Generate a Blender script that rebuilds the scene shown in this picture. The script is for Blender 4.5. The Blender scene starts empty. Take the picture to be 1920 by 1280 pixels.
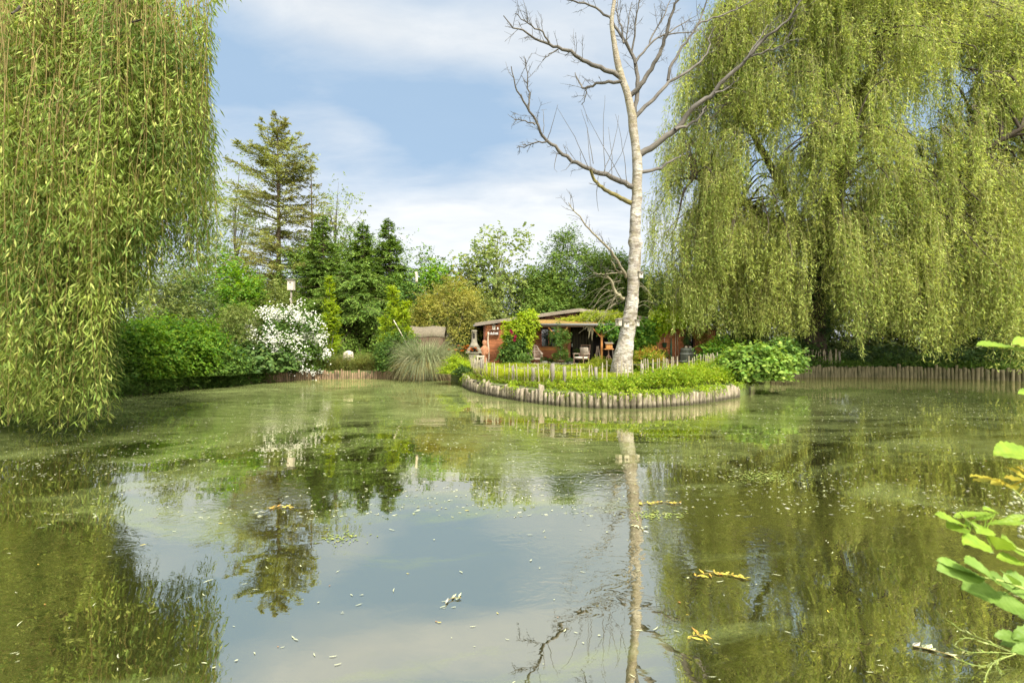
import bpy, math, random
import numpy as np
from mathutils import Vector, Matrix
from mathutils.geometry import delaunay_2d_cdt

R = math.radians
PI = math.pi
F = 906.7            # focal length in photo pixels (17 mm on a 36 mm sensor, 1920 px wide)
EYE = 1.7            # camera height over the water
COL = bpy.context.scene.collection
ORG = {}             # world origin of every root, so that parts can be authored in world space


def at(px, py, D):
    return np.array([(px - 960) / F * D, D, EYE - (py - 640) / F * D])


# ---------------------------------------------------------------- objects
def tag(o, label=None, cat=None, group=None, kind=None):
    if label: o['label'] = label
    if cat: o['category'] = cat
    if group: o['group'] = group
    if kind: o['kind'] = kind
    return o


def thing(name, loc, label, cat, group=None):
    o = bpy.data.objects.new(name, None)
    COL.objects.link(o)
    o.location = tuple(float(c) for c in loc)
    o.empty_display_size = 0.2
    ORG[o] = np.array(loc, dtype=float)
    return tag(o, label, cat, group)


class Acc:
    """collects verts and faces for ONE mesh object"""
    def __init__(s):
        s.v = []; s.q = []; s.t = []; s.n = 0

    def add(s, V, Q=None, T=None):
        V = np.asarray(V, dtype=np.float32).reshape(-1, 3)
        s.v.append(V)
        if Q is not None and len(Q): s.q.append(np.asarray(Q, dtype=np.int64).reshape(-1, 4) + s.n)
        if T is not None and len(T): s.t.append(np.asarray(T, dtype=np.int64).reshape(-1, 3) + s.n)
        s.n += len(V)
        return s

    def build(s, name, mat, parent=None, smooth=True, loc=None):
        V = np.concatenate(s.v) if s.v else np.zeros((0, 3), np.float32)
        org = ORG.get(parent, None)
        if org is None: org = np.array(loc if loc is not None else (0, 0, 0), dtype=float)
        V = (V - org).astype(np.float32)
        Q = np.concatenate(s.q) if s.q else np.zeros((0, 4), np.int64)
        T = np.concatenate(s.t) if s.t else np.zeros((0, 3), np.int64)
        me = bpy.data.meshes.new(name)
        nl = Q.size + T.size
        me.vertices.add(len(V)); me.vertices.foreach_set('co', V.ravel())
        me.loops.add(nl)
        me.loops.foreach_set('vertex_index', np.concatenate([Q.ravel(), T.ravel()]).astype(np.int32))
        me.polygons.add(len(Q) + len(T))
        st = np.concatenate([np.arange(len(Q)) * 4, Q.size + np.arange(len(T)) * 3]).astype(np.int32)
        me.polygons.foreach_set('loop_start', st)
        me.polygons.foreach_set('use_smooth', np.full(len(st), bool(smooth)))
        me.update(calc_edges=True)
        me.materials.append(mat)
        o = bpy.data.objects.new(name, me)
        COL.objects.link(o)
        if parent is not None:
            o.parent = parent
            ORG[o] = org
        else:
            o.location = tuple(org)
            ORG[o] = org
        return o


def nrm(a):
    return a / np.maximum(np.linalg.norm(a, axis=-1, keepdims=True), 1e-9)


def wob(P, f, seed, octv=2):
    """cheap smooth pseudo noise, about -1..1"""
    r = np.random.RandomState(seed)
    P = np.asarray(P, dtype=float)
    out = np.zeros(P.shape[0]); a = 1.0; tot = 0
    for k in range(octv):
        for j in range(3):
            d = r.randn(P.shape[1]); d /= np.linalg.norm(d)
            out += a * np.sin(P @ d * f * (2 ** k) * (0.7 + 0.6 * r.rand()) * 6.28 + r.rand() * 6.28)
        tot += a * 1.8; a *= 0.55
    return out / tot


BOXQ = np.array([[0, 3, 2, 1], [4, 5, 6, 7], [0, 1, 5, 4], [1, 2, 6, 5], [2, 3, 7, 6], [3, 0, 4, 7]])


def box(a, c, s, rz=0.0, rx=0.0, ry=0.0, bev=0.0, taper=1.0):
    """box centred on c with full sizes s; optional small chamfer"""
    h = np.array(s, dtype=float) / 2
    if bev > 0:
        b = min(bev, h.min() * 0.45)
        vs = []
        pts = []
        for sx in (-1, 1):
            for sy in (-1, 1):
                for sz in (-1, 1):
                    pts += [(sx * h[0], sy * (h[1] - b), sz * (h[2] - b)), (sx * (h[0] - b), sy * h[1], sz * (h[2] - b)), (sx * (h[0] - b), sy * (h[1] - b), sz * h[2])]
        V = np.array(pts)
        def I(sx, sy, sz, k): return ((sx > 0) * 4 + (sy > 0) * 2 + (sz > 0)) * 3 + k
        Q = []; T = []
        for s0 in (-1, 1):
            Q.append([I(s0, -1, -1, 0), I(s0, 1, -1, 0), I(s0, 1, 1, 0), I(s0, -1, 1, 0)][::s0])
            Q.append([I(-1, s0, -1, 1), I(1, s0, -1, 1), I(1, s0, 1, 1), I(-1, s0, 1, 1)][::-s0])
            Q.append([I(-1, -1, s0, 2), I(1, -1, s0, 2), I(1, 1, s0, 2), I(-1, 1, s0, 2)][::s0])
        for u in (-1, 1):
            for v in (-1, 1):
                sg = u * v
                Q.append([I(-1, u, v, 1), I(1, u, v, 1), I(1, u, v, 2), I(-1, u, v, 2)][::(1 if sg * u * u == -1 else -1)])
                Q.append([I(u, -1, v, 0), I(u, 1, v, 0), I(u, 1, v, 2), I(u, -1, v, 2)][::(-1 if sg == -1 else 1)])
                Q.append([I(u, v, -1, 0), I(u, v, 1, 0), I(u, v, 1, 1), I(u, v, -1, 1)][::(1 if sg == -1 else -1)])
        for sx in (-1, 1):
            for sy in (-1, 1):
                for sz in (-1, 1):
                    t = [I(sx, sy, sz, 0), I(sx, sy, sz, 1), I(sx, sy, sz, 2)]
                    T.append(t if sx * sy * sz > 0 else t[::-1])
    else:
        V = np.array([(-1, -1, -1), (1, -1, -1), (1, 1, -1), (-1, 1, -1), (-1, -1, 1), (1, -1, 1), (1, 1, 1), (-1, 1, 1)]) * h
        Q = BOXQ; T = None
    if taper != 1.0:
        k = 1 + (taper - 1) * (V[:, 2] / h[2] + 1) / 2
        V = V * np.stack([k, k, np.ones_like(k)], 1)
    if rx or ry or rz:
        M = np.array((Matrix.Rotation(rz, 3, 'Z') @ Matrix.Rotation(ry, 3, 'Y') @ Matrix.Rotation(rx, 3, 'X')))
        V = V @ M.T
    a.add(V + np.array(c), Q, T)
    return a


def bar(a, p, q, w, d=None, up=(0, 0, 1), bev=0.0):
    """rectangular bar from p to q"""
    p = np.array(p, float); q = np.array(q, float); d = d or w
    z = q - p; L = np.linalg.norm(z); z /= L
    u = np.array(up, float)
    if abs(z @ u) > 0.95: u = np.array((0, 1, 0.0))
    x = np.cross(u, z); x /= np.linalg.norm(x); y = np.cross(z, x)
    b = Acc(); box(b, (0, 0, 0), (w, d, L), bev=bev)
    V = b.v[0] @ np.stack([x, y, z])
    a.add(V + (p + q) / 2, b.q[0], b.t[0] if b.t else None)
    return a


def tube(a, pts, rad, sides=6, cap=True):
    P = np.array(pts, float); n = len(P)
    rad = np.broadcast_to(np.array(rad, float), (n,))
    tube_batch(a, P[None], rad[None], sides)
    if cap:
        base = a.n - n * sides
        for ring, rev in ((0, True), (n - 1, False)):
            idx = [base + ring * sides + k for k in range(sides)]
            if rev: idx = idx[::-1]
            for k in range(1, sides - 1):
                a.t.append(np.array([[idx[0], idx[k], idx[k + 1]]]))
    return a


def tube_batch(a, P, rad, sides=3):
    """P (M,n,3), rad (M,n)"""
    M, n, _ = P.shape
    T = np.empty_like(P)
    T[:, 1:-1] = P[:, 2:] - P[:, :-2]; T[:, 0] = P[:, 1] - P[:, 0]; T[:, -1] = P[:, -1] - P[:, -2]
    T = nrm(T)
    ref = np.where(np.abs(T[:, :1, 2:3]) > 0.8, np.array([1.0, 0.13, 0]), np.array([0.05, 0.1, 1.0]))
    ref = np.broadcast_to(ref, T.shape)
    X = nrm(np.cross(ref, T)); Y = np.cross(T, X)
    an = np.arange(sides) / sides * 2 * PI
    ring = (X[:, :, None, :] * np.cos(an)[None, None, :, None] + Y[:, :, None, :] * np.sin(an)[None, None, :, None]) * rad[:, :, None, None]
    V = (P[:, :, None, :] + ring).reshape(-1, 3)
    m = np.arange(M)[:, None, None] * (n * sides); i = np.arange(n - 1)[None, :, None] * sides; k = np.arange(sides)[None, None, :]
    k2 = (k + 1) % sides
    Q = np.stack([m + i + k, m + i + k2, m + i + sides + k2, m + i + sides + k], -1).reshape(-1, 4)
    a.add(V, Q)
    return a


def lathe(a, prof, c, n=20, axis='z', cap=True):
    """prof list of (r, h)"""
    prof = np.array(prof, float); m = len(prof)
    an = np.arange(n) / n * 2 * PI
    V = np.stack([prof[:, None, 0] * np.cos(an), prof[:, None, 0] * np.sin(an), np.broadcast_to(prof[:, None, 1], (m, n))], -1).reshape(-1, 3)
    if axis == 'y': V = V[:, [0, 2, 1]] * np.array([1, -1, 1])
    if axis == 'x': V = V[:, [2, 1, 0]]
    i = np.arange(m - 1)[:, None] * n; k = np.arange(n)[None, :]; k2 = (k + 1) % n
    Q = np.stack([i + k, i + k2, i + n + k2, i + n + k], -1).reshape(-1, 4)
    T = []
    if cap:
        for k in range(1, n - 1):
            T.append([0, k + 1, k]); T.append([(m - 1) * n, (m - 1) * n + k, (m - 1) * n + k + 1])
    a.add(V + np.array(c), Q, T)
    return a


def smooth(pts, n):
    """Catmull-Rom through pts (k,d) -> n points"""
    P = np.array(pts, float)
    if len(P) == 2: return P[0] + (P[1] - P[0]) * np.linspace(0, 1, n)[:, None]
    Q = np.concatenate([[2 * P[0] - P[1]], P, [2 * P[-1] - P[-2]]])
    d = np.concatenate([[0], np.cumsum(np.linalg.norm(np.diff(P, axis=0), axis=1))])
    t = np.linspace(0, d[-1], n)
    i = np.clip(np.searchsorted(d, t, 'right') - 1, 0, len(P) - 2)
    u = ((t - d[i]) / np.maximum(d[i + 1] - d[i], 1e-9))[:, None]
    a, b, c, e = Q[i], Q[i + 1], Q[i + 2], Q[i + 3]
    return 0.5 * (2 * b + (c - a) * u + (2 * a - 5 * b + 4 * c - e) * u * u + (3 * b - a - 3 * c + e) * u ** 3)


# ---------------------------------------------------------------- leaves
def leaves(a, P, D, N, L, W, kind='diamond'):
    """one leaf per row of P: D direction of the blade, N rough normal"""
    D = nrm(D); S = nrm(np.cross(D, N)); N = np.cross(S, D)
    L = np.broadcast_to(np.asarray(L, float), (len(P),))[:, None]; W = np.broadcast_to(np.asarray(W, float), (len(P),))[:, None]
    n = len(P)
    if kind == 'diamond':
        V = np.stack([P, P + D * L * .42 + S * W * .5 - N * W * .1, P + D * L, P + D * L * .42 - S * W * .5 - N * W * .1], 1)
        Q = np.arange(n)[:, None] * 4 + np.array([0, 1, 2, 3])
        a.add(V.reshape(-1, 3), Q)
    elif kind == 'fold':      # two facets hinged on the midrib, drooping tip
        mid = P + D * L * .5 + N * W * .05
        tip = P + D * L - N * L * .14
        e1 = P + D * L * .45 + S * W * .5 - N * W * .22
        e2 = P + D * L * .45 - S * W * .5 - N * W * .22
        V = np.stack([P, e1, mid, e2, tip], 1)
        b = np.arange(n)[:, None] * 5
        Q = np.concatenate([b + np.array([0, 1, 4, 2])[None], b + np.array([0, 2, 4, 3])[None]])
        a.add(V.reshape(-1, 3), Q)
    elif kind == 'oval':      # rounder leaf, six points
        V = np.stack([P, P + D * L * .25 + S * W * .42, P + D * L * .62 + S * W * .46 - N * W * .12, P + D * L - N * L * .12,
                      P + D * L * .62 - S * W * .46 - N * W * .12, P + D * L * .25 - S * W * .42], 1)
        b = np.arange(n)[:, None] * 6
        Q = np.concatenate([b + np.array([0, 1, 2, 3])[None], b + np.array([0, 3, 4, 5])[None]])
        a.add(V.reshape(-1, 3), Q)
    elif kind == 'blade':     # grass blade, three segments, bends over along N
        w = W * .5
        p1 = P + D * L * .4 - N * L * .03; p2 = P + D * L * .75 - N * L * .16; p3 = P + D * L * .98 - N * L * .42
        V = np.stack([P - S * w, P + S * w, p1 + S * w * .9, p1 - S * w * .9, p2 + S * w * .6, p2 - S * w * .6, p3], 1)
        b = np.arange(n)[:, None] * 7
        Q = np.concatenate([b + np.array([0, 1, 2, 3])[None], b + np.array([3, 2, 4, 5])[None]])
        T = b + np.array([5, 4, 6])[None]
        a.add(V.reshape(-1, 3), Q, T)
    return a


def sprays(a, C, O, rs, Lt, nt, nl, leafL, leafW, seed, kind='diamond', droop=0.2, spread=0.9, flat=0.0, jit=.25):
    """leafy twigs: clump centres C with outward directions O; nt twigs per clump, nl leaves per twig"""
    r = np.random.RandomState(seed)
    M = len(C)
    C = np.repeat(C, nt, 0); O = np.repeat(O, nt, 0)
    rs = np.repeat(np.broadcast_to(np.asarray(rs, float), (M,)), nt)
    Lt = np.repeat(np.broadcast_to(np.asarray(Lt, float), (M,)), nt) * r.uniform(.6, 1.25, M * nt)
    td = nrm(O + r.randn(M * nt, 3) * spread * np.array([1, 1, 1 - flat]))
    st = C + r.randn(M * nt, 3) * rs[:, None] * np.array([1, 1, .8]) - td * Lt[:, None] * .4
    k = np.linspace(.12, 1, nl)
    t = np.clip(k[None, :] + r.uniform(-.06, .06, (M * nt, nl)), 0, 1.05)
    side = np.where(np.arange(nl) % 2 == 0, 1., -1.)[None, :]
    pos = st[:, None, :] + td[:, None, :] * (Lt[:, None] * t)[..., None]
    pos[..., 2] -= droop * (Lt[:, None] * t ** 2)
    sd = nrm(np.cross(td, r.randn(M * nt, 3) * .35 + np.array([0, 0, 1.0])))
    d = td[:, None, :] * .55 + sd[:, None, :] * side[..., None] * .8 + r.randn(M * nt, nl, 3) * jit
    d[..., 2] -= droop * .9
    nn = r.randn(M * nt, nl, 3) * .45 + np.array([0, 0, .75]) + O[:, None, :] * .5
    n = M * nt * nl
    leaves(a, pos.reshape(-1, 3), d.reshape(-1, 3), nn.reshape(-1, 3), leafL * r.uniform(.65, 1.25, n), leafW * r.uniform(.7, 1.2, n), kind)
    return a


def shell(center, rad, n, seed, lo=.5, rough=.25, freq=.8, dome=True, low=-.25, pw=.45):
    """clump centres spread through the outer volume of a bumpy ellipsoid"""
    r = np.random.RandomState(seed)
    d = nrm(r.randn(n * 3, 3))
    if dome: d = d[d[:, 2] > low]
    d = d[:n]
    k = 1 + rough * wob(d, freq, seed + 7, 3)
    u = lo + (1 - lo) * r.rand(len(d)) ** pw
    C = np.array(center) + d * np.array(rad) * (k * u)[:, None]
    return C, nrm(d / np.array(rad) * np.mean(rad))
# ---------------------------------------------------------------- materials
MATS = {}


def newmat(name):
    m = bpy.data.materials.new(name); m.use_nodes = True
    nt = m.node_tree; nt.nodes.clear()
    out = nt.nodes.new('ShaderNodeOutputMaterial')
    return m, nt, out


def N(nt, typ, **kw):
    n = nt.nodes.new(typ)
    for k, v in kw.items(): setattr(n, k, v)
    return n


def mix_col(nt, fac, a, b, mode='MIX'):
    n = nt.nodes.new('ShaderNodeMix'); n.data_type = 'RGBA'; n.blend_type = mode
    for s, v in ((n.inputs[0], fac), (n.inputs[6], a), (n.inputs[7], b)):
        if hasattr(v, 'links') or hasattr(v, 'is_linked'): nt.links.new(v, s)
        elif isinstance(v, (tuple, list)): s.default_value = (v[0], v[1], v[2], 1)
        else: s.default_value = v
    return n.outputs[2]


def math_n(nt, op, a, b=None, c=None, clamp=False):
    n = nt.nodes.new('ShaderNodeMath'); n.operation = op; n.use_clamp = clamp
    for i, v in enumerate((a, b, c)):
        if v is None: continue
        if hasattr(v, 'is_linked'): nt.links.new(v, n.inputs[i])
        else: n.inputs[i].default_value = v
    return n.outputs[0]


def noise(nt, scale, detail=3, rough=.55, coord=None, dist=0.0, stretch=None):
    n = nt.nodes.new('ShaderNodeTexNoise'); n.inputs['Scale'].default_value = scale
    n.inputs['Detail'].default_value = detail; n.inputs['Roughness'].default_value = rough; n.inputs['Distortion'].default_value = dist
    if coord is None:
        t = nt.nodes.new('ShaderNodeTexCoord'); coord = t.outputs['Object']
    if stretch:
        mp = nt.nodes.new('ShaderNodeMapping'); mp.inputs['Scale'].default_value = stretch
        nt.links.new(coord, mp.inputs[0]); coord = mp.outputs[0]
    nt.links.new(coord, n.inputs['Vector'])
    return n.outputs['Fac']


def ramp(nt, fac, stops, interp='LINEAR'):
    n = nt.nodes.new('ShaderNodeValToRGB'); n.color_ramp.interpolation = interp
    el = n.color_ramp.elements
    while len(el) < len(stops): el.new(.5)
    for e, (p, c) in zip(el, stops):
        e.position = p; e.color = (c[0], c[1], c[2], 1) if not isinstance(c, (int, float)) else (c, c, c, 1)
    nt.links.new(fac, n.inputs[0])
    return n.outputs[0]


def leaf_mat(name, c, c2=None, c3=None, transl=.35, patch=.7, spec=.12, rough=.6, tscale=1.5):
    """c main leaf colour, c2 second (clump) colour, c3 colour of a few odd leaves"""
    if name in MATS: return MATS[name]
    m, nt, out = newmat(name)
    c2 = c2 or tuple(x * .7 for x in c); c3 = c3 or tuple(x * 1.25 for x in c)
    g = N(nt, 'ShaderNodeNewGeometry')
    patchf = ramp(nt, noise(nt, patch, 2), [(.36, 0.), (.64, 1.)])
    col = mix_col(nt, patchf, c2, c)
    rnd = g.outputs['Random Per Island']
    odd = math_n(nt, 'MULTIPLY', math_n(nt, 'GREATER_THAN', rnd, .8), .75)
    col = mix_col(nt, odd, col, c3)
    hv = N(nt, 'ShaderNodeHueSaturation')
    nt.links.new(col, hv.inputs['Color'])
    # independent second random from the first
    r2 = math_n(nt, 'FRACT', math_n(nt, 'MULTIPLY', rnd, 37.31))
    nt.links.new(math_n(nt, 'ADD', math_n(nt, 'MULTIPLY', r2, .62), .68), hv.inputs['Value'])
    r3 = math_n(nt, 'FRACT', math_n(nt, 'MULTIPLY', rnd, 91.7))
    nt.links.new(math_n(nt, 'ADD', math_n(nt, 'MULTIPLY', r3, .035), .4825), hv.inputs['Hue'])
    col = hv.outputs[0]
    p = N(nt, 'ShaderNodeBsdfPrincipled')
    nt.links.new(col, p.inputs['Base Color']); p.inputs['Roughness'].default_value = rough
    p.inputs['Specular IOR Level'].default_value = spec
    tr = N(nt, 'ShaderNodeBsdfTranslucent')
    tc = N(nt, 'ShaderNodeHueSaturation'); tc.inputs['Value'].default_value = tscale; tc.inputs['Saturation'].default_value = 1.1; tc.inputs['Hue'].default_value = .49
    nt.links.new(col, tc.inputs['Color']); nt.links.new(tc.outputs[0], tr.inputs['Color'])
    mx = N(nt, 'ShaderNodeMixShader'); mx.inputs[0].default_value = transl
    nt.links.new(p.outputs[0], mx.inputs[1]); nt.links.new(tr.outputs[0], mx.inputs[2])
    nt.links.new(mx.outputs[0], out.inputs[0])
    MATS[name] = m
    return m


def plain_mat(name, c, rough=.7, metal=0., var=.25, scale=6., stretch=None, c2=None, bump=.0, bscale=30., spec=.35, lo=.35, hi=.65):
    if name in MATS: return MATS[name]
    m, nt, out = newmat(name)
    c2 = c2 or tuple(x * (1 - var) for x in c)
    f = ramp(nt, noise(nt, scale, 5, .6, stretch=stretch), [(lo, 0.), (hi, 1.)])
    col = mix_col(nt, f, c2, c)
    f2 = noise(nt, scale * 7, 3, .6, stretch=stretch)
    col = mix_col(nt, math_n(nt, 'MULTIPLY', ramp(nt, f2, [(.4, 1.), (.6, 0.)]), .25), col, tuple(x * .55 for x in c))
    p = N(nt, 'ShaderNodeBsdfPrincipled'); nt.links.new(col, p.inputs['Base Color'])
    p.inputs['Roughness'].default_value = rough; p.inputs['Metallic'].default_value = metal; p.inputs['Specular IOR Level'].default_value = spec
    if bump:
        b = N(nt, 'ShaderNodeBump'); b.inputs['Strength'].default_value = bump; b.inputs['Distance'].default_value = .02
        nt.links.new(noise(nt, bscale, 4, .6, stretch=stretch), b.inputs['Height']); nt.links.new(b.outputs[0], p.inputs['Normal'])
    nt.links.new(p.outputs[0], out.inputs[0])
    MATS[name] = m
    return m


def wood_mat(name, c, c2, grain=(1, 8, 8), per_island=.35, rough=.7, scale=2.5, knots=None, wet=None):
    """planks: each loose piece of the mesh gets its own tone, with grain along x by default"""
    if name in MATS: return MATS[name]
    m, nt, out = newmat(name)
    g = N(nt, 'ShaderNodeNewGeometry')
    f = ramp(nt, noise(nt, scale, 6, .65, stretch=grain, dist=.4), [(.32, 0.), (.68, 1.)])
    col = mix_col(nt, f, c2, c)
    hv = N(nt, 'ShaderNodeHueSaturation'); nt.links.new(col, hv.inputs['Color'])
    nt.links.new(math_n(nt, 'ADD', math_n(nt, 'MULTIPLY', g.outputs['Random Per Island'], per_island * 2), 1 - per_island), hv.inputs['Value'])
    col = hv.outputs[0]
    if knots:
        k = ramp(nt, noise(nt, 5, 4, .6, stretch=(1, 1, .5)), [(.5, 0.), (.66, 1.)])
        col = mix_col(nt, math_n(nt, 'MULTIPLY', k, .8), col, knots)
    if wet:
        gp = N(nt, 'ShaderNodeNewGeometry'); sz = N(nt, 'ShaderNodeSeparateXYZ'); nt.links.new(gp.outputs['Position'], sz.inputs[0])
        wz = math_n(nt, 'ADD', sz.outputs[2], math_n(nt, 'MULTIPLY', math_n(nt, 'SUBTRACT', noise(nt, 11, 4, .7), .5), .16))
        col = mix_col(nt, ramp(nt, wz, [(.05, 1.), (.13, 0.)]), col, wet)
        col = mix_col(nt, ramp(nt, noise(nt, 2.2, 4, .6), [(.55, 0.), (.66, .55)]), col, (.10, .105, .035))
    p = N(nt, 'ShaderNodeBsdfPrincipled'); nt.links.new(col, p.inputs['Base Color']); p.inputs['Roughness'].default_value = rough
    p.inputs['Specular IOR Level'].default_value = .3
    b = N(nt, 'ShaderNodeBump'); b.inputs['Strength'].default_value = .35; b.inputs['Distance'].default_value = .01
    nt.links.new(f, b.inputs['Height']); nt.links.new(b.outputs[0], p.inputs['Normal'])
    nt.links.new(p.outputs[0], out.inputs[0])
    MATS[name] = m
    return m


# foliage palette (linear albedo)
L_WILLOW_A = leaf_mat('willow_leaf_near', (.245, .305, .058), (.11, .165, .032), (.41, .43, .12), transl=.42, patch=.9, tscale=1.7)
L_WILLOW_B = leaf_mat('willow_leaf_far', (.30, .345, .078), (.185, .235, .05), (.44, .45, .14), transl=.42, patch=.35, tscale=1.6)
M_TWIG = plain_mat('willow_twig', (.27, .20, .05), .6, c2=(.17, .115, .035), scale=.6)
M_TWIG_B = plain_mat('willow_twig_far', (.26, .25, .06), .6, c2=(.18, .16, .04), scale=.6)
L_SPRUCE = leaf_mat('spruce_needle', (.13, .205, .026), (.085, .145, .022), (.18, .26, .035), transl=.15, patch=.5, spec=.2)
L_LARCH = leaf_mat('sparse_needle', (.25, .27, .065), (.22, .20, .06), (.27, .32, .08), transl=.3, patch=.4)
L_CYPRESS = leaf_mat('cypress_spray', (.135, .205, .030), (.085, .145, .024), (.19, .25, .04), transl=.2, patch=.5)
L_YEW = leaf_mat('yew_leaf', (.10, .13, .032), (.065, .095, .025), (.15, .17, .045), transl=.2, patch=.6)
L_BRIGHT = leaf_mat('bright_leaf', (0.155, 0.270, 0.028), (0.081, 0.169, 0.023), (0.257, 0.351, 0.038), transl=.45, patch=.8, tscale=1.7)
L_LIME = leaf_mat('lime_leaf', (.31, .40, .025), (.22, .31, .022), (.42, .47, .04), transl=.45, patch=.9, tscale=1.6)
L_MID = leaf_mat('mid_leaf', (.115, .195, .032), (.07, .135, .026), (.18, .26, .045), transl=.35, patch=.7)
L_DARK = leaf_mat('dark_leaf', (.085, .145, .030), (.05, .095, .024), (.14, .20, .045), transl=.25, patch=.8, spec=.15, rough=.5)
L_OLIVE = leaf_mat('olive_leaf', (.175, .21, .045), (.115, .145, .036), (.25, .27, .07), transl=.35, patch=.7)
L_GOLD = leaf_mat('gold_leaf', (.29, .275, .045), (.18, .185, .04), (.40, .36, .08), transl=.38, patch=.6)
L_PALE = leaf_mat('pale_leaf', (.22, .27, .065), (.15, .20, .05), (.30, .33, .10), transl=.4, patch=.5)
L_VINE = leaf_mat('vine_leaf', (0.098, 0.208, 0.027), (0.052, 0.130, 0.022), (0.247, 0.351, 0.031), transl=.35, patch=1.2, spec=.15)
L_BLUE = leaf_mat('fresh_broad_leaf', (.19, .29, .045), (.12, .205, .032), (.28, .36, .065), transl=.35, patch=1.2, spec=.12)
L_GRASS = leaf_mat('grass_blade', (.32, .37, .03), (.22, .28, .024), (.46, .44, .07), transl=.4, patch=.6, tscale=1.5)
L_WEED = leaf_mat('weed_leaf', (.25, .34, .024), (.15, .24, .02), (.38, .42, .05), transl=.42, patch=1.1, tscale=1.5)
L_MEADOW = leaf_mat('meadow_blade', (.16, .18, .035), (.12, .12, .03), (.24, .22, .07), transl=.4, patch=.8)
L_PAMPAS = leaf_mat('pampas_blade', (.27, .30, .14), (.18, .21, .10), (.42, .39, .22), transl=.3, patch=.8)
L_STRAW = leaf_mat('straw_blade', (.36, .29, .09), (.26, .20, .07), (.46, .38, .15), transl=.35, patch=1.)
L_BARE = plain_mat('bare_twig', (.30, .26, .15), .8, c2=(.16, .13, .08), scale=2.)
M_BLOOM = leaf_mat('white_petal', (.66, .64, .53), (.58, .57, .43), (.74, .72, .64), transl=.25, patch=1., spec=.2, tscale=1.)
M_DAISY = leaf_mat('daisy_petal', (.75, .75, .62), (.65, .68, .45), (.8, .8, .7), transl=.25, tscale=1.)
M_ORANGE = leaf_mat('orange_petal', (.72, .20, .03), (.6, .14, .02), (.8, .32, .05), transl=.3, tscale=1.)
M_RED = leaf_mat('crimson_petal', (.30, .012, .035), (.2, .01, .03), (.42, .03, .06), transl=.25, tscale=1.)
L_RUST = leaf_mat('rust_tip', (.34, .20, .035), (.26, .22, .03), (.42, .24, .05), transl=.35, patch=1.)
M_BARK_D = plain_mat('dark_bark', (.075, .055, .035), .9, c2=(.04, .03, .02), scale=3, stretch=(3, 3, .6), bump=.8, bscale=9)
M_BARK_B = plain_mat('brown_bark', (.15, .105, .06), .9, c2=(.085, .06, .038), scale=3, stretch=(3, 3, .6), bump=.8, bscale=9)
M_BARK_G = plain_mat('grey_twig_bark', (.13, .115, .09), .85, c2=(.08, .07, .056), scale=4, bump=.5, bscale=20)


def birch_bark():
    m, nt, out = newmat('birch_bark')
    base = mix_col(nt, ramp(nt, noise(nt, 2.2, 5, .6), [(.38, 0.), (.62, 1.)]), (.30, .255, .195), (.54, .50, .425))
    dk = ramp(nt, noise(nt, 3.2, 6, .72, stretch=(1, 1, 2.6), dist=.5), [(.50, 0.), (.58, 1.)])
    base = mix_col(nt, math_n(nt, 'MULTIPLY', dk, .85), base, (.15, .115, .075))
    lent = ramp(nt, noise(nt, 9, 3, .6, stretch=(.6, .6, 5)), [(.55, 0.), (.61, 1.)])
    base = mix_col(nt, math_n(nt, 'MULTIPLY', lent, .7), base, (.07, .055, .04))
    # higher up the trunk gets browner and mossy: a real feature of the bark
    t = N(nt, 'ShaderNodeTexCoord'); sx = N(nt, 'ShaderNodeSeparateXYZ'); nt.links.new(t.outputs['Object'], sx.inputs[0])
    hi = math_n(nt, 'MULTIPLY', math_n(nt, 'SUBTRACT', sx.outputs[2], 5.5), .3, clamp=True)
    moss = ramp(nt, noise(nt, 5, 5, .7), [(.46, 0.), (.62, 1.)])
    base = mix_col(nt, math_n(nt, 'MULTIPLY', hi, .6), base, (.24, .19, .11))
    base = mix_col(nt, math_n(nt, 'MULTIPLY', moss, .35), base, (.20, .175, .045))
    p = N(nt, 'ShaderNodeBsdfPrincipled'); nt.links.new(base, p.inputs['Base Color']); p.inputs['Roughness'].default_value = .8
    b = N(nt, 'ShaderNodeBump'); b.inputs['Strength'].default_value = 1.; b.inputs['Distance'].default_value = .06
    nt.links.new(noise(nt, 7, 6, .75, stretch=(1, 1, 1.6)), b.inputs['Height']); nt.links.new(b.outputs[0], p.inputs['Normal'])
    nt.links.new(p.outputs[0], out.inputs[0])
    return m


M_BIRCH = birch_bark()
M_BRANCH = plain_mat('dead_branch_bark', (.15, .13, .10), .85, c2=(.075, .065, .052), scale=2.5, bump=.5, bscale=18)
M_MOSSY = plain_mat('mossy_branch_bark', (.20, .165, .045), .95, c2=(.12, .10, .05), scale=5, bump=.8, bscale=22)
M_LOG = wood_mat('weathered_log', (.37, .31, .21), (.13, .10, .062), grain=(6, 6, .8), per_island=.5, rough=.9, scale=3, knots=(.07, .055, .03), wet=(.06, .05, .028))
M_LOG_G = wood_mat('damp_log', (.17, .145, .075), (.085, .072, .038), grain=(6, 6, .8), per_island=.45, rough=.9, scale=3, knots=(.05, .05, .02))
M_STAKE = wood_mat('brown_stake', (.29, .20, .11), (.16, .10, .055), grain=(6, 6, .8), per_island=.45, rough=.9, scale=3, knots=(.06, .04, .025))
M_PICKET = wood_mat('chestnut_picket', (.36, .31, .20), (.22, .18, .11), grain=(8, 8, .8), per_island=.3, rough=.85, scale=3)
M_POST = wood_mat('grey_post', (.24, .21, .16), (.12, .10, .075), grain=(6, 6, .8), per_island=.3, rough=.9, scale=3)
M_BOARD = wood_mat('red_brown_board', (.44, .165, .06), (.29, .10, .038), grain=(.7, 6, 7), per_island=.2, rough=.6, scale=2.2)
M_BOARD_D = wood_mat('dark_red_board', (.15, .05, .026), (.09, .032, .018), grain=(.7, 6, 7), per_island=.25, rough=.65, scale=2.2)
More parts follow.
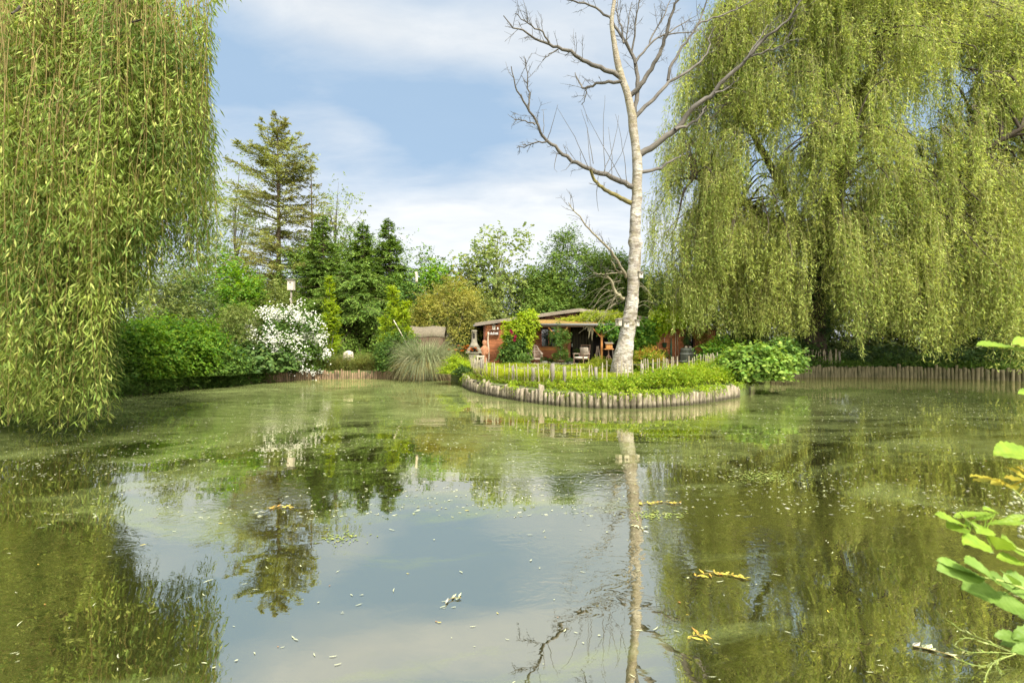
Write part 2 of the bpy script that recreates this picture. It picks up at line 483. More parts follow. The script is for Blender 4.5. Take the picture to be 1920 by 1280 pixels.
M_TRIM = wood_mat('red_painted_timber', (.42, .15, .08), (.30, .10, .055), grain=(6, 6, .8), per_island=.2, scale=2.)
M_ORWOOD = wood_mat('orange_timber', (.50, .23, .06), (.36, .14, .04), grain=(6, 6, .8), per_island=.15, scale=2.)
M_FASCIA = wood_mat('weathered_fascia', (.28, .23, .17), (.15, .12, .085), grain=(.8, 6, 6), per_island=.15, scale=2.)
M_TEAK = wood_mat('silvered_teak', (.42, .33, .25), (.28, .21, .15), grain=(2, 6, 6), per_island=.15, scale=3.)
M_DKWOOD = wood_mat('dark_brown_timber', (.15, .09, .055), (.09, .05, .03), grain=(4, 4, 1), per_island=.2, scale=3.)
M_ROOF = plain_mat('felt_roof', (.14, .115, .075), .95, c2=(.09, .08, .05), scale=2, bump=.5)
M_RUST = plain_mat('mossy_corrugated_sheet', (.36, .19, .05), .9, c2=(.27, .23, .06), scale=3.5, bump=.3)
M_EDGE = plain_mat('corrugated_edge', (.30, .27, .22), .8, scale=6)
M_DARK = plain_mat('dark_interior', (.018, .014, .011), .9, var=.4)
M_CURT = plain_mat('dim_strip', (.075, .068, .038), .8, c2=(.03, .028, .018), scale=3, stretch=(6, 1, .3))
M_GLASS = plain_mat('dark_glass', (.02, .026, .026), .06, var=.2, spec=.6)
M_METAL = plain_mat('grey_metal', (.15, .145, .135), .6, metal=.1, var=.2)
M_BARREL = wood_mat('grey_green_stave', (.135, .14, .105), (.085, .085, .06), grain=(5, 5, .5), per_island=.25, scale=3.)
M_HOOP = plain_mat('galvanised_hoop', (.42, .42, .38), .55, metal=.2, var=.3)
M_STONE = plain_mat('concrete_stone', (.30, .265, .185), .95, c2=(.19, .165, .11), scale=5, bump=.6)
M_TERRA = plain_mat('terracotta', (.47, .22, .11), .85, c2=(.34, .15, .07), scale=7)
M_WHITE = plain_mat('white_glaze', (.72, .70, .64), .4, var=.15)
M_CREAM = plain_mat('cream_cushion', (.66, .59, .46), .9, var=.15, scale=9)
M_BLACK = plain_mat('black_plastic', (.025, .025, .026), .5, var=.3)
M_THATCH = plain_mat('thatch_straw', (.20, .165, .105), .95, c2=(.12, .095, .06), scale=9, stretch=(2, 2, .4), bump=.9, bscale=40)
M_BONE = plain_mat('pale_cut_wood', (.62, .54, .40), .85, c2=(.45, .36, .24), scale=5, stretch=(4, 4, .6), bump=.5)
M_BLIND = plain_mat('pale_pole_wood', (.55, .43, .29), .8, c2=(.38, .28, .18), scale=5)
M_GREENP = plain_mat('green_paint', (.06, .13, .07), .5, var=.25)
M_NEST = plain_mat('nest_box_board', (.56, .50, .39), .85, c2=(.38, .33, .24), scale=9)


def ground_mat():
    m, nt, out = newmat('earth_and_turf')
    a = ramp(nt, noise(nt, .5, 6, .6), [(.40, 0.), (.56, 1.)])
    c = mix_col(nt, a, (.075, .055, .035), (.12, .155, .03))
    b2 = ramp(nt, noise(nt, 9, 6, .7), [(.3, 0.), (.7, 1.)])
    c = mix_col(nt, math_n(nt, 'MULTIPLY', b2, .5), c, (.07, .085, .02))
    p = N(nt, 'ShaderNodeBsdfPrincipled'); nt.links.new(c, p.inputs['Base Color']); p.inputs['Roughness'].default_value = .95
    b = N(nt, 'ShaderNodeBump'); b.inputs['Strength'].default_value = .6; b.inputs['Distance'].default_value = .06
    nt.links.new(noise(nt, 14, 5, .7), b.inputs['Height']); nt.links.new(b.outputs[0], p.inputs['Normal'])
    nt.links.new(p.outputs[0], out.inputs[0])
    return m


def water_mat():
    m, nt, out = newmat('pond_water')
    geo = N(nt, 'ShaderNodeNewGeometry'); pos = geo.outputs['Position']
    # murky body colour
    body = mix_col(nt, ramp(nt, noise(nt, .18, 4, .6, coord=pos), [(.35, 0.), (.65, 1.)]), (.020, .021, .0065), (.030, .030, .009))
    d = N(nt, 'ShaderNodeBsdfDiffuse'); nt.links.new(body, d.inputs[0])
    g = N(nt, 'ShaderNodeBsdfGlossy'); g.inputs['Roughness'].default_value = .012
    g.inputs['Color'].default_value = (1., .955, .78, 1)
    # ripples: low swell everywhere, tighter rings only in some patches
    b1 = N(nt, 'ShaderNodeBump'); b1.inputs['Strength'].default_value = .15; b1.inputs['Distance'].default_value = .05
    calm = ramp(nt, noise(nt, .22, 2, .5, coord=pos), [(.50, 0.03), (.68, 1.)])
    h = math_n(nt, 'ADD', math_n(nt, 'MULTIPLY', noise(nt, 7, 2, .5, coord=pos, dist=1.5, stretch=(.8, 1.1, 1)), calm),
               math_n(nt, 'MULTIPLY', noise(nt, .9, 2, .5, coord=pos, stretch=(.5, 1.4, 1)), .8))
    nt.links.new(h, b1.inputs['Height'])
    nt.links.new(b1.outputs[0], g.inputs['Normal'])
    fr = N(nt, 'ShaderNodeFresnel'); fr.inputs['IOR'].default_value = 2.7
    nt.links.new(b1.outputs[0], fr.inputs['Normal'])
    w = N(nt, 'ShaderNodeMixShader'); nt.links.new(math_n(nt, 'ADD', math_n(nt, 'MULTIPLY', fr.outputs[0], .50), .50), w.inputs[0])
    nt.links.new(d.outputs[0], w.inputs[1]); nt.links.new(g.outputs[0], w.inputs[2])
    # algae film: lies thicker towards the far bank and in drifting tongues
    sx = N(nt, 'ShaderNodeSeparateXYZ'); nt.links.new(pos, sx.inputs[0])
    far = math_n(nt, 'MULTIPLY', math_n(nt, 'SUBTRACT', sx.outputs[1], 3.0), .06, clamp=True)
    fn = noise(nt, .26, 7, .66, coord=pos, dist=2.6, stretch=(.6, 1.0, 1))
    msk = ramp(nt, math_n(nt, 'ADD', math_n(nt, 'MULTIPLY', far, .30), math_n(nt, 'MULTIPLY', fn, .95)), [(.50, 0.), (.56, .45), (.80, 1.)])
    fine = math_n(nt, 'MULTIPLY', ramp(nt, noise(nt, 2.2, 7, .75, coord=pos, dist=1.2, stretch=(.5, 1.5, 1)), [(.36, .25), (.62, 1.)]), ramp(nt, noise(nt, 42, 3, .7, coord=pos), [(.36, .55), (.6, 1.)]))
    drift = math_n(nt, 'SUBTRACT', 1.0, math_n(nt, 'MULTIPLY', math_n(nt, 'SUBTRACT', sx.outputs[0], 1.0), .055, clamp=True))
    amt = math_n(nt, 'MULTIPLY', math_n(nt, 'MULTIPLY', math_n(nt, 'MULTIPLY', msk, fine), .76), math_n(nt, 'MAXIMUM', drift, .3))
    film = N(nt, 'ShaderNodeBsdfDiffuse')
    fc = mix_col(nt, noise(nt, .5, 3, .6, coord=pos), (.145, .175, .05), (.215, .245, .085))
    nt.links.new(fc, film.inputs[0])
    o2 = N(nt, 'ShaderNodeMixShader'); nt.links.new(amt, o2.inputs[0])
    nt.links.new(w.outputs[0], o2.inputs[1]); nt.links.new(film.outputs[0], o2.inputs[2])
    nt.links.new(o2.outputs[0], out.inputs[0])
    return m


# ---------------------------------------------------------------- world, sun, camera
scene = bpy.context.scene
SUN_EL, SUN_ROT = R(51), R(180 - 34)      # behind the camera, a little to its right
sdir = Vector((math.sin(SUN_ROT) * math.cos(SUN_EL), math.cos(SUN_ROT) * math.cos(SUN_EL), math.sin(SUN_EL)))


def make_world():
    w = bpy.data.worlds.new('World'); scene.world = w; w.use_nodes = True
    nt = w.node_tree; nt.nodes.clear()
    out = N(nt, 'ShaderNodeOutputWorld'); bg = N(nt, 'ShaderNodeBackground')
    sky = N(nt, 'ShaderNodeTexSky'); sky.sky_type = 'NISHITA'; sky.sun_disc = False
    sky.sun_elevation = SUN_EL; sky.sun_rotation = SUN_ROT; sky.air_density = 1.0; sky.dust_density = 1.2; sky.ozone_density = 1.5
    tc = N(nt, 'ShaderNodeTexCoord'); v = tc.outputs['Generated']
    sp = N(nt, 'ShaderNodeSeparateXYZ'); nt.links.new(v, sp.inputs[0])
    x, y, z = sp.outputs
    az = math_n(nt, 'ARCTAN2', x, y)
    el = math_n(nt, 'ARCSINE', z)
    # high thin cloud sheet: noise on a plane overhead
    den = math_n(nt, 'ADD', math_n(nt, 'MAXIMUM', z, 0.0), .16)
    cx = N(nt, 'ShaderNodeCombineXYZ')
    nt.links.new(math_n(nt, 'DIVIDE', x, den), cx.inputs[0]); nt.links.new(math_n(nt, 'DIVIDE', y, den), cx.inputs[1])
    n1 = noise(nt, 1.1, 8, .58, coord=cx.outputs[0], dist=.35, stretch=(.75, 1.5, 1))
    n2 = noise(nt, 4.5, 6, .6, coord=cx.outputs[0], dist=.3, stretch=(.7, 1.3, 1))

    def blob(a0, e0, sa, se, amp, tilt=0.0):
        da = math_n(nt, 'SUBTRACT', az, a0)
        de = math_n(nt, 'SUBTRACT', math_n(nt, 'SUBTRACT', el, e0), math_n(nt, 'MULTIPLY', da, tilt))
        q = math_n(nt, 'ADD', math_n(nt, 'POWER', math_n(nt, 'ABSOLUTE', math_n(nt, 'DIVIDE', da, sa)), 2.),
                   math_n(nt, 'POWER', math_n(nt, 'ABSOLUTE', math_n(nt, 'DIVIDE', de, se)), 2.))
        return math_n(nt, 'MULTIPLY', math_n(nt, 'EXPONENT', math_n(nt, 'MULTIPLY', q, -1.)), amp)
    bl = [blob(-.38, .565, .30, .060, .62, -.10), blob(.0, .575, .22, .065, .42, -.05), blob(.26, .49, .25, .18, .38),
          blob(-.33, .385, .11, .055, .34, -.2), blob(-.08, .215, .34, .07, .44), blob(.05, .305, .12, .02, .26),
          blob(-.6, .3, .2, .12, .25), blob(.0, .0, 3.0, .19, .72), blob(-.04, .235, .50, .085, .42), blob(-.12, .40, .22, .07, -.14), blob(.10, .36, .2, .05, .18)]
    s = bl[0]
    for b in bl[1:]: s = math_n(nt, 'ADD', s, b)
    # unseen sky behind the camera and overhead: white cloud added, brightened as fill light
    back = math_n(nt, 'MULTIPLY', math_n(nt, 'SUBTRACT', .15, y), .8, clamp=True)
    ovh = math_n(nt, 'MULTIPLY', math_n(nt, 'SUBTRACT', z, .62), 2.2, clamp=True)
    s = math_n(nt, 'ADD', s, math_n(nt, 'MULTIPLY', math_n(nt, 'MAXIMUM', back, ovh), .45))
    dn = math_n(nt, 'ADD', math_n(nt, 'MULTIPLY', math_n(nt, 'SUBTRACT', n1, .5), .75), math_n(nt, 'MULTIPLY', math_n(nt, 'SUBTRACT', n2, .5), .35))
    c = math_n(nt, 'ADD', s, dn)
    cov = ramp(nt, c, [(.08, 0.), (.36, .45), (.75, 1.)])
    cov = math_n(nt, 'ADD', math_n(nt, 'MULTIPLY', cov, .86), .09, clamp=True)
    shade = ramp(nt, n2, [(.3, (6.7, 7.0, 7.3)), (.7, (7.7, 7.9, 8.0))])
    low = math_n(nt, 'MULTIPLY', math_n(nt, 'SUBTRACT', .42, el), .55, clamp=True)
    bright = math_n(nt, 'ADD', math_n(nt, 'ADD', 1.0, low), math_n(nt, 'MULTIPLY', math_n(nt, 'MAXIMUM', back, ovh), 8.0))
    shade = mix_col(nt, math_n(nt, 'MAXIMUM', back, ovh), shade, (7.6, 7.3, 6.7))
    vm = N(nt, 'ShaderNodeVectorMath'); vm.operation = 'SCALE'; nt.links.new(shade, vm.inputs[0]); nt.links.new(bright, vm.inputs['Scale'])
    blue = mix_col(nt, .78, sky.outputs[0], (3.5, 5.2, 7.2))
    col = mix_col(nt, cov, blue, vm.outputs[0])
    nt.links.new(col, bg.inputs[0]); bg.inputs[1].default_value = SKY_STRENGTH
    nt.links.new(bg.outputs[0], out.inputs[0])


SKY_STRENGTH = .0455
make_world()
sl = bpy.data.lights.new('sun', 'SUN'); sl.energy = 3.3; sl.angle = R(8); sl.color = (1, .968, .90)
so = bpy.data.objects.new('sun', sl); COL.objects.link(so); so.rotation_euler = sdir.to_track_quat('Z', 'Y').to_euler(); so.location = (-8, -20, 25)
cam = bpy.data.cameras.new('camera'); co = bpy.data.objects.new('camera', cam); COL.objects.link(co)
co.location = (0, 0, EYE); co.rotation_euler = (R(90), 0, 0); cam.lens = 17; cam.sensor_width = 36; cam.clip_end = 8000; cam.clip_start = .05; cam.dof.use_dof = True; cam.dof.focus_distance = 15; cam.dof.aperture_fstop = 3.2
scene.camera = co
scene.view_settings.view_transform = 'Standard'; scene.view_settings.look = 'None'; scene.view_settings.gamma = 1; scene.view_settings.exposure = 1.45
scene.render.film_transparent = False
cy = scene.cycles
cy.max_bounces = 8; cy.diffuse_bounces = 4; cy.glossy_bounces = 4; cy.transmission_bounces = 4; cy.transparent_max_bounces = 4
cy.caustics_reflective = False; cy.caustics_refractive = False; cy.use_denoising = True; cy.sample_clamp_indirect = 6
try:
    cy.denoiser = 'OPENIMAGEDENOISE'; cy.denoising_prefilter = 'ACCURATE'; cy.denoising_input_passes = 'RGB_ALBEDO_NORMAL'
except Exception: pass

# ---------------------------------------------------------------- pond outline, ground, water
POND = [(-12.0, 15.1), (-11.6, 17.2), (-11.0, 18.8), (-9.5, 21.2), (-6.3, 22.0), (-3.4, 21.6), (-2.35, 20.2), (-1.75, 18.0), (-1.05, 15.9), (.55, 13.45),
        (1.9, 12.45), (3.26, 12.35), (4.94, 13.1), (6.4, 14.3), (7.6, 15.6), (8.6, 17.4), (10.2, 20.0), (12.2, 22.0), (14.2, 22.9), (18.5, 22.7), (21.6, 20.9), (24.0, 17.2), (25, 9),
        (20, 2.4), (10, 1.15), (2, .95), (-6, 1.0), (-13, 3.2), (-15.0, 7.5), (-13.0, 12.0)]
_ext = smooth(np.array(POND[-3:] + POND + POND[:3]), 460)
_d0 = np.linalg.norm(_ext - np.array(POND[0]), axis=1)
_i0 = int(np.argmin(_d0[:230])); _i1 = 230 + int(np.argmin(_d0[230:]))
PP = _ext[_i0:_i1]


def inside(P):
    x, y = P[:, 0], P[:, 1]; c = np.zeros(len(P), bool)
    A = PP; B = np.roll(PP, -1, 0)
    for (x1, y1), (x2, y2) in zip(A, B):
        m = ((y1 > y) != (y2 > y)) & (x < (x2 - x1) * (y - y1) / (y2 - y1 + 1e-12) + x1)
        c ^= m
    return c


def pond_dist(P):
    A = PP; B = np.roll(PP, -1, 0); d = np.full(len(P), 1e9)
    for a, b in zip(A, B):
        ab = b - a; t = np.clip(((P - a) @ ab) / (ab @ ab + 1e-12), 0, 1)
        d = np.minimum(d, np.linalg.norm(P - a - t[:, None] * ab, axis=1))
    return d


def gz(P):
    """ground height away from the water"""
    P = np.atleast_2d(np.asarray(P, float))[:, :2]
    far = np.clip((np.hypot(P[:, 0], P[:, 1] - 14) - 16) / 25, 0, 1)
    cab = ((P[:, 0] > -3.5) & (P[:, 0] < 12) & (P[:, 1] > 21.5) & (P[:, 1] < 34))
    near = np.clip((5 - P[:, 1]) / 4, 0, 1) * (np.abs(P[:, 0]) < 40)
    return np.where(cab, .46, .42 + .05 * wob(P, .06, 3) * (1 - cab) + .5 * far * far) - near * .12


def make_ground():
    xs = np.concatenate([np.arange(-60, 62, 1.6)]); ys = np.arange(-24, 66, 1.6)
    gx, gy = np.meshgrid(xs, ys); G = np.stack([gx.ravel(), gy.ravel()], 1)
    G = G + np.random.RandomState(4).uniform(-.3, .3, G.shape)
    d = pond_dist(G); ins = inside(G)
    G = G[(~ins) & (d > .5)]
    far = [(1, 0), (0, 1), (-1, 0), (0, -1), (1, 1), (-1, 1), (-1, -1), (1, -1)]
    FAR = np.array([(a * r_, b * r_) for r_ in (160, 600, 3000) for a, b in far], float)
    P = np.concatenate([PP, G, FAR])
    n = len(PP)
    ed = [(i, (i + 1) % n) for i in range(n)]
    vs, es, fs, ov, oe, of = delaunay_2d_cdt([Vector(p) for p in P], ed, [], 0, 1e-5)
    V2 = np.array([tuple(v) for v in vs]); T = np.array([f for f in fs if len(f) == 3])
    cen = V2[T].mean(1)
    T = T[~inside(cen)]
    Z = gz(V2)
    orig = np.array([(o[0] if o else -1) for o in ov])
    Z[(orig >= 0) & (orig < n)] = .36
    A = np.cross(V2[T[:, 1]] - V2[T[:, 0]], V2[T[:, 2]] - V2[T[:, 0]])
    T[A < 0] = T[A < 0][:, ::-1]
    a = Acc(); a.add(np.column_stack([V2, Z]), None, T)
    # the earth face of the bank, down to the pond bed
    top = np.column_stack([PP, np.full(n, .36)]); bot = np.column_stack([PP, np.full(n, -.9)])
    i = np.arange(n); j = (i + 1) % n
    a.add(np.concatenate([top, bot]), np.stack([i, j, j + n, i + n], 1))
    o = a.build('ground', ground_mat(), smooth=True); tag(o, 'earth and turf banks around the pond', kind='structure'); 
    # pond water: one level sheet, hidden under the banks beyond the shore line
    w = Acc(); c = np.array([(-20, -1), (30, -1), (30, 27), (-20, 27)], float)
    w.add(np.column_stack([c, np.zeros(4)]), [[0, 1, 2, 3]])
    o = w.build('water', water_mat(), smooth=False); tag(o, 'murky green pond water with drifting algae film', kind='structure')
    p = Acc(); q = [(-1.6, 23.5), (6.4, 23.5), (6.4, 26.9), (-1.6, 26.9)]
    p.add([(x, y, .466) for x, y in q] + [(x, y, .40) for x, y in q], [[0, 1, 2, 3], [0, 4, 5, 1]])
    o = p.build('patio', plain_mat('patio_paving', (.30, .21, .15), .9, c2=(.2, .14, .1), scale=3, bump=.4), smooth=False); tag(o, 'brown paved patio in front of the wooden cabin', kind='structure')


make_ground()
# ---------------------------------------------------------------- vegetation builders
def base_at(px, D, dz=0.0):
    X = (px - 960) / F * D
    return np.array([X, D, float(gz([[X, D]])[0]) + dz])


def stems(a, base, C, n, r0, seed, fork=.35, sides=5, wig=.12):
    """limbs from the base to n of the clump centres"""
    r = np.random.RandomState(seed)
    idx = r.choice(len(C), min(n, len(C)), replace=False)
    for i in idx:
        e = C[i]; d = e - base; L = np.linalg.norm(d)
        m = base + d * .5 + np.array([r.randn() * wig * L, r.randn() * wig * L, .12 * L + abs(r.randn()) * .05 * L])
        b = base + np.array([r.randn(), r.randn(), 0]) * fork * .2
        tube(a, smooth([b, m, e], 8), np.linspace(r0 * r.uniform(.5, 1), r0 * .15, 8), sides, cap=False)


def bush(name, label, cat, px, ytop, w, D, nclump, nt, nl, lL, lW, mat, seed, kind='diamond', rough=.25, depth=.85, lo=.55, rs=.22, Lt=.45,
         droop=.2, spread=.9, zlow=-.75, zc=.36, group=None, bark=None, nst=8, r0=.03, leaf_part='crown', zb=0., flat=0., dzb=0.):
    base = base_at(px, D, dzb); zt = EYE - (ytop - 640) / F * D
    h = zt - base[2]; rx = w / F * D / 2
    rx = max(rx - .5 * Lt, .5 * rx); h = max(h - .35 * Lt, .6 * h)
    t = thing(name, base, label, cat, group)
    C, O = shell(base + np.array([0, 0, zc * h + zb]), (rx, rx * depth, (1 - zc) * h / (1 + .12 * rough)), nclump, seed, lo, rough, .8, True, zlow)
    C[:, 2] = np.maximum(C[:, 2], base[2] + .06)
    a = Acc(); sprays(a, C, O, rs, Lt, nt, nl, lL, lW, seed + 1, kind, droop, spread, flat)
    v = a.v[0]; low = v[:, 2] < base[2] + .01
    v[low, 2] = base[2] + .01 + .15 * np.abs(v[low, 2] - base[2]) * .3
    a.build(leaf_part, mat, t)
    b = Acc(); stems(b, base, C, nst, r0, seed + 2); b.build('stem', bark or M_BARK_B, t)
    t['_h'] = float(h)
    return t, C, O, base


def tree(name, label, px, ytop, w, D, ycrown, nclump, nt, nl, lL, lW, mat, seed, kind='diamond', rough=.3, lo=.35, rs=.3, Lt=.6, bark=None,
         tr=.16, lean=0., droop=.2, group=None, nst=16, spread=.9, yb=None, trunkmat=None, depth=.9):
    base = base_at(px - lean, D); zt = EYE - (ytop - 640) / F * D; zl = EYE - (ycrown - 640) / F * D
    X = (px - 960) / F * D; rx = w / F * D / 2
    t = thing(name, base, label, 'tree', group)
    c = np.array([X, D, (zt * .5 + zl * .5)]); rz = (zt - zl) / 2
    C, O = shell(c, (rx, rx * depth, rz / (1 + .1 * rough)), nclump, seed, lo, rough, 1., False)
    a = Acc(); sprays(a, C, O, rs, Lt, nt, nl, lL, lW, seed + 1, kind, droop, spread)
    a.build('crown', mat, t)
    b = Acc()
    top = np.array([X, D, zl + (zt - zl) * .75])
    P = smooth([base - np.array([0, 0, .2]), base * .6 + top * .4 + np.array([.08, 0, 0]), top], 14)
    tube(b, P, np.linspace(tr, tr * .22, 14), 9, cap=False)
    r = np.random.RandomState(seed + 5)
    for i in r.choice(len(C), min(nst, len(C)), replace=False):
        e = C[i]; s = np.clip((e[2] - base[2]) / (top[2] - base[2]) - r.uniform(.12, .3), .2, .9)
        st = P[int(s * 13)]
        m = (st + e) / 2 + np.array([0, 0, .1 * np.linalg.norm(e - st)])
        tube(b, smooth([st, m, e], 8), np.linspace(tr * .35, tr * .06, 8), 5, cap=False)
    b.build('trunk', trunkmat or bark or M_BARK_B, t)
    return t


def conifer(name, label, px, ytop, w, D, nb, mat, seed, zlow=.05, droop=.35, up=.25, lL=.13, lW=.04, dens=1.0, tip=.75, tr=.2, gappy=0., bark=None, group=None, shape=.8, subl=.42, ragged=.25, cat='tree'):
    r = np.random.RandomState(seed)
    base = base_at(px, D); zt = EYE - (ytop - 640) / F * D; H = zt - base[2]; Rm = w / F * D / 2
    t = thing(name, base, label, cat, group)
    a = Acc(); b = Acc()
    tube(b, smooth([base - np.array([0, 0, .2]), base + np.array([.1, 0, H * .5]), base + np.array([0, 0, H])], 16), np.linspace(tr, .015, 16), 8, cap=False)
    # branch list
    hs = np.sort(zlow + (1 - zlow) * r.rand(nb) ** .85)
    ang = r.rand(nb) * 2 * PI
    Lb = Rm * np.clip((1 - hs), .02, 1) ** shape * r.uniform(1 - ragged * 1.6, 1 + ragged * .6, nb) + .12
    if gappy: Lb *= np.where(r.rand(nb) < gappy, r.uniform(.15, .5, nb), 1)
    n = 7; s = np.linspace(0, 1, n)
    d = np.stack([np.cos(ang), np.sin(ang), np.zeros(nb)], 1)
    d += np.stack([r.randn(nb) * .1, r.randn(nb) * .1, np.zeros(nb)], 1)
    P = base + np.stack([np.zeros(nb), np.zeros(nb), hs * H], 1)
    path = P[:, None, :] + d[:, None, :] * (Lb[:, None] * s)[..., None]
    upv = up * (hs * 1.4 - .2)
    path[..., 2] += Lb[:, None] * (upv[:, None] * s * 1.6 - droop * s ** 2 + .12 * s ** 4)
    tube_batch(b, path, np.maximum(.045 * tr / .2 * (1 - hs)[:, None] + .012, .01) * (1 - s * .8)[None], 4)
    b.build('trunk', bark or M_BARK_B, t)
    # side twigs
    k = np.maximum((Lb * 9 * dens).astype(int), 3)
    bi = np.repeat(np.arange(nb), k); m = len(bi)
    u = .12 + .88 * r.rand(m) ** tip
    f = u * (n - 1); i0 = np.minimum(f.astype(int), n - 2); w_ = (f - i0)[:, None]
    st = path[bi, i0] * (1 - w_) + path[bi, i0 + 1] * w_
    tan = nrm(path[bi, i0 + 1] - path[bi, i0])
    side = nrm(np.cross(tan, [0, 0, 1.0])) * np.where(r.rand(m) < .5, 1, -1)[:, None]
    td = nrm(tan * .8 + side * r.uniform(.3, 1.0, m)[:, None] + r.randn(m, 3) * .22 + np.array([0, 0, -.12]))
    tl = (Lb[bi] * subl * (1.1 - u * .75) * r.uniform(.5, 1.1, m)).clip(.15, 1.1)
    nl = 7
    q = np.linspace(.1, 1, nl)
    pos = st[:, None] + td[:, None] * (tl[:, None] * q)[..., None]
    pos[..., 2] -= .25 * tl[:, None] * q ** 2
    sg = np.where(np.arange(nl) % 2 == 0, 1., -1.)
    s2 = nrm(np.cross(td, [0, 0, 1.0] + r.randn(m, 3) * .3))
    ld = td[:, None] * .8 + s2[:, None] * sg[None, :, None] * .55 + r.randn(m, nl, 3) * .25
    ln = np.array([0, 0, 1.0]) + r.randn(m, nl, 3) * .4 + d[bi][:, None] * .35
    N_ = m * nl
    leaves(a, pos.reshape(-1, 3), ld.reshape(-1, 3), ln.reshape(-1, 3), lL * r.uniform(.7, 1.3, N_), lW * r.uniform(.7, 1.3, N_), 'diamond')
    a.build('crown', mat, t)
    return t


def ribbons(a, P, out, L, up, drop, W, n=6, seed=0):
    """arching grass ribbons: P base, out horizontal direction (M,3)"""
    M = len(P); s = np.linspace(0, 1, n)
    L = np.broadcast_to(np.asarray(L, float), (M,)); up = np.broadcast_to(np.asarray(up, float), (M,)); drop = np.broadcast_to(np.asarray(drop, float), (M,))
    hx = np.sqrt(np.clip(1 - np.minimum(up, .99) ** 2, .02, 1))
    path = P[:, None] + out[:, None] * ((L * hx)[:, None] * s)[..., None]
    path[..., 2] += L[:, None] * (up[:, None] * s - drop[:, None] * s ** 2.2)
    side = nrm(np.cross(out, [0, 0, 1.0]))
    r = np.random.RandomState(seed)
    side = nrm(side + r.randn(M, 3) * .35)
    w = np.broadcast_to(np.asarray(W, float), (M,))[:, None] * np.array(np.interp(s, [0, .25, 1], [.7, 1, .08]))[None] * .5
    V = np.stack([path - side[:, None] * w[..., None], path + side[:, None] * w[..., None]], 2).reshape(-1, 3)
    i = np.arange(M)[:, None] * (2 * n) + np.arange(n - 1)[None] * 2
    a.add(V, np.stack([i, i + 1, i + 3, i + 2], -1).reshape(-1, 4))


def strands(al, at_, A, out, L, reach, dens, lL, lW, seed, kind='fold', n=12, tw=.004, sway=.12, start=.05, bush_=.14):
    r = np.random.RandomState(seed); M = len(A)
    s = np.linspace(0, 1, n)
    path = A[:, None] + out[:, None] * (reach[:, None] * (1 - np.exp(-4 * s)))[..., None]
    path[..., 2] += -1.1 * L[:, None] * s + (L * .10)[:, None] * (1 - np.exp(-6 * s)) + (reach * .35)[:, None] * np.sin(np.clip(s * 5, 0, PI))
    ph = r.rand(M, 2) * 6.28; fr = r.uniform(2, 5, (M, 2))
    for k in (0, 1):
        path[..., k] += sway * np.sin(fr[:, k:k + 1] * s + ph[:, k:k + 1]) * s ** .7 * np.minimum(L, 4)[:, None] * .25
    path[..., 2] = np.maximum(path[..., 2], .012)
    tube_batch(at_, path, tw * (1.5 - 1.1 * s)[None] * np.ones((M, 1)), 3)
    k = np.maximum((L * dens * 1.5).astype(int), 5)
    bi = np.repeat(np.arange(M), k)
    u = start + (1 - start) * r.rand(len(bi)) ** .8
    f1 = r.uniform(1.2, 2.6, M); p1 = r.rand(M) * 6.28
    dn_ = .62 + .55 * np.sin(u * L[bi] * f1[bi] + p1[bi]) + .22 * (u - .45)
    keep = r.rand(len(bi)) < np.clip(dn_, .08, 1)
    bi = bi[keep]; u = u[keep]; m = len(bi)
    f = u * (n - 1); i0 = np.minimum(f.astype(int), n - 2); w_ = (f - i0)[:, None]
    st = path[bi, i0] * (1 - w_) + path[bi, i0 + 1] * w_
    tan = nrm(path[bi, i0 + 1] - path[bi, i0])
    az = r.rand(m) * 2 * PI; hd = np.stack([np.cos(az), np.sin(az), np.zeros(m)], 1)
    d = nrm(tan * r.uniform(.3, 1.1, m)[:, None] + hd * r.uniform(.35, 1.1, m)[:, None] + r.randn(m, 3) * .2)
    d[:, 2] -= .12
    # the short side twigs carry the leaf a little away from the strand
    st = st + hd * (r.rand(m) ** 2 * bush_)[:, None]
    nn = hd * .6 + np.array([0, 0, .7]) + r.randn(m, 3) * .45
    leaves(al, st, d, nn, lL * r.uniform(.6, 1.25, m), lW * r.uniform(.7, 1.2, m), kind)


def inpoly(P, poly):
    x, y = P[:, 0], P[:, 1]; c = np.zeros(len(P), bool); poly = np.array(poly, float)
    for (x1, y1), (x2, y2) in zip(poly, np.roll(poly, -1, 0)):
        c ^= ((y1 > y) != (y2 > y)) & (x < (x2 - x1) * (y - y1) / (y2 - y1 + 1e-12) + x1)
    return c


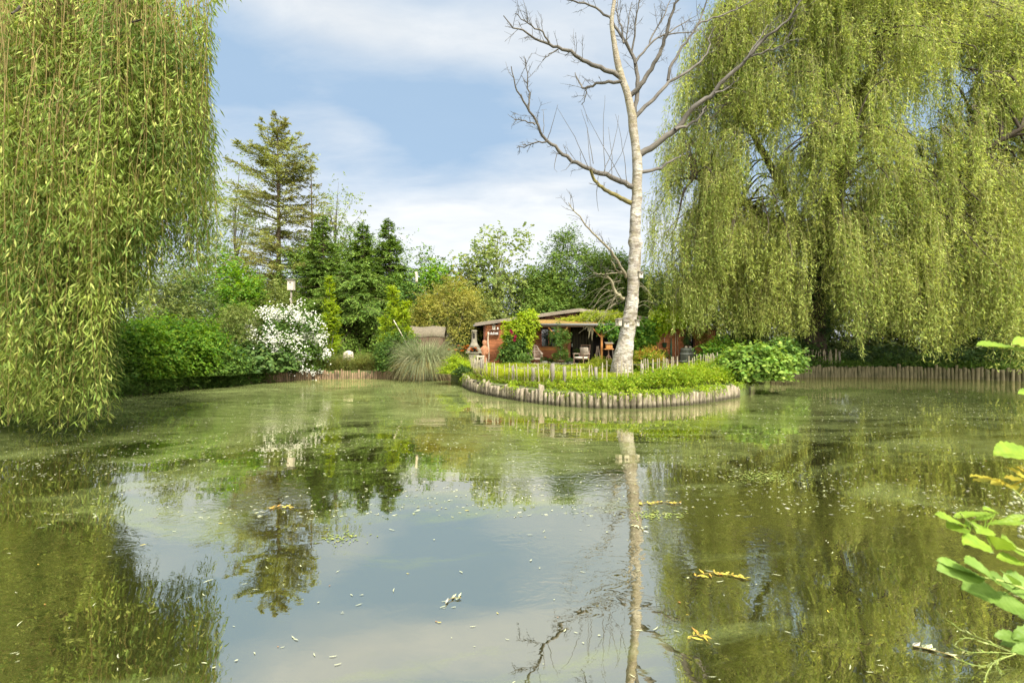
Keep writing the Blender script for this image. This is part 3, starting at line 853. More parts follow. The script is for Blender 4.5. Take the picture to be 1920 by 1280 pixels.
# ---------------------------------------------------------------- the near weeping willow (left)
def willow_left():
    r = np.random.RandomState(11)
    base = np.array([-13.6, 9.6, .35])
    t = thing('weeping_willow', base, 'weeping willow on the near bank, its yellow green curtain trailing into the water', 'tree', 'weeping willows over the pond')
    prof_x = [-400, -120, 0, 35, 80, 150, 200, 222, 240, 262, 300, 335, 372, 400, 425]
    prof_y = [730, 740, 755, 800, 815, 815, 805, 795, 690, 640, 600, 560, 520, 480, 440]
    al = Acc(); tw = Acc(); lim = Acc()
    A = []; O = []; L = []; RC = []
    clus = []
    for i in range(112):
        px = r.uniform(-330, 352); D = r.uniform(7.4, 10.9)
        if px > 290: D = r.uniform(8, 10.5)
        zt = 1.7 + .706 * D + r.uniform(-.2, .9)
        if D < 9.6 and wob(np.array([[px * .011, zt * .1]]), 1., 77)[0] < -.12: continue
        clus.append((px, D, zt - max(0, px - 230) * .006, r.randint(14, 26)))
    # lower, shorter curtains in front
    for i in range(26):
        clus.append((r.uniform(-100, 250), r.uniform(7.2, 8.6), r.uniform(4.2, 7.2), r.randint(8, 14)))
    # the long tails that reach the water
    for px in (48, 70, 88, 105, 122, 140, 158, 176, 194, 208, 216):
        for k in range(2):
            D = r.uniform(8.7, 9.3)
            clus.append((px + r.uniform(-8, 8), D, r.uniform(5, 9.5), 20))
    for (px, D, zt, ns) in clus:
        c = at(px, 640, D)
        yb = np.interp(px, prof_x, prof_y) - abs(r.randn()) * 16
        zb = max(EYE - (yb - 640) / F * D, .0)
        zt = max(zt, zb + 1.6)
        ph = r.rand() * 6.28
        for k in range(ns):
            an = ph + r.randn() * 1.1; rad = (.30 if zb > .05 else .22) * math.sqrt(r.rand())
            A.append([c[0] + math.cos(an) * rad, c[1] + math.sin(an) * rad, zt + r.uniform(-.7, .35)])
            O.append([math.cos(an), math.sin(an), 0])
            pxs = 960 + F * (A[-1][0] + O[-1][0] * .12) / A[-1][1]
            ybs = np.interp(pxs + 58, prof_x, prof_y) - abs(r.randn()) * 14 if pxs > 205 else yb
            zb = max(zb, EYE - (ybs - 640) / F * A[-1][1])
            if A[-1][2] - zb < .7: zb = A[-1][2] - .7
            ln = (A[-1][2] - zb) * r.uniform(.3, 1.0) ** (.7 if zb > .05 else .3)
            L.append(ln); RC.append(r.uniform(.05, .28))
        # limb carrying the cluster
        top = np.array([c[0], c[1], zt])
        tr0 = np.array([-10.6 + .3 * r.randn(), 10.6 + .3 * r.randn(), r.uniform(4.5, 7)])
        if r.rand() < .45:
            mid = (tr0 + top) / 2 + np.array([0, 0, 1.2])
            tube(lim, smooth([tr0, mid, top], 10), np.linspace(.06, .012, 10), 5, cap=False)
    # brown inner branches hanging behind the curtain
    for k in range(46):
        px = r.uniform(-150, 250); D = r.uniform(9.2, 11.2); c = at(px, 640, D); zt = 1.9 + .72 * D
        P_ = smooth([(c[0] - .5, D, zt + .5), (c[0], D, zt - .6), (c[0] + r.randn() * .25, D + r.randn() * .2, zt * .62), (c[0] + r.randn() * .4, D + r.randn() * .2, zt * r.uniform(.2, .45))], 14)
        tube(lim, P_, np.linspace(r.uniform(.02, .045), .008, 14), 5, cap=False)
    # thin outer edge: single loose strands against the sky
    for k in range(60):
        px = r.uniform(335, 385); D = r.uniform(8, 10.5); c = at(px, 640, D)
        zt = r.uniform(6.2, 9.2); yb = np.interp(px, prof_x, prof_y) - abs(r.randn()) * 90
        zb = EYE - (yb - 640) / F * D
        A.append([c[0], c[1], zt]); O.append([1, 0, 0]); L.append(max(zt - zb, 1.2)); RC.append(.1)
    for k in range(14):      # tips that dip into the top of the picture
        px = r.uniform(380, 425); D = r.uniform(7.5, 9); c = at(px, 640, D)
        zb = EYE - (r.uniform(-30, 28) - 640) / F * D
        A.append([c[0], c[1], zb + 1.6]); O.append([.7, -.7, 0]); L.append(1.55); RC.append(.15)
    A = np.array(A); O = np.array(O, float); L = np.array(L); RC = np.array(RC)
    strands(al, tw, A, O, L, RC, 31, .135, .024, 21, 'fold', 14, .0042, .2, bush_=.2)
    print('willow left strands', len(A), 'leaf verts', al.n)
    al.build('crown', L_WILLOW_A, t)
    tw.build('hanging_twigs', M_TWIG, t)
    P = smooth([base - np.array([0, 0, .3]), (-12.6, 10.0, 2.2), (-10.9, 10.8, 4.6), (-9.9, 11.2, 7.2), (-8.6, 10.9, 9.6)], 26)
    tube(lim, P, np.linspace(.48, .16, 26), 12, cap=False)
    tube(lim, smooth([P[12], (-11.2, 9.2, 6.5), (-9.6, 8.4, 9.2), (-7.6, 8.4, 10.3)], 16), np.linspace(.22, .07, 16), 9, cap=False)
    tube(lim, smooth([P[14], (-12.6, 11.6, 7.0), (-14, 12.2, 9.6)], 14), np.linspace(.22, .08, 14), 9, cap=False)
    lim.build('trunk', M_BARK_D, t)


# ---------------------------------------------------------------- the far weeping willow (right)
def willow_right():
    r = np.random.RandomState(5)
    base = np.array([15.8, 25.2, .45])
    t = thing('weeping_willow', base, 'huge weeping willow on the far bank behind the log edging, trunk dark with ivy', 'tree', 'weeping willows over the pond')
    al = Acc(); tw = Acc(); lim = Acc()
    fork = np.array([16.1, 25.2, 6.2])
    P = smooth([base - np.array([0, 0, .3]), (15.7, 25.2, 3.0), fork, (17.0, 25.0, 10.5), (18.2, 24.6, 15.), (18.8, 24.2, 19)], 30)
    tube(lim, P, np.linspace(.62, .14, 30), 14, cap=False)
    main = [[P[8], (13.6, 24.2, 9.2), (11.2, 23.2, 12.4), (9.6, 22.5, 15.5)], [P[9], (13.2, 24.6, 7.6), (10.6, 23.6, 9.0), (8.6, 22.8, 9.4)],
            [P[11], (20.2, 23.0, 10.0), (23.0, 21.5, 13.0), (25.4, 20.5, 16)], [P[13], (15.5, 22.6, 13.5), (14.4, 20.8, 17)],
            [P[10], (18.4, 22.2, 8.6), (20.6, 20.2, 10.2), (22.2, 19.2, 11.2)], [P[12], (19, 27.5, 13), (20.5, 29, 17)], [P[9], (12.6, 27.2, 10), (10.2, 28.6, 14)],
            [P[10], (15.2, 22.8, 8.2), (14.4, 21.0, 9.6), (14.0, 20.2, 9.8)]]
    mains = []
    for m in main:
        q = smooth(m, 18); mains.append(q)
        tube(lim, q, np.linspace(.26, .06, 18), 9, cap=False)
    nodes = np.concatenate([q[5:] for q in mains] + [P[14:]])
    prof_x = [1205, 1225, 1260, 1330, 1400, 1450, 1500, 1540, 1560, 1600, 1640, 1690, 1750, 1790, 1830, 1880, 1910, 2000, 2400]
    prof_y = [560, 640, 645, 640, 642, 655, 640, 600, 640, 682, 650, 660, 700, 650, 660, 722, 735, 740, 720]
    A = []; O = []; L = []; RC = []
    left_edge = lambda z: 7.25 + max(0, z - 9.) * .20          # crown edge leans in with height
    HOLES = [(1425, 330, 34, 42), (1490, 262, 30, 36), (1880, 258, 46, 40), (1655, 55, 26, 30), (1750, 20, 30, 26), (1445, 410, 26, 30), (1690, 375, 24, 26), (1260, 395, 26, 60), (1560, 300, 20, 26), (1300, 330, 20, 40), (1805, 150, 26, 24), (1345, 205, 16, 26)]
    ncl = 0
    while ncl < 640:
        if ncl < 430:     # front and sides, seen from the pond
            an = r.uniform(PI * .93, PI * 2.07); u = r.uniform(.62, 1.0)
        else:
            an = r.uniform(0, 2 * PI); u = r.uniform(.15, .95)
        zt = 4.4 + 16.5 * r.rand() ** .8
        sh = math.sqrt(max(1 - (max(zt - 6, 0) / 17.5) ** 2, .05))
        cx = 17.3 + 10.2 * sh * u * math.cos(an); cyy = 24.4 + 5.6 * sh * u * math.sin(an)
        if cx < left_edge(zt) + .2: continue
        px = 960 + F * cx / cyy
        if px > 2080: continue
        # dark hollow round the trunk, low down
        if 1485 < px < 1560 and zt < 7.0 and cyy < 25.2: continue
        ncl += 1
        c = np.array([cx, cyy, zt])
        outd = np.array([math.cos(an), math.sin(an) * .8, 0])
        # arching spray branch from the nearest limb
        j = np.argmin(np.linalg.norm((nodes - c) * np.array([1, 1, 1.4]) + np.array([0, 0, 1.]), axis=1))
        st = nodes[j]
        mid = st * .45 + c * .55 + np.array([0, 0, .14 * np.linalg.norm(c - st) + .3])
        end = c + outd * .5 - np.array([0, 0, .5])
        q = smooth([st, mid, c, end], 14)
        tube(lim, q, np.linspace(.07, .012, 14), 4, cap=False)
        ns = r.randint(24, 42)
        hang = r.uniform(1.3, 3.6)
        yb0 = r.randn() * 9
        for k in range(ns):
            f = .45 + .55 * r.rand()
            a0 = q[int(f * 13)] + r.randn(3) * np.array([.38, .38, .16])
            aa = an + r.randn() * .9
            pxx = 960 + F * a0[0] / a0[1]
            yb = np.interp(pxx, prof_x, prof_y) + yb0 - abs(r.randn()) * 10
            pyy = 640 - F * (a0[2] - EYE) / a0[1]
            if any(((pxx - hx) / wx) ** 2 + ((pyy + 25 - hy) / wy) ** 2 < 1 for hx, hy, wx, wy in HOLES) and r.rand() < .93: continue
            zb = max(EYE - (yb - 640) / F * a0[1], .1)
            ln = hang * r.uniform(.45, 1.1)
            ln = min(ln, (a0[2] - zb) * r.uniform(.75, 1.0))
            if ln < .5: continue
            A.append(a0); O.append([math.cos(aa), math.sin(aa), 0]); L.append(ln); RC.append(r.uniform(.1, .5))
    # low tier of arching sprays round the skirt of the crown
    for k in range(120):
        px = r.choice([r.uniform(1235, 1490), r.uniform(1560, 1990)], p=[.42, .58]); cyy = r.uniform(19.6, 23.5) if px > 1500 else r.uniform(21.6, 24.4)
        zt = r.uniform(3.2, 7.6); c = at(px, 640, cyy); c[2] = zt
        st = c + np.array([(16.5 - c[0]) * .35, (25 - cyy) * .5, 1.6]); q = smooth([st, st * .4 + c * .6 + np.array([0, 0, .5]), c, c + np.array([-.1, -.35, -.45])], 14)
        tube(lim, q, np.linspace(.05, .01, 14), 4, cap=False)
        for j in range(r.randint(24, 38)):
            a0 = q[int((.45 + .55 * r.rand()) * 13)] + r.randn(3) * np.array([.36, .36, .15]); pxx = 960 + F * a0[0] / a0[1]
            zb = max(EYE - (np.interp(pxx, prof_x, prof_y) - abs(r.randn()) * 12 - 640) / F * a0[1], .1)
            ln = min(r.uniform(1.2, 3.6) * r.uniform(.6, 1.1), (a0[2] - zb) * r.uniform(.8, 1.))
            if ln > .5: A.append(a0); O.append([r.randn() * .5, -1, 0]); L.append(ln); RC.append(r.uniform(.2, .9))
    # low tier that hang lowest, over the water
    for px, n_ in ((1450, 8), (1500, 7), (1590, 16), (1606, 14), (1640, 9), (1665, 9), (1690, 8), (1728, 14), (1750, 16), (1765, 8), (1880, 12), (1900, 16), (1918, 16), (1940, 14), (1340, 9), (1280, 9)):
        for k in range(n_):
            D = r.uniform(18.6, 20.4) if px > 1480 else r.uniform(21.6, 22.8)
            p = px + r.randn() * 9; c = at(p, 640, D)
            yb = np.interp(p, prof_x, prof_y) - abs(r.randn()) * 14
            zb = max(EYE - (yb - 640) / F * D, .08); zt = r.uniform(4.2, 6.8)
            A.append([c[0] + r.randn() * .1, D, zt]); O.append([0, -1, 0]); L.append((zt - zb) * r.uniform(.6, 1)); RC.append(.25)
    # pale loose edge on the side of the cabin
    for k in range(150):
        zt = r.uniform(5.5, 17); cx = left_edge(zt) + r.uniform(-.25, .8); cyy = r.uniform(21.5, 25)
        cx *= cyy / 24.
        A.append([cx, cyy, zt]); O.append([-1, 0, 0]); L.append(r.uniform(1.2, 3.4)); RC.append(r.uniform(.1, .4))
    A = np.array(A); O = np.array(O, float); L = np.array(L); RC = np.array(RC)
    strands(al, tw, A, O, L, RC, 16, .18, .040, 31, 'diamond', 9, .005, .24)
    print('willow right strands', len(A), 'leaf verts', al.n)
    al.build('crown', L_WILLOW_B, t)
    tw.build('hanging_twigs', M_TWIG_B, t)
    lim.build('trunk', M_BARK_D, t)
    # ivy on the trunk: another plant, but it grows fixed to the tree
    iv = Acc(); k = 260; s = r.rand(k) ** .8; i = (s * 13).astype(int)
    C = P[i] + nrm(r.randn(k, 3) * np.array([1, 1, .1])) * .55
    O2 = nrm(C - P[i] + np.array([0, -.3, 0]))
    sprays(iv, C, O2, .22, .4, 5, 7, .11, .085, 77, 'oval', .3, .8)
    iv.build('ivy', L_DARK, t)


# ---------------------------------------------------------------- the bare birch on the spit
def birch():
    r = np.random.RandomState(3)
    D0 = 17.0
    base = at(1163, 707, D0)
    t = thing('dead_birch', base, 'tall bare dead birch with pale peeling trunk growing in front of the cabin', 'tree')
    def zz(x, y): return (920 + x / 2.2857, y / 2.2857)
    def path(pts, n, dep=0.0, zoomed=True, d0=D0, wig=.03):
        q = [zz(*p) if zoomed else p for p in pts]
        s = np.linspace(0, 1, len(q))
        W = [at(x, y, d0 + dep * k ** 1.2) for (x, y), k in zip(q, s)]
        o = smooth(W, n)
        o[1:-1] += r.randn(n - 2, 3) * wig
        return o
    tr = [(1162, 714), (1165, 690), (1171, 655), (1179, 610), (1186, 560), (1188.5, 516), (1190.5, 470), (1190.5, 437), (1192, 400), (1193.5, 372), (1194.5, 340), (1195, 315), (1193, 285),
          (1190, 262), (1187, 240), (1185, 219), (1181, 198), (1176, 175), (1170, 158), (1165, 144), (1158, 118), (1152, 83), (1147, 48), (1149, 20), (1152, 0), (1154, -40), (1150, -110)]
    wd = [41, 39, 35, 31, 27.5, 26, 24.5, 25.5, 23.5, 22.5, 21.5, 21.5, 20, 18.5, 17, 17.5, 15.5, 14.5, 14, 13, 11, 9.5, 8, 7, 6, 5, 3]
    W = np.array([at(x, y, D0) for x, y in tr]); 
    n = 110
    P = smooth(W, n); rr = .90 * np.interp(np.linspace(0, 1, n), np.linspace(0, 1, len(wd)), wd) / F * D0 / 2
    a = Acc(); sides = 22
    tube(a, P, rr, sides, cap=False)
    V = a.v[0]; ax = np.repeat(P, sides, 0); off = V - ax
    k = 1 + .09 * wob(V * np.array([1, 1, .6]), .9, 3, 3) + .06 * wob(V, 3.2, 8, 2)
    for (px, py, sz, am, side) in ((1176, 452, .22, .55, -1), (1202, 455, .2, .4, 1), (1184, 350, .12, .3, 1), (1180, 378, .1, .25, -1), (1178, 300, .1, .25, -1), (1199, 296, .1, .35, 1), (1203, 375, .1, .35, 1),
                              (1187, 409, .1, .3, 0), (1176, 512, .16, .45, -1), (1187, 218, .12, .2, 0), (1163, 142, .12, .25, 0), (1192, 430, .1, .25, 0)):
        c = at(px, py, D0 - .1)
        k += am * np.exp(-np.sum(((V - c) / np.array([sz, sz, sz * .7])) ** 2, 1))
    a.v[0] = (ax + off * k[:, None]).astype(np.float32)
    a.build('trunk', M_BIRCH, t)
    br = Acc(); moss = Acc(); twg = Acc(); pale = Acc()
    B = []
    def limb(pts, w0, w1, dep, n=22, acc=None, twigs=8, zoomed=True, d0=D0, tl=(.25, .8), wig=.02):
        q = path(pts, n, dep, zoomed, d0, wig)
        if d0 == D0 and acc is not pale: q[0] -= nrm((q[1] - q[0])[None])[0] * .14
        tube(acc or br, q, np.linspace(w0, w1, n) / F * D0 / 2, 7, cap=False)
        # twigs off the outer part
        for j in range(int(twigs * 2.2)):
            s = .3 + .7 * r.rand(); i = min(int(s * (n - 1)), n - 2)
            d = nrm((q[i + 1] - q[i])[None])[0]
            sd = nrm(np.cross(d, r.randn(3))[None])[0]
            dd = nrm((d * .6 + sd * .75 + np.array([0, 0, .25]))[None])[0]
            L = r.uniform(*tl); e = q[i] + dd * L; m = q[i] + dd * L * .5 + r.randn(3) * .05 * L
            tube(twg, smooth([q[i], m, e], 5), np.linspace(.010, .004, 5), 4, cap=False)
            for jj in range(r.randint(2, 6)):
                s2 = r.uniform(.3, .9); p2 = q[i] + dd * L * s2
                e2 = p2 + nrm((dd + r.randn(3) * .8)[None])[0] * L * r.uniform(.2, .45)
                tube(twg, np.array([p2, e2]), [.006, .003], 3, cap=False)
        return q
    M_ = limb
    M_([(605, 505), (625, 440), (629, 360), (623, 280), (602, 220), (572, 178), (540, 122), (505, 76), (462, 42), (405, 20), (340, -2), (290, -30)], 9, 2.2, .8, 30)
    M_([(542, 322), (500, 300), (430, 275), (370, 240), (300, 208), (240, 185), (180, 160), (130, 125), (92, 115), (55, 68)], 9.5, 1.5, -1.2, 28, twigs=10)
    M_([(250, 186), (220, 145), (160, 100), (105, 58)], 3.4, 1.2, -.7, 12, d0=D0 - .9, twigs=5)
    M_([(292, 208), (240, 240), (222, 260)], 2.6, 1.2, .3, 8, d0=D0 - .8, twigs=2)
    M_([(545, 352), (480, 354), (430, 371), (396, 378), (376, 345), (362, 312)], 6.5, 1.6, .9, 16, twigs=5)
    M_([(412, 377), (405, 420), (388, 450)], 2.6, 1.1, .2, 8, d0=D0 + .6, twigs=2)
    M_([(612, 802), (560, 780), (480, 745), (400, 715), (340, 683), (285, 635), (240, 600), (210, 560), (190, 510), (165, 480), (140, 430), (112, 400), (104, 350), (88, 285)], 10.5, 1.5, -1.9, 34, twigs=9)
    M_([(166, 480), (163, 400), (157, 330), (148, 252)], 3.2, 1.2, -.4, 12, d0=D0 - 1.5, twigs=6, tl=(.15, .45))
    M_([(190, 535), (150, 518), (100, 514)], 3, 1.2, -.3, 9, d0=D0 - 1.3, twigs=4, tl=(.15, .4))
    M_([(240, 608), (195, 610), (150, 625), (112, 634)], 3, 1.2, .4, 9, d0=D0 - 1.2, twigs=6, tl=(.12, .35))
    M_([(640, 662), (700, 625), (780, 563), (830, 510), (870, 455), (940, 415), (985, 360), (1040, 308), (1100, 250), (1160, 180), (1215, 135), (1280, 80), (1330, 0), (1380, -70)], 12.5, 2.2, -2.2, 34, twigs=10)
    M_([(790, 556), (850, 533), (890, 508), (925, 455)], 6, 2.6, .3, 12, d0=D0 - .4, twigs=4)
    M_([(960, 400), (1010, 380), (1062, 332)], 3, 1.2, .3, 9, d0=D0 - 1., twigs=3)
    M_([(1118, 243), (1200, 215), (1290, 172)], 3.4, 1.2, -.5, 10, d0=D0 - 1.4, twigs=4)
    M_([(1085, 262), (1150, 170), (1188, 105)], 3, 1.1, .4, 10, d0=D0 - 1.3, twigs=3)
    M_([(625, 497), (680, 442), (740, 380), (770, 350), (840, 310), (900, 265), (937, 205), (935, 165), (962, 115)], 8, 1.6, 1.2, 24, twigs=7)
    M_([(760, 346), (765, 300), (810, 220), (860, 150), (892, 95), (925, 10), (945, -50)], 6.2, 2., .3, 18, d0=D0 + .5, twigs=6)
    M_([(882, 112), (945, 82), (1030, 50), (1125, 0), (1180, -40)], 3.6, 1.4, .4, 14, d0=D0 + .7, twigs=5)
    M_([(615, 395), (650, 350), (690, 290), (722, 230), (748, 160), (772, 80), (797, 0), (815, -70)], 9.5, 3.4, -.9, 24, twigs=5)
    M_([(625, 262), (680, 195), (740, 150), (800, 120), (862, 78)], 4.6, 1.3, .9, 16, twigs=6)
    M_([(680, 195), (692, 150), (730, 90), (766, 8), (775, -30)], 3.4, 1.3, .5, 12, d0=D0 + .3, twigs=5)
    M_([(608, 205), (620, 130), (626, 60), (642, -10), (650, -60)], 3.8, 1.4, -.5, 12, twigs=5)
    M_([(568, 172), (553, 100), (540, 40), (547, -20)], 3.6, 1.4, .5, 12, twigs=5)
    M_([(742, 154), (800, 142), (860, 142), (905, 128)], 2.6, 1.1, .4, 9, d0=D0 - .5, twigs=3)
    M_([(600, 220), (580, 150), (590, 90), (605, 10)], 2.8, 1.1, -.4, 9, twigs=4)
    M_([(652, 737), (720, 722), (775, 690), (815, 668)], 7, 2.5, 1.2, 12, twigs=3)
    # pale dead boughs low on the trunk

    M_([(1170, 560), (1166, 558), (1156, 549), (1147, 530), (1138, 517)], 7, 4, -.5, 14, acc=pale, zoomed=False, twigs=0)
    M_([(1174, 520), (1169, 511), (1160, 492), (1147, 474), (1122, 447), (1094, 416), (1066, 380)], 6, 1.4, -1.0, 22, acc=pale, zoomed=False, twigs=5)
    M_([(1170, 514), (1156, 505), (1147, 490), (1148, 482)], 3.4, 1.4, -.6, 12, acc=pale, zoomed=False, twigs=2)
    M_([(1168, 511), (1150, 512), (1130, 514), (1112, 512)], 2.4, 1., -.9, 12, acc=pale, zoomed=False, twigs=4)
    # brush of drooping fine twigs over the roof
    for k in range(34):
        sx = r.uniform(1150, 1180); sy = r.uniform(505, 590); ex = r.uniform(1085, 1160) - 5; ey = sy + r.uniform(-10, 75)
        if r.rand() < .3: sx = r.uniform(1178, 1192); ex = r.uniform(1196, 1240); ey = sy + r.uniform(-20, 60)
        dd = r.uniform(-.8, .9)
        q = [at(sx, sy, D0 + dd * .2), at((sx + ex) / 2, (sy + ey) / 2 - r.uniform(4, 16), D0 + dd * .7), at(ex, min(ey, 625), D0 + dd)]
        tube(pale, smooth(q, 8), np.linspace(.009, .003, 8), 4, cap=False)
    # upright water shoots on the long left limb
    for pts in (([490, 742], [484, 560], [490, 410]), ([440, 702], [415, 560], [388, 470]), ([562, 772], [480, 620], [408, 488]), ([420, 722], [350, 570], [286, 462]), ([482, 750], [530, 610], [548, 495]),
                ([243, 600], [268, 520], [288, 448]), ([585, 790], [560, 600], [535, 490]), ([430, 735], [420, 640], [415, 545]), ([520, 762], [520, 660], [505, 545]), ([285, 655], [272, 720], [285, 738]), ([345, 690], [330, 720], [300, 735]),
                ([225, 570], [228, 500], [222, 470]), ([500, 748], [560, 660], [590, 560]), ([458, 780], [455, 850], [462, 905])):
        q = path(pts, 9, r.uniform(-.6, .6), True, D0 - r.uniform(.2, 1.0), .01)
        tube(twg, q, np.linspace(.013, .005, 9), 4, cap=False)
    M_([(597, 868), (550, 842), (500, 820), (466, 795), (440, 760), (428, 728)], 9, 5, -.7, 16, acc=moss, twigs=3, tl=(.2, .5))
    br.build('bare_branches', M_BRANCH, t)
    twg.build('crown', M_BARK_G, t)
    moss.build('mossy_branch', M_MOSSY, t)
    pale.build('pale_dead_branches', L_BARE, t)
    # nest boxes hung on the trunk
    def nest(px, py, w, h, d, Dd, rz, lab):
        c = at(px, py, Dd)
        nb = thing('nest_box', c - np.array([0, 0, h / 2]), lab, 'nest box', 'nest boxes on the dead birch')
        o = nb.location.copy()
        b = Acc(); box(b, c, (w, d, h), rz=rz, bev=.006); b.build('box', M_NEST, nb, smooth=False)
        b = Acc(); box(b, c + np.array([0, -.02, h / 2 + .02]), (w * 1.25, d * 1.35, .03), rz=rz, rx=R(12), bev=.004); b.build('roof', M_POST, nb, smooth=False)
        fx = np.array([math.sin(rz), -math.cos(rz), 0]) * (d / 2 + .003)
        b = Acc(); lathe(b, [(.001, 0), (.022, 0), (.022, .012), (.001, .012)], (0, 0, 0), 12, axis='y')
        v = b.v[0]; M = np.array(Matrix.Rotation(rz, 3, 'Z')); b.v[0] = (v @ M.T + c + fx + np.array([0, 0, h * .15])).astype(np.float32)
        b.build('entrance_hole', M_DARK, nb, smooth=False)
    nest(1160, 605, .16, .22, .16, D0 - .12, R(-50), 'pale nest box on the left flank of the birch trunk')
    nest(1174, 608, .17, .20, .15, D0 - .42, R(4), 'pale nest box facing the pond in the middle of the trunk')
    nest(1193.5, 606, .16, .20, .15, D0 - .12, R(52), 'pale nest box on the right flank of the birch trunk')
    nest(1200, 516, .15, .20, .14, D0 - .16, R(22), 'small nest box high on the trunk above the three others')


willow_left()
willow_right()
birch()
# ---------------------------------------------------------------- the planting behind and beside the pond
G_BACK = 'trees closing the view behind the garden'
G_SHRUB = 'shrubs along the pond banks'


def planting():
    # conifers -------------------------------------------------------
    conifer('conifer', 'tall sparse brown green conifer with sky showing through, tallest behind the left bank', 520, 228, 300, 33, 230, L_LARCH, 101, zlow=.16, droop=.30, up=.45, lL=.19, lW=.065, dens=1.7, tr=.26,
            gappy=.25, group=G_BACK, shape=.62, ragged=.35, bark=M_BARK_B)
    conifer('conifer', 'thin half bare conifer right beside the tallest sparse one', 583, 300, 150, 35, 110, L_LARCH, 102, zlow=.2, droop=.3, up=.4, lL=.18, lW=.06, dens=.9, tr=.17, gappy=.4, group=G_BACK, shape=.6)
    conifer('spruce', 'dark green spruce at the left end of the spruce clump', 605, 404, 150, 30, 300, L_SPRUCE, 103, zlow=.03, droop=.4, lL=.17, lW=.055, dens=1.9, group=G_BACK, shape=.85)
    conifer('spruce', 'dark spruce with a thin spire in the middle of the clump', 680, 418, 120, 31, 330, L_SPRUCE, 104, zlow=.03, droop=.42, lL=.17, lW=.055, dens=1.9, group=G_BACK, shape=.8)
    conifer('spruce', 'dark spruce with a pointed top at the right end of the clump', 728, 414, 140, 31, 320, L_SPRUCE, 105, zlow=.03, droop=.42, lL=.17, lW=.055, dens=1.9, group=G_BACK, shape=.8)
    conifer('spruce', 'broad low spruce with drooping skirts in front of the clump', 665, 500, 250, 27.5, 300, L_SPRUCE, 106, zlow=.12, droop=.5, lL=.16, lW=.055, dens=1.9, group=G_BACK, shape=.45)
    conifer('spruce', 'broad dark spruce behind the white nest post', 560, 560, 170, 28.5, 170, L_SPRUCE, 107, zlow=.03, droop=.45, lL=.16, lW=.055, dens=1.9, group=G_BACK, shape=.5)
    for i, (px, yt, w, D, lab) in enumerate(((640, 428, 150, 32.5, 'dense green conifer shrub filling the gap between the left and middle spruces'), (705, 430, 140, 32.5, 'dense green conifer shrub filling the gap between the middle and right spruces'), (575, 448, 120, 32.5, 'dense green conifer shrub left of the spruce clump'))):
        bush('conifer', lab, 'tree', px, yt, w, D, 420, 7, 8, .19, .07, L_SPRUCE if i < 2 else L_CYPRESS, 108 + i, rough=.3, lo=.5, rs=.35, Lt=.7, droop=.25, zlow=-.5, zc=.42, group=G_BACK, r0=.07)
    # deciduous background -------------------------------------------
    tree('tree', 'pale thin leaved tree rising between the sparse conifer and the spruces', 628, 345, 95, 36, 560, 120, 5, 7, .16, .11, L_PALE, 111, 'diamond', .45, .2, .35, .6, tr=.12, group=G_BACK, nst=22, bark=M_BARK_G)
    tree('tree', 'light feathery tree behind the left flank of the sparse conifer', 440, 300, 120, 36, 600, 190, 5, 7, .17, .11, L_PALE, 112, 'diamond', .5, .15, .4, .7, tr=.14, group=G_BACK, nst=24, bark=M_BARK_G)
    tree('tree', 'green bushy tree between the spruces and the lime green tree', 800, 466, 130, 33, 690, 230, 6, 8, .16, .10, L_CYPRESS, 113, 'diamond', .3, .35, .35, .5, tr=.15, group=G_BACK)
    tree('tree', 'lime green tree behind the golden shrub', 825, 488, 95, 31, 660, 160, 6, 8, .17, .12, L_BRIGHT, 114, 'oval', .35, .35, .3, .5, tr=.12, group=G_BACK)
    tree('tree', 'yellow green tree next to the ivy clad trunk', 878, 486, 95, 31.5, 680, 170, 6, 8, .16, .11, L_OLIVE, 115, 'oval', .35, .3, .3, .5, tr=.12, group=G_BACK)
    tree('tree', 'airy tree with a pale ivy clad trunk behind the cabin roof', 930, 408, 128, 32, 612, 150, 5, 7, .19, .15, L_PALE, 116, 'oval', .5, .25, .32, .7, tr=.19, group=G_BACK, nst=26, trunkmat=plain_mat('ivy_clad_bark', (.30, .31, .17), .9, c2=(.16, .18, .08), scale=5, bump=1., bscale=9))
    bush('hedge_shrub', 'small dark conifer shrub between the ivy clad trunk and the big cypress', 'shrub', 962, 520, 100, 31.5, 190, 6, 8, .16, .07, L_YEW, 117, group=G_BACK, rs=.3, Lt=.55)
    for i, (px, yt, w, D, lab) in enumerate(((1015, 500, 120, 32, 'low green cypress above the left half of the cabin roof'), (1085, 440, 175, 32.5, 'tall rounded green cypress above the middle of the cabin roof'),
                                             (1155, 468, 130, 33, 'green cypress partly hidden behind the birch trunk'), (1045, 545, 150, 30.8, 'low cypress spreading right behind the roof ridge'))):
        bush('cypress', lab, 'tree', px, yt, w, D, 620, 7, 9, .20, .075, L_CYPRESS, 120 + i, rough=.18, lo=.62, rs=.35, Lt=.75, droop=.1, zlow=-.5, zc=.42, group=G_BACK, r0=.08, bark=M_BARK_B)
    # dark screen behind the far willow and the right bank
    for i, (px, yt, w, D, lab) in enumerate(((1235, 555, 150, 34, 'green shrub behind the right end of the cabin'), (1345, 545, 170, 35, 'dark tree mass behind the willow curtain near the barrel'),
                                             (1470, 540, 170, 34, 'dark evergreen behind the willow trunk'), (1600, 520, 190, 33, 'dark evergreen behind the low picket fence'),
                                             (1730, 520, 190, 32, 'dark evergreen behind the hanging willow tails'), (1860, 500, 200, 31, 'dark evergreen filling the right end of the bank'), (2010, 480, 240, 30, 'dark evergreen at the far right end of the bank'))):
        bush('evergreen', lab, 'tree', px, yt - 45, w, D, 520, 7, 8, .24, .10, L_YEW if i else L_CYPRESS, 140 + i, rough=.2, lo=.6, rs=.4, Lt=.8, zlow=-.6, group=G_BACK, r0=.08)
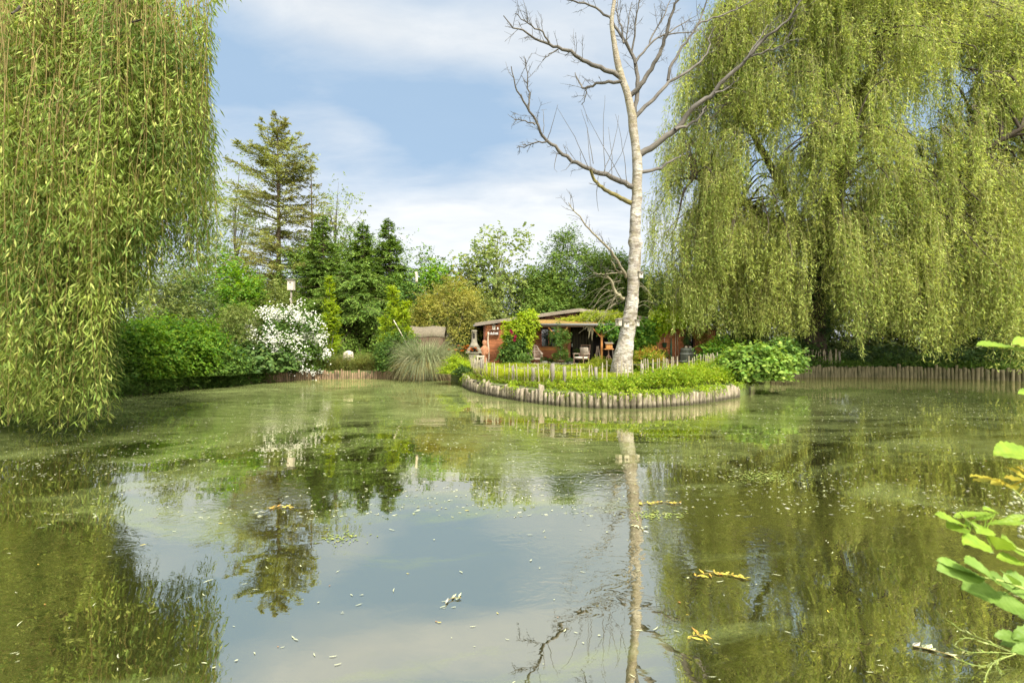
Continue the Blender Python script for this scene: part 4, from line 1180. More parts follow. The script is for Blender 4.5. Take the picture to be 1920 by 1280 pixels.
    for i, (px, yt, w, D, m_, lab) in enumerate(((385, 470, 150, 28, L_MID, 'mid green leafy tree just right of the near willow tips'), (470, 505, 130, 29, L_OLIVE, 'olive green leafy tree at the foot of the sparse conifer'), (760, 500, 110, 30, L_MID, 'mid green leafy tree right of the spruce clump'), (900, 545, 90, 29, L_OLIVE, 'olive leafy tree in front of the ivy clad trunk'))):
        bush('leafy_tree', lab, 'tree', px, yt, w, D, 300, 6, 8, .16, .10, m_, 150 + i, 'oval', rough=.28, lo=.5, rs=.35, Lt=.6, zlow=-.6, group=G_BACK, r0=.06)
    # left bank, far to near -----------------------------------------
    for i, (px, yt, w, D, lab) in enumerate(((60, 470, 300, 24, 'dark tree behind the near willow, at the left end of the bank'), (230, 500, 230, 26, 'dark tree behind the right half of the near willow'), (-180, 400, 300, 20, 'tall dark tree at the left outside end of the bank'))):
        bush('evergreen', lab, 'tree', px, yt, w, D, 380, 6, 8, .18, .08, L_YEW, 160 + i, rough=.3, lo=.45, rs=.45, Lt=.8, zlow=-.6, group=G_BACK, r0=.08)
    bush('shrub', 'dark grey green conifer shrub behind the bright bank shrubs', 'shrub', 352, 492, 150, 21.5, 330, 6, 8, .10, .04, L_YEW, 171, rough=.3, rs=.22, Lt=.5, group=G_SHRUB)
    bush('shrub', 'yellow green overhanging shrub half hidden by the willow tips', 'shrub', 318, 470, 130, 20.5, 230, 6, 8, .12, .045, L_OLIVE, 172, rough=.35, rs=.25, Lt=.6, droop=.5, group=G_SHRUB)
    bush('shrub', 'tall fresh green shrub left of the olive one', 'shrub', 455, 478, 105, 25.5, 230, 6, 7, .15, .11, L_BRIGHT, 173, 'oval', rough=.35, rs=.25, Lt=.5, group=G_SHRUB)
    bush('shrub', 'grey olive shrub below the nest post', 'shrub', 515, 520, 110, 26, 230, 6, 8, .12, .06, L_OLIVE, 174, rough=.35, rs=.25, Lt=.5, group=G_SHRUB)
    bush('shrub', 'large bright green shrub nearest the willow tails', 'shrub', 262, 598, 150, 16.2, 430, 6, 8, .11, .06, L_BRIGHT, 175, 'fold', rough=.25, rs=.18, Lt=.4, droop=.35, spread=.8, group=G_SHRUB, zc=.4, flat=.4)
    bush('shrub', 'bright green spreading shrub in the middle of the left bank', 'shrub', 345, 588, 150, 17.6, 430, 6, 8, .11, .065, L_BRIGHT, 176, 'fold', rough=.3, rs=.2, Lt=.45, droop=.3, group=G_SHRUB, zc=.4, flat=.4)
    bush('shrub', 'low green shrub overhanging the water left of the dark leaved one', 'shrub', 398, 645, 110, 18.2, 230, 6, 8, .11, .06, L_MID, 177, 'fold', rough=.3, rs=.18, Lt=.4, droop=.3, group=G_SHRUB)
    bush('shrub', 'dark green shaded shrub low behind the willow tails', 'shrub', 190, 640, 170, 15.4, 260, 6, 8, .11, .065, L_MID, 178, 'fold', rough=.3, rs=.2, Lt=.45, group=G_SHRUB)
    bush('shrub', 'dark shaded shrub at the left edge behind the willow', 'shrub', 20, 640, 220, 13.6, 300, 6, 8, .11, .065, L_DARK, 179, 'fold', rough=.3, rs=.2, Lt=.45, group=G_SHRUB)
    bush('shrub', 'rounded olive green dome shrub beside the white rose', 'shrub', 458, 562, 112, 21.2, 420, 6, 8, .075, .036, L_OLIVE, 180, rough=.16, rs=.16, Lt=.34, group=G_SHRUB, zc=.42)
    bush('shrub', 'low shrub with large dark leaves under the white rose', 'shrub', 487, 642, 135, 20.4, 190, 5, 7, .17, .12, L_DARK, 181, 'oval', rough=.25, rs=.2, Lt=.4, droop=.45, group=G_SHRUB, zc=.4)
    # white rambler rose
    t, C, O, b = bush('rose_bush', 'rose bush smothered in white blossom cascading towards the water', 'shrub', 540, 570, 142, 21.6, 360, 6, 8, .09, .055, L_MID, 182, 'fold', rough=.2, rs=.18, Lt=.4, droop=.4, group=G_SHRUB, zc=.40)
    r = np.random.RandomState(9); sel = (O[:, 1] < .35) & (O[:, 2] > -.62) & ((C[:, 0] - b[0]) * .6 + (C[:, 2] - b[2] - 1.2) > -.95)
    Cs = C[sel]; Os = O[sel]; k = 30; P = np.repeat(Cs + Os * .18, k, 0) + r.randn(len(Cs) * k, 3) * .15
    P = P[wob(P, 1.1, 5, 2) + r.randn(len(P)) * .12 > -.02]
    fl = Acc(); n = len(P); Q = np.repeat(P, 5, 0); an = (np.tile(np.arange(5), n) * 2 * PI / 5)
    nn = nrm(np.repeat(Os[:1] * 0 + np.array([[0, -.75, .55]]), n * 5, 0) + np.repeat(r.randn(n, 3) * .35, 5, 0))
    u = nrm(np.cross(nn, [1., 0, .2])); v = np.cross(nn, u)
    leaves(fl, Q, u * np.cos(an)[:, None] + v * np.sin(an)[:, None] + nn * .2, nn, .036, .034, 'diamond')
    fl.build('blossoms', M_BLOOM, t)
    # two young feathery bright trees
    for i, (px, yt, w, D, yb, lab, c2) in enumerate(((617, 515, 52, 23.2, 690, 'slim young lime green tree in front of the dark spruces', .75), (738, 533, 78, 22.9, 700, 'bright green young tree with two leaders left of the pampas grass', .8))):
        base = base_at(px, D); zt = EYE - (yt - 640) / F * D; H = zt - base[2]; rx = w / F * D / 2
        t = thing('young_tree', base, lab, 'tree', 'young lime green trees'); r = np.random.RandomState(190 + i)
        a = Acc(); s = Acc()
        heads = [(0, 1.0)] + ([(.36, .72), (-.3, .55)] if i == 0 else [(.55, .82), (-.5, .62), (.85, .5), (.1, .8)])
        for off, hh in heads:
            top = base + np.array([off * rx * 1.1, r.randn() * .1, H * hh])
            P = smooth([base, (base + top) / 2 + np.array([off * .08, 0, 0]), top], 20); tube(s, P, np.linspace(.03, .006, 20), 5, cap=False)
            m = int(90 * hh * (1 if i else .8)); q = r.rand(m); idx = (q * 19).astype(int); an = r.rand(m) * 6.28
            rad = rx * (.62 if i else .75) * (1.05 - q) ** .55 * r.uniform(.4, 1., m)
            C = P[idx] + np.stack([np.cos(an), np.sin(an), np.zeros(m)], 1) * rad[:, None] * .45
            O = nrm(np.stack([np.cos(an), np.sin(an), np.full(m, .75)], 1))
            sprays(a, C, O, .05, rad * 1.1 + .15, 4, 11, .13, .045, 195 + i, 'fold', .15, .35)
        a.build('crown', L_LIME, t); s.build('stem', M_BARK_G, t)
    bush('shrub', 'mid green shrub at the foot of the bright young tree', 'shrub', 748, 622, 92, 22.3, 220, 6, 8, .10, .06, L_MID, 201, 'fold', rough=.25, rs=.18, Lt=.4, group=G_SHRUB)
    bush('shrub', 'large golden yellow shrub with wiry twigs left of the cabin', 'shrub', 842, 512, 150, 27.2, 560, 6, 9, .10, .055, L_GOLD, 202, rough=.22, rs=.25, Lt=.55, droop=.35, group=G_SHRUB, zc=.42, bark=L_BARE, nst=60, r0=.022)
    bush('fern', 'bright yellow green fern clump left of the picket fence', 'fern', 858, 655, 74, 19.3, 110, 6, 13, .12, .034, L_LIME, 203, 'fold', rough=.15, rs=.10, Lt=.75, droop=.45, spread=.5, zc=.2, nst=4, leaf_part='fronds', lo=.15, dzb=.05)
    bush('shrub', 'small dark shrub below the fern clump at the water', 'shrub', 872, 690, 40, 18.7, 60, 6, 8, .08, .05, L_DARK, 204, 'fold', rough=.2, rs=.1, Lt=.25, group=G_SHRUB)
    bush('shrub', 'dark green shrub between the golden shrub and the chimenea', 'shrub', 880, 612, 60, 26.4, 130, 6, 8, .09, .06, L_DARK, 205, 'fold', rough=.25, rs=.18, Lt=.35, group=G_SHRUB)
    # right of the spit
    bush('shrub', 'big leaved fresh green shrub leaning over the water at the end of the log edging', 'shrub', 1415, 645, 108, 16.0, 260, 5, 7, .14, .10, L_BLUE, 211, 'oval', rough=.35, rs=.2, Lt=.45, droop=.3, group=G_SHRUB, zc=.45, flat=.5, zlow=-.95)
    bush('shrub', 'low yellow green shrub left of the big leaved one', 'shrub', 1366, 668, 62, 16.8, 120, 6, 8, .08, .05, L_WEED, 212, 'fold', rough=.25, rs=.14, Lt=.3, group=G_SHRUB)
    bush('shrub', 'green shrub behind the big leaved one below the willow', 'shrub', 1462, 640, 80, 19.4, 170, 6, 7, .13, .09, L_MID, 213, 'oval', rough=.3, rs=.2, Lt=.4, group=G_SHRUB)
    bush('shrub', 'leafy shrub between the barrel and the waterside shrub', 'shrub', 1362, 632, 90, 22.5, 190, 6, 7, .12, .08, L_BRIGHT, 214, 'oval', rough=.3, rs=.2, Lt=.4, group=G_SHRUB)
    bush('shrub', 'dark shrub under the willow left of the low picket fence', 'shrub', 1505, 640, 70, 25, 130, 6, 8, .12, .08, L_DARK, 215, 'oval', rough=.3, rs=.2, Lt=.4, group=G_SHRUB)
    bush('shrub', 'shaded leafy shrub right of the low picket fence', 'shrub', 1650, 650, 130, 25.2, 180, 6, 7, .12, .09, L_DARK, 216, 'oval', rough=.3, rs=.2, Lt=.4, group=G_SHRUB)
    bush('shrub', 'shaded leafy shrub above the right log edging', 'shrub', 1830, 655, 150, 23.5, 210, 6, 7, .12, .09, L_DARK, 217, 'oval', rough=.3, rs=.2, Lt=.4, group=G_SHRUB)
    bush('shrub', 'overgrown shrub at the right end of the log edging', 'shrub', 1960, 640, 160, 22, 210, 6, 7, .12, .09, L_MID, 218, 'oval', rough=.3, rs=.2, Lt=.4, group=G_SHRUB)
    # mounds beside the birch
    t, C, O, b = bush('spirea', 'golden spirea with rust orange tips right of the birch trunk', 'shrub', 1214, 657, 66, 17.8, 260, 6, 8, .065, .034, L_WEED, 221, 'fold', rough=.2, rs=.12, Lt=.28, zc=.35)
    a = Acc(); m = O[:, 2] > .25; sprays(a, C[m] + O[m] * .12, O[m], .10, .2, 4, 6, .06, .03, 223, 'fold', .0, .5); a.build('orange_tips', L_RUST, t)
    bush('spirea', 'yellow green mound of small leaves left of the birch trunk', 'shrub', 1127, 668, 60, 17.9, 230, 6, 8, .065, .03, L_GRASS, 222, 'fold', rough=.2, rs=.12, Lt=.28, zc=.3)
    # pampas grass
    base = base_at(797, 21.4); base[2] = .3; r = np.random.RandomState(17)
    t = thing('pampas_grass', base, 'large grey green pampas grass fountain arching down to the water', 'ornamental grass')
    a = Acc(); n = 5200; an = r.rand(n) * 6.28; rad = .35 * np.sqrt(r.rand(n))
    o = np.stack([np.cos(an), np.sin(an), 0 * an], 1); P = base + o * rad[:, None]
    up = r.uniform(.80, .992, n); ribbons(a, P, o, r.uniform(1.4, 3.1, n), up, r.uniform(.3, 1.05, n), r.uniform(.012, .022, n), 8, 18)
    a.v[0][:, 2] = np.maximum(a.v[0][:, 2], .02)
    a.build('blades', L_PAMPAS, t)
    a = Acc(); n = 900; an = r.rand(n) * 6.28; o = np.stack([np.cos(an), np.sin(an), 0 * an], 1); P = base + o * (.4 * np.sqrt(r.rand(n)))[:, None]
    ribbons(a, P, o, r.uniform(1.3, 2.5, n), r.uniform(.6, .97, n), r.uniform(.4, 1., n), .016, 8, 19)
    a.v[0][:, 2] = np.maximum(a.v[0][:, 2], .02); a.build('dry_blades', L_STRAW, t)
    # day lilies
    for i, px in enumerate((857, 874, 884)):
        base = base_at(px, 22.0 + i * .25); r = np.random.RandomState(230 + i)
        t = thing('daylily', base, ('orange day lily standing behind the fern clump', 'orange day lily nearest the stone chimenea', 'orange day lily at the foot of the chimenea')[i], 'flower', 'orange day lilies')
        a = Acc(); n = 70; an = r.rand(n) * 6.28; o = np.stack([np.cos(an), np.sin(an), 0 * an], 1)
        ribbons(a, base + o * .08, o, r.uniform(.5, .9, n), r.uniform(.7, .95, n), r.uniform(.2, .6, n), .025, 6, 3); a.build('leaves', L_WEED, t)
        f = Acc()
        for k in range(7):
            c = base + np.array([r.randn() * .18, r.randn() * .15, r.uniform(.75, 1.08)])
            an = np.arange(6) * PI / 3; d = np.stack([np.cos(an), np.sin(an), 0 * an + .7], 1)
            leaves(f, np.repeat(c[None], 6, 0), d, np.stack([-np.cos(an) * .5, -np.sin(an) * .5, 0 * an + 1], 1), .10, .05, 'fold')
        f.build('blossoms', M_ORANGE, t)
        s = Acc()
        for k in range(5): tube(s, np.array([base, base + np.array([r.randn() * .15, r.randn() * .12, .85])]), [.006, .004], 4, cap=False)
        s.build('stalk', L_MID, t)


planting()


# ---------------------------------------------------------------- ground cover of the spit and the banks
FENCE = [(884, 19.2), (893, 18.0), (905, 16.9), (928, 15.9), (955, 15.25), (1000, 14.55), (1060, 14.05), (1120, 13.95), (1185, 14.35), (1240, 15.2), (1285, 16.3), (1318, 17.6), (1345, 19.0)]
FW = np.array([((p - 960) / F * d, d) for p, d in FENCE])
FP = smooth(FW, 200)


def covers():
    r = np.random.RandomState(41)
    spit = np.array([(-2.1, 21.6), (-1.6, 18.1), (-.9, 16.1), (.65, 13.62), (1.9, 12.66), (3.26, 12.56), (4.9, 13.3), (6.2, 14.45), (7.35, 15.8), (8.3, 17.5), (9.8, 20.1), (10.5, 24.2), (-2.1, 24.2)])
    inner = np.concatenate([FP, [(9, 24.2), (-2.4, 24.2)]])
    # lawn
    n = 150000; P = np.stack([r.uniform(-2.5, 10.6, n), r.uniform(12.4, 24.3, n)], 1)
    P = P[inpoly(P, inner)]
    keep = ~((P[:, 1] > 23.45) & (P[:, 0] < 6.5) & (P[:, 0] > -1.7))
    P = P[keep]; n = len(P)
    h = (.10 + .12 * np.clip(wob(P, .35, 9) + .4, 0, 1) + .22 * np.exp(-((pond_dist(P) - .8) / .7) ** 2)) * r.uniform(.6, 1.3, n)
    a = Acc(); an = r.rand(n) * 6.28
    d = np.stack([np.cos(an) * .4, np.sin(an) * .4, np.ones(n)], 1)
    nn = np.stack([-np.cos(an), -np.sin(an), .3 * np.ones(n)], 1)
    leaves(a, np.column_stack([P, gz(P)]), d, nn, h * 1.3, .014, 'blade')
    o = a.build('grass', L_GRASS); tag(o, 'sunlit uncut lawn grass behind the picket fence', 'grass', kind='stuff')
    # daisies in the lawn
    n = 2200; P = np.stack([r.uniform(.2, 7, n), r.uniform(18, 23.4, n)], 1); P = P[wob(P, .3, 4) > -.1]; n = len(P)
    c = np.column_stack([P, gz(P) + r.uniform(.14, .27, n)]); an = np.tile(np.arange(5) * 2 * PI / 5, n)
    a = Acc(); Q = np.repeat(c, 5, 0); leaves(a, Q, np.stack([np.cos(an), np.sin(an), .15 + 0 * an], 1), np.stack([-.3 * np.cos(an), -.3 * np.sin(an) - .2, 1 + 0 * an], 1), .024, .022)
    o = a.build('daisies', M_DAISY); tag(o, 'white daisies and clover dotted over the lawn', 'flowers', kind='stuff')
    # weeds between fence and log edging
    n = 6500; P = np.stack([r.uniform(-2.2, 10, n), r.uniform(12.4, 20.5, n)], 1)
    pd = pond_dist(P); m = inpoly(P, spit) & (pd < 1.75) & ~inpoly(P, np.concatenate([FP + np.array([0, .5]), [(9, 24.2), (-2.4, 24.2)]]))
    P = P[m]; pd = pd[m]; n = len(P)
    hh = (.09 + .36 * np.clip((P[:, 0] - .8) / 3.6, 0, 1.2)) * np.clip((pd + .25) / .6, .35, 1) * (1 + .45 * wob(P, .6, 12))
    hh = np.maximum(hh, .06)
    a = Acc(); O = np.repeat(np.array([[0, -.25, 1.]]), n, 0)
    C = np.column_stack([P, gz(P) - .04 + hh * r.uniform(.25, .8, n)])
    sprays(a, C, O, .07, hh * 1.0, 5, 7, .075, .042, 43, 'fold', .25, .75)
    o = a.build('undergrowth', L_WEED); tag(o, 'lush yellow green weeds between the picket fence and the front log edging', 'weeds', kind='stuff')
    # rough grass and straw at the left tip
    a = Acc(); n = 14000; P = np.stack([r.uniform(-2.2, 6.5, n), r.uniform(12.4, 20.5, n)], 1)
    pd = pond_dist(P); m = inpoly(P, spit) & (pd < 1.6) & (pd > .05) & (r.rand(n) < np.clip(.95 - (P[:, 0] - .2) * .16, .2, 1)); P = P[m]; n = len(P)
    an = r.rand(n) * 6.28; d = np.stack([np.cos(an) * .5, np.sin(an) * .5 - .1, np.ones(n)], 1); nn = np.stack([-np.cos(an), -np.sin(an), .3 * np.ones(n)], 1)
    leaves(a, np.column_stack([P, gz(P) - .02]), d, nn, r.uniform(.12, .34, n), .014, 'blade')
    o = a.build('long_grass', L_MEADOW); tag(o, 'long rough grass growing among the weeds by the front fence', 'grass', kind='stuff')
    a = Acc(); n = 900; P = np.stack([r.uniform(-1.9, -.6, n), r.uniform(16.2, 18.8, n)], 1); pd = pond_dist(P); P = P[inpoly(P, spit) & (pd < .8)]; n = len(P)
    an = r.rand(n) * 6.28; o_ = np.stack([np.cos(an), np.sin(an), 0 * an], 1)
    ribbons(a, np.column_stack([P, gz(P) - .02]), o_, r.uniform(.2, .5, n), r.uniform(.4, .9, n), r.uniform(.3, 1.1, n), .014, 6, 5)
    a.v[0][:, 2] = np.maximum(a.v[0][:, 2], .02)
    o = a.build('dry_grass', L_STRAW); tag(o, 'straw yellow dry grass at the left tip of the spit', 'grass', kind='stuff')
    a = Acc(); k = r.randint(0, len(PP), 9000); Q = PP[k] + r.randn(9000, 2) * .07; Q = Q[(Q[:, 0] > -2.2) & (Q[:, 0] < 8.4) & (Q[:, 1] > 12) & (Q[:, 1] < 19.5)]
    Q = Q[(wob(Q, .55, 31, 3) + r.randn(len(Q)) * .2 + (Q[:, 0] - 2) * .04) > .12]; n = len(Q)
    cen = np.array([3.2, 18.]); od = nrm(Q - cen); o_ = np.column_stack([od + r.randn(n, 2) * .35, np.zeros(n)]); o_ = nrm(o_)
    ribbons(a, np.column_stack([Q - od * .1, np.full(n, .36)]), o_, r.uniform(.14, .42, n), r.uniform(.4, .9, n), r.uniform(.6, 1.5, n), .013, 6, 32)
    m = n // 3; sprays(a, np.column_stack([Q[:m] - od[:m] * .06, np.full(m, .40) + r.rand(m) * .06]), np.column_stack([od[:m] * .8, np.full(m, .5)]), .05, .2, 4, 7, .06, .034, 33, 'fold', .7, .7)
    a.v = [np.maximum(v_, np.array([-1e9, -1e9, .015], dtype=np.float32)) for v_ in a.v]
    o = a.build('trailing_weeds', L_WEED); tag(o, 'weeds and grass trailing over the tops of the front logs', 'weeds', kind='stuff')
    # meadow on the back left bank
    a = Acc(); n = 16000; P = np.stack([r.uniform(-10.5, -2.2, n), r.uniform(21.6, 26.5, n)], 1); m = ~inside(P) & (pond_dist(P) > .1); P = P[m]; n = len(P)
    an = r.rand(n) * 6.28; d = np.stack([np.cos(an) * .45, np.sin(an) * .45, np.ones(n)], 1); nn = np.stack([-np.cos(an), -np.sin(an), .3 * np.ones(n)], 1)
    leaves(a, np.column_stack([P, gz(P) - .03]), d, nn, r.uniform(.25, .85, n) * (1 + .3 * wob(P, .3, 3)), .022, 'blade')
    o = a.build('meadow_grass', L_MEADOW); tag(o, 'tall olive meadow grass above the back stake edging', 'grass', kind='stuff')
    a = Acc(); n = 1500; P = np.stack([r.uniform(-10.2, -3, n), r.uniform(21.8, 25.5, n)], 1); m = ~inside(P) & (pond_dist(P) > .15); P = P[m]; n = len(P)
    sprays(a, np.column_stack([P, gz(P) + r.uniform(.05, .6, n)]), np.repeat([[0, -.3, 1.]], n, 0), .12, .35, 4, 7, .08, .04, 47, 'fold', .3, .8)
    o = a.build('bank_weeds', L_OLIVE); tag(o, 'olive green weeds mixed into the meadow on the back bank', 'weeds', kind='stuff')
    # shaded ground cover on the right bank and round the rest of the shore
    a = Acc(); n = 9000; P = np.stack([r.uniform(8.6, 27, n), r.uniform(16, 30, n)], 1); pd = pond_dist(P); m = ~inside(P) & (pd > .12) & ((pd < 1.2) | (r.rand(n) < .3)); P = P[m]; n = len(P)
    sprays(a, np.column_stack([P, gz(P) + r.uniform(.0, .28, n)]), np.repeat([[0, -.3, 1.]], n, 0), .1, .3, 4, 6, .10, .06, 48, 'fold', .3, .8)
    o = a.build('shade_groundcover', L_MID); tag(o, 'dark leafy ground cover in the shade under the far willow', 'ground cover', kind='stuff')
    a = Acc(); n = 9000; P = np.stack([r.uniform(-17, -8.5, n), r.uniform(3, 23, n)], 1); pd = pond_dist(P); m = ~inside(P) & (pd > .08) & (pd < 2.2); P = P[m]; n = len(P)
    m = 2600; k = r.randint(0, len(PP), m * 3); Q = PP[k] + r.randn(m * 3, 2) * .16; Q = Q[(Q[:, 0] < -10.2) & (Q[:, 1] > 2.5)]
    P = np.concatenate([P, Q]); n = len(P); hz = np.concatenate([gz(P[:n - len(Q)]) + r.uniform(-.05, .35, n - len(Q)), r.uniform(.06, .5, len(Q))])
    sprays(a, np.column_stack([P, hz]), np.repeat([[.4, -.2, .8]], n, 0), .1, .35, 4, 6, .10, .055, 49, 'fold', .45, .8)
    o = a.build('bank_groundcover', L_MID); tag(o, 'leafy ground cover spilling over the left bank', 'ground cover', kind='stuff')


covers()


# ---------------------------------------------------------------- log edgings and picket fences
def edging(name, label, poly_from, poly_to, step, rad, zt, mat, seed, jz=.05, tall=0., maxn=100, gap=0.):
    r = np.random.RandomState(seed)
    i0 = np.argmin(np.linalg.norm(PP - np.array(poly_from), axis=1)); i1 = np.argmin(np.linalg.norm(PP - np.array(poly_to), axis=1))
    Q = PP[i0:i1 + 1]
    s = np.concatenate([[0], np.cumsum(np.linalg.norm(np.diff(Q, axis=0), axis=1))])
    pos = []; d = 0
    while d < s[-1] and len(pos) < maxn:
        w = rad * r.uniform(.75, 1.25); d += w
        pos.append((np.interp(d, s, Q[:, 0]), np.interp(d, s, Q[:, 1]), w)); d += w * 1.02 + gap * r.rand()
    c = pos[len(pos) // 2]
    t = thing(name, (c[0], c[1], 0), label, 'retaining edge', 'log edgings of the pond')
    for x, y, w in pos:
        h = zt + r.randn() * jz + (r.uniform(.06, .16) if r.rand() < tall else 0)
        a = Acc(); lean = r.randn(2) * .03
        n = 9; an = np.arange(n) / n * 6.28; z = np.array([-.35, .02, h * .5, h - .012, h])
        rr = np.array([1, 1.02, .97, .93, .80]) * w
        rg = 1 + .10 * np.sin(an * 2 + r.rand() * 6) + .05 * r.randn(n)
        V = np.stack([np.outer(rr, np.cos(an) * rg) + x + np.outer(z, [lean[0]] * n), np.outer(rr, np.sin(an) * rg) + y + np.outer(z, [lean[1]] * n), np.repeat(z[:, None], n, 1) + np.outer([0, 0, 0, 1, 1], r.randn() * .3 * np.cos(an) * w)], -1).reshape(-1, 3)
        i = np.arange(4)[:, None] * n; k = np.arange(n)[None]; k2 = (k + 1) % n
        Qd = np.stack([i + k, i + k2, i + n + k2, i + n + k], -1).reshape(-1, 4)
        T = [[4 * n, 4 * n + j, 4 * n + j + 1] for j in range(1, n - 1)]
        a.add(V, Qd, T); a.build('log', mat, t)
    return len(pos)


print('logs', edging('log_edging', 'front edging of pale upright logs round the spit below the picket fence', (-1.85, 18.4), (6.9, 14.8), 0, .066, .345, M_LOG, 51, .035, .12, 100, .035),
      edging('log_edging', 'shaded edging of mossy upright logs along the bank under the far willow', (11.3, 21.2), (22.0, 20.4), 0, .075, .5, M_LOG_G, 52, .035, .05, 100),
      edging('log_edging', 'thin brown stake edging along the back bank from the white rose to the pampas grass', (-10.6, 19.6), (-2.6, 20.8), 0, .044, .33, M_STAKE, 53, .05, .1, 100, .02))


def pickets(name, label, path, step, h, seed, posts, ztop=None, skip=None, lean=.03, hj=.04):
    r = np.random.RandomState(seed)
    s = np.concatenate([[0], np.cumsum(np.linalg.norm(np.diff(path, axis=0), axis=1))])
    m = path[len(path) // 2]
    t = thing(name, (m[0], m[1], float(gz([m])[0])), label, 'fence', 'picket fences')
    d = 0; n = 0; wire = []
    while d < s[-1] and n < 92:
        x = np.interp(d, s, path[:, 0]); y = np.interp(d, s, path[:, 1]); d += step * r.uniform(.8, 1.25)
        if skip and skip(x, y, r): continue
        z = float(gz([[x, y]])[0]); hh = h(x, y) + r.randn() * hj
        a = Acc(); w = r.uniform(.026, .042); dx = r.randn() * lean; dy = r.randn() * lean
        k = 5; an = np.arange(k) / k * 6.28 + r.rand() * 6
        zz_ = [-.1, hh * .5, hh - .05, hh]; rr = [w * .55, w * .55, w * .5, w * .12]
        V = np.array([[x + dx * q + np.cos(b) * q2, y + dy * q + np.sin(b) * q2, z + q] for q, q2 in zip(zz_, rr) for b in an])
        i = np.arange(3)[:, None] * k; kk = np.arange(k)[None]; k2 = (kk + 1) % k
        a.add(V, np.stack([i + kk, i + k2, i + k + k2, i + k + kk], -1).reshape(-1, 4), [[3 * k, 3 * k + j, 3 * k + j + 1] for j in range(1, k - 1)])
        a.build('picket', M_PICKET, t, smooth=False); n += 1
        wire.append((x, y, z, hh))
    for hgt in (.32, .8):
        a = Acc(); P = np.array([(x, y + .03, z + hh * hgt) for x, y, z, hh in wire]); tube(a, P, .005, 4, cap=False); a.build('wire', M_METAL, t)
    for (px, Dd, ph, pr) in posts:
        X = (px - 960) / F * Dd; z = float(gz([[X, Dd]])[0])
        a = Acc(); tube(a, np.array([(X, Dd, z - .1), (X + .01, Dd, z + ph * .5), (X, Dd, z + ph)]), [pr, pr * .97, pr * .88], 9); a.build('post', M_POST, t)


pickets('picket_fence', 'long chestnut picket fence curving round the lawn behind the front log edging', FP, .145, lambda x, y: .58 + .22 * np.clip((x - 1.5) / 3, 0, 1) + .08 * np.clip((-.4 - x), 0, 1), 61,
        [(903, 17.0, .72, .06), (891, 18.3, .62, .045), (961.5, 15.1, .53, .05), (999.5, 14.5, .50, .05), (1036, 14.2, .64, .06), (1058, 14.0, .56, .055), (1117, 13.9, .55, .05), (1203, 14.5, .62, .045)],
        skip=lambda x, y, r: (r.rand() < .12) or (x > 5.45 and r.rand() < .75 and y < 17.4), lean=.05)
PB = np.array([((p - 960) / F * d, d) for p, d in ((1508, 24.4), (1535, 24.2), (1572, 23.9))])
pickets('picket_fence', 'short leaning picket fence in the shade below the willow trunk', smooth(PB, 30), .085, lambda x, y: .86 - .0 * x, 62, [(1574, 23.9, .8, .05)], lean=.12, hj=.06)
# ---------------------------------------------------------------- the wooden cabin
def X25(px, D=25.): return (px - 960) / F * D
def Z25(py, D=25.): return EYE - (py - 640) / F * D


def boards(a, x0, x1, z0, z1, y, ztop=None, h=.14, t=.03, seed=0, hole=None):
    """horizontal lapped boards; ztop(x) cuts the wall under a sloping roof"""
    r = np.random.RandomState(seed)
    z = z0
    while z < z1 - .01:
        zz = min(z + h, z1) - .008
        a0, a1 = x0, x1
        if ztop:
            xs = np.linspace(x0, x1, 60); ok = xs[np.array([ztop(x) for x in xs]) >= zz]
            if len(ok) < 2: z += h; continue
            a0, a1 = ok[0], ok[-1]
        segs = [(a0, a1)]
        if hole:
            for (hx0, hx1, hz0, hz1) in hole:
                if zz > hz0 and z < hz1:
                    ns = []
                    for s0, s1 in segs:
                        if hx0 > s0: ns.append((s0, min(hx0, s1)))
                        if hx1 < s1: ns.append((max(hx1, s0), s1))
                    segs = [s for s in ns if s[1] - s[0] > .02]
        for s0, s1 in segs:
            box(a, ((s0 + s1) / 2, y + r.uniform(-.003, .003), (z + zz) / 2), (s1 - s0, t, zz - z), rx=R(3), bev=.006)
        z += h
    return a


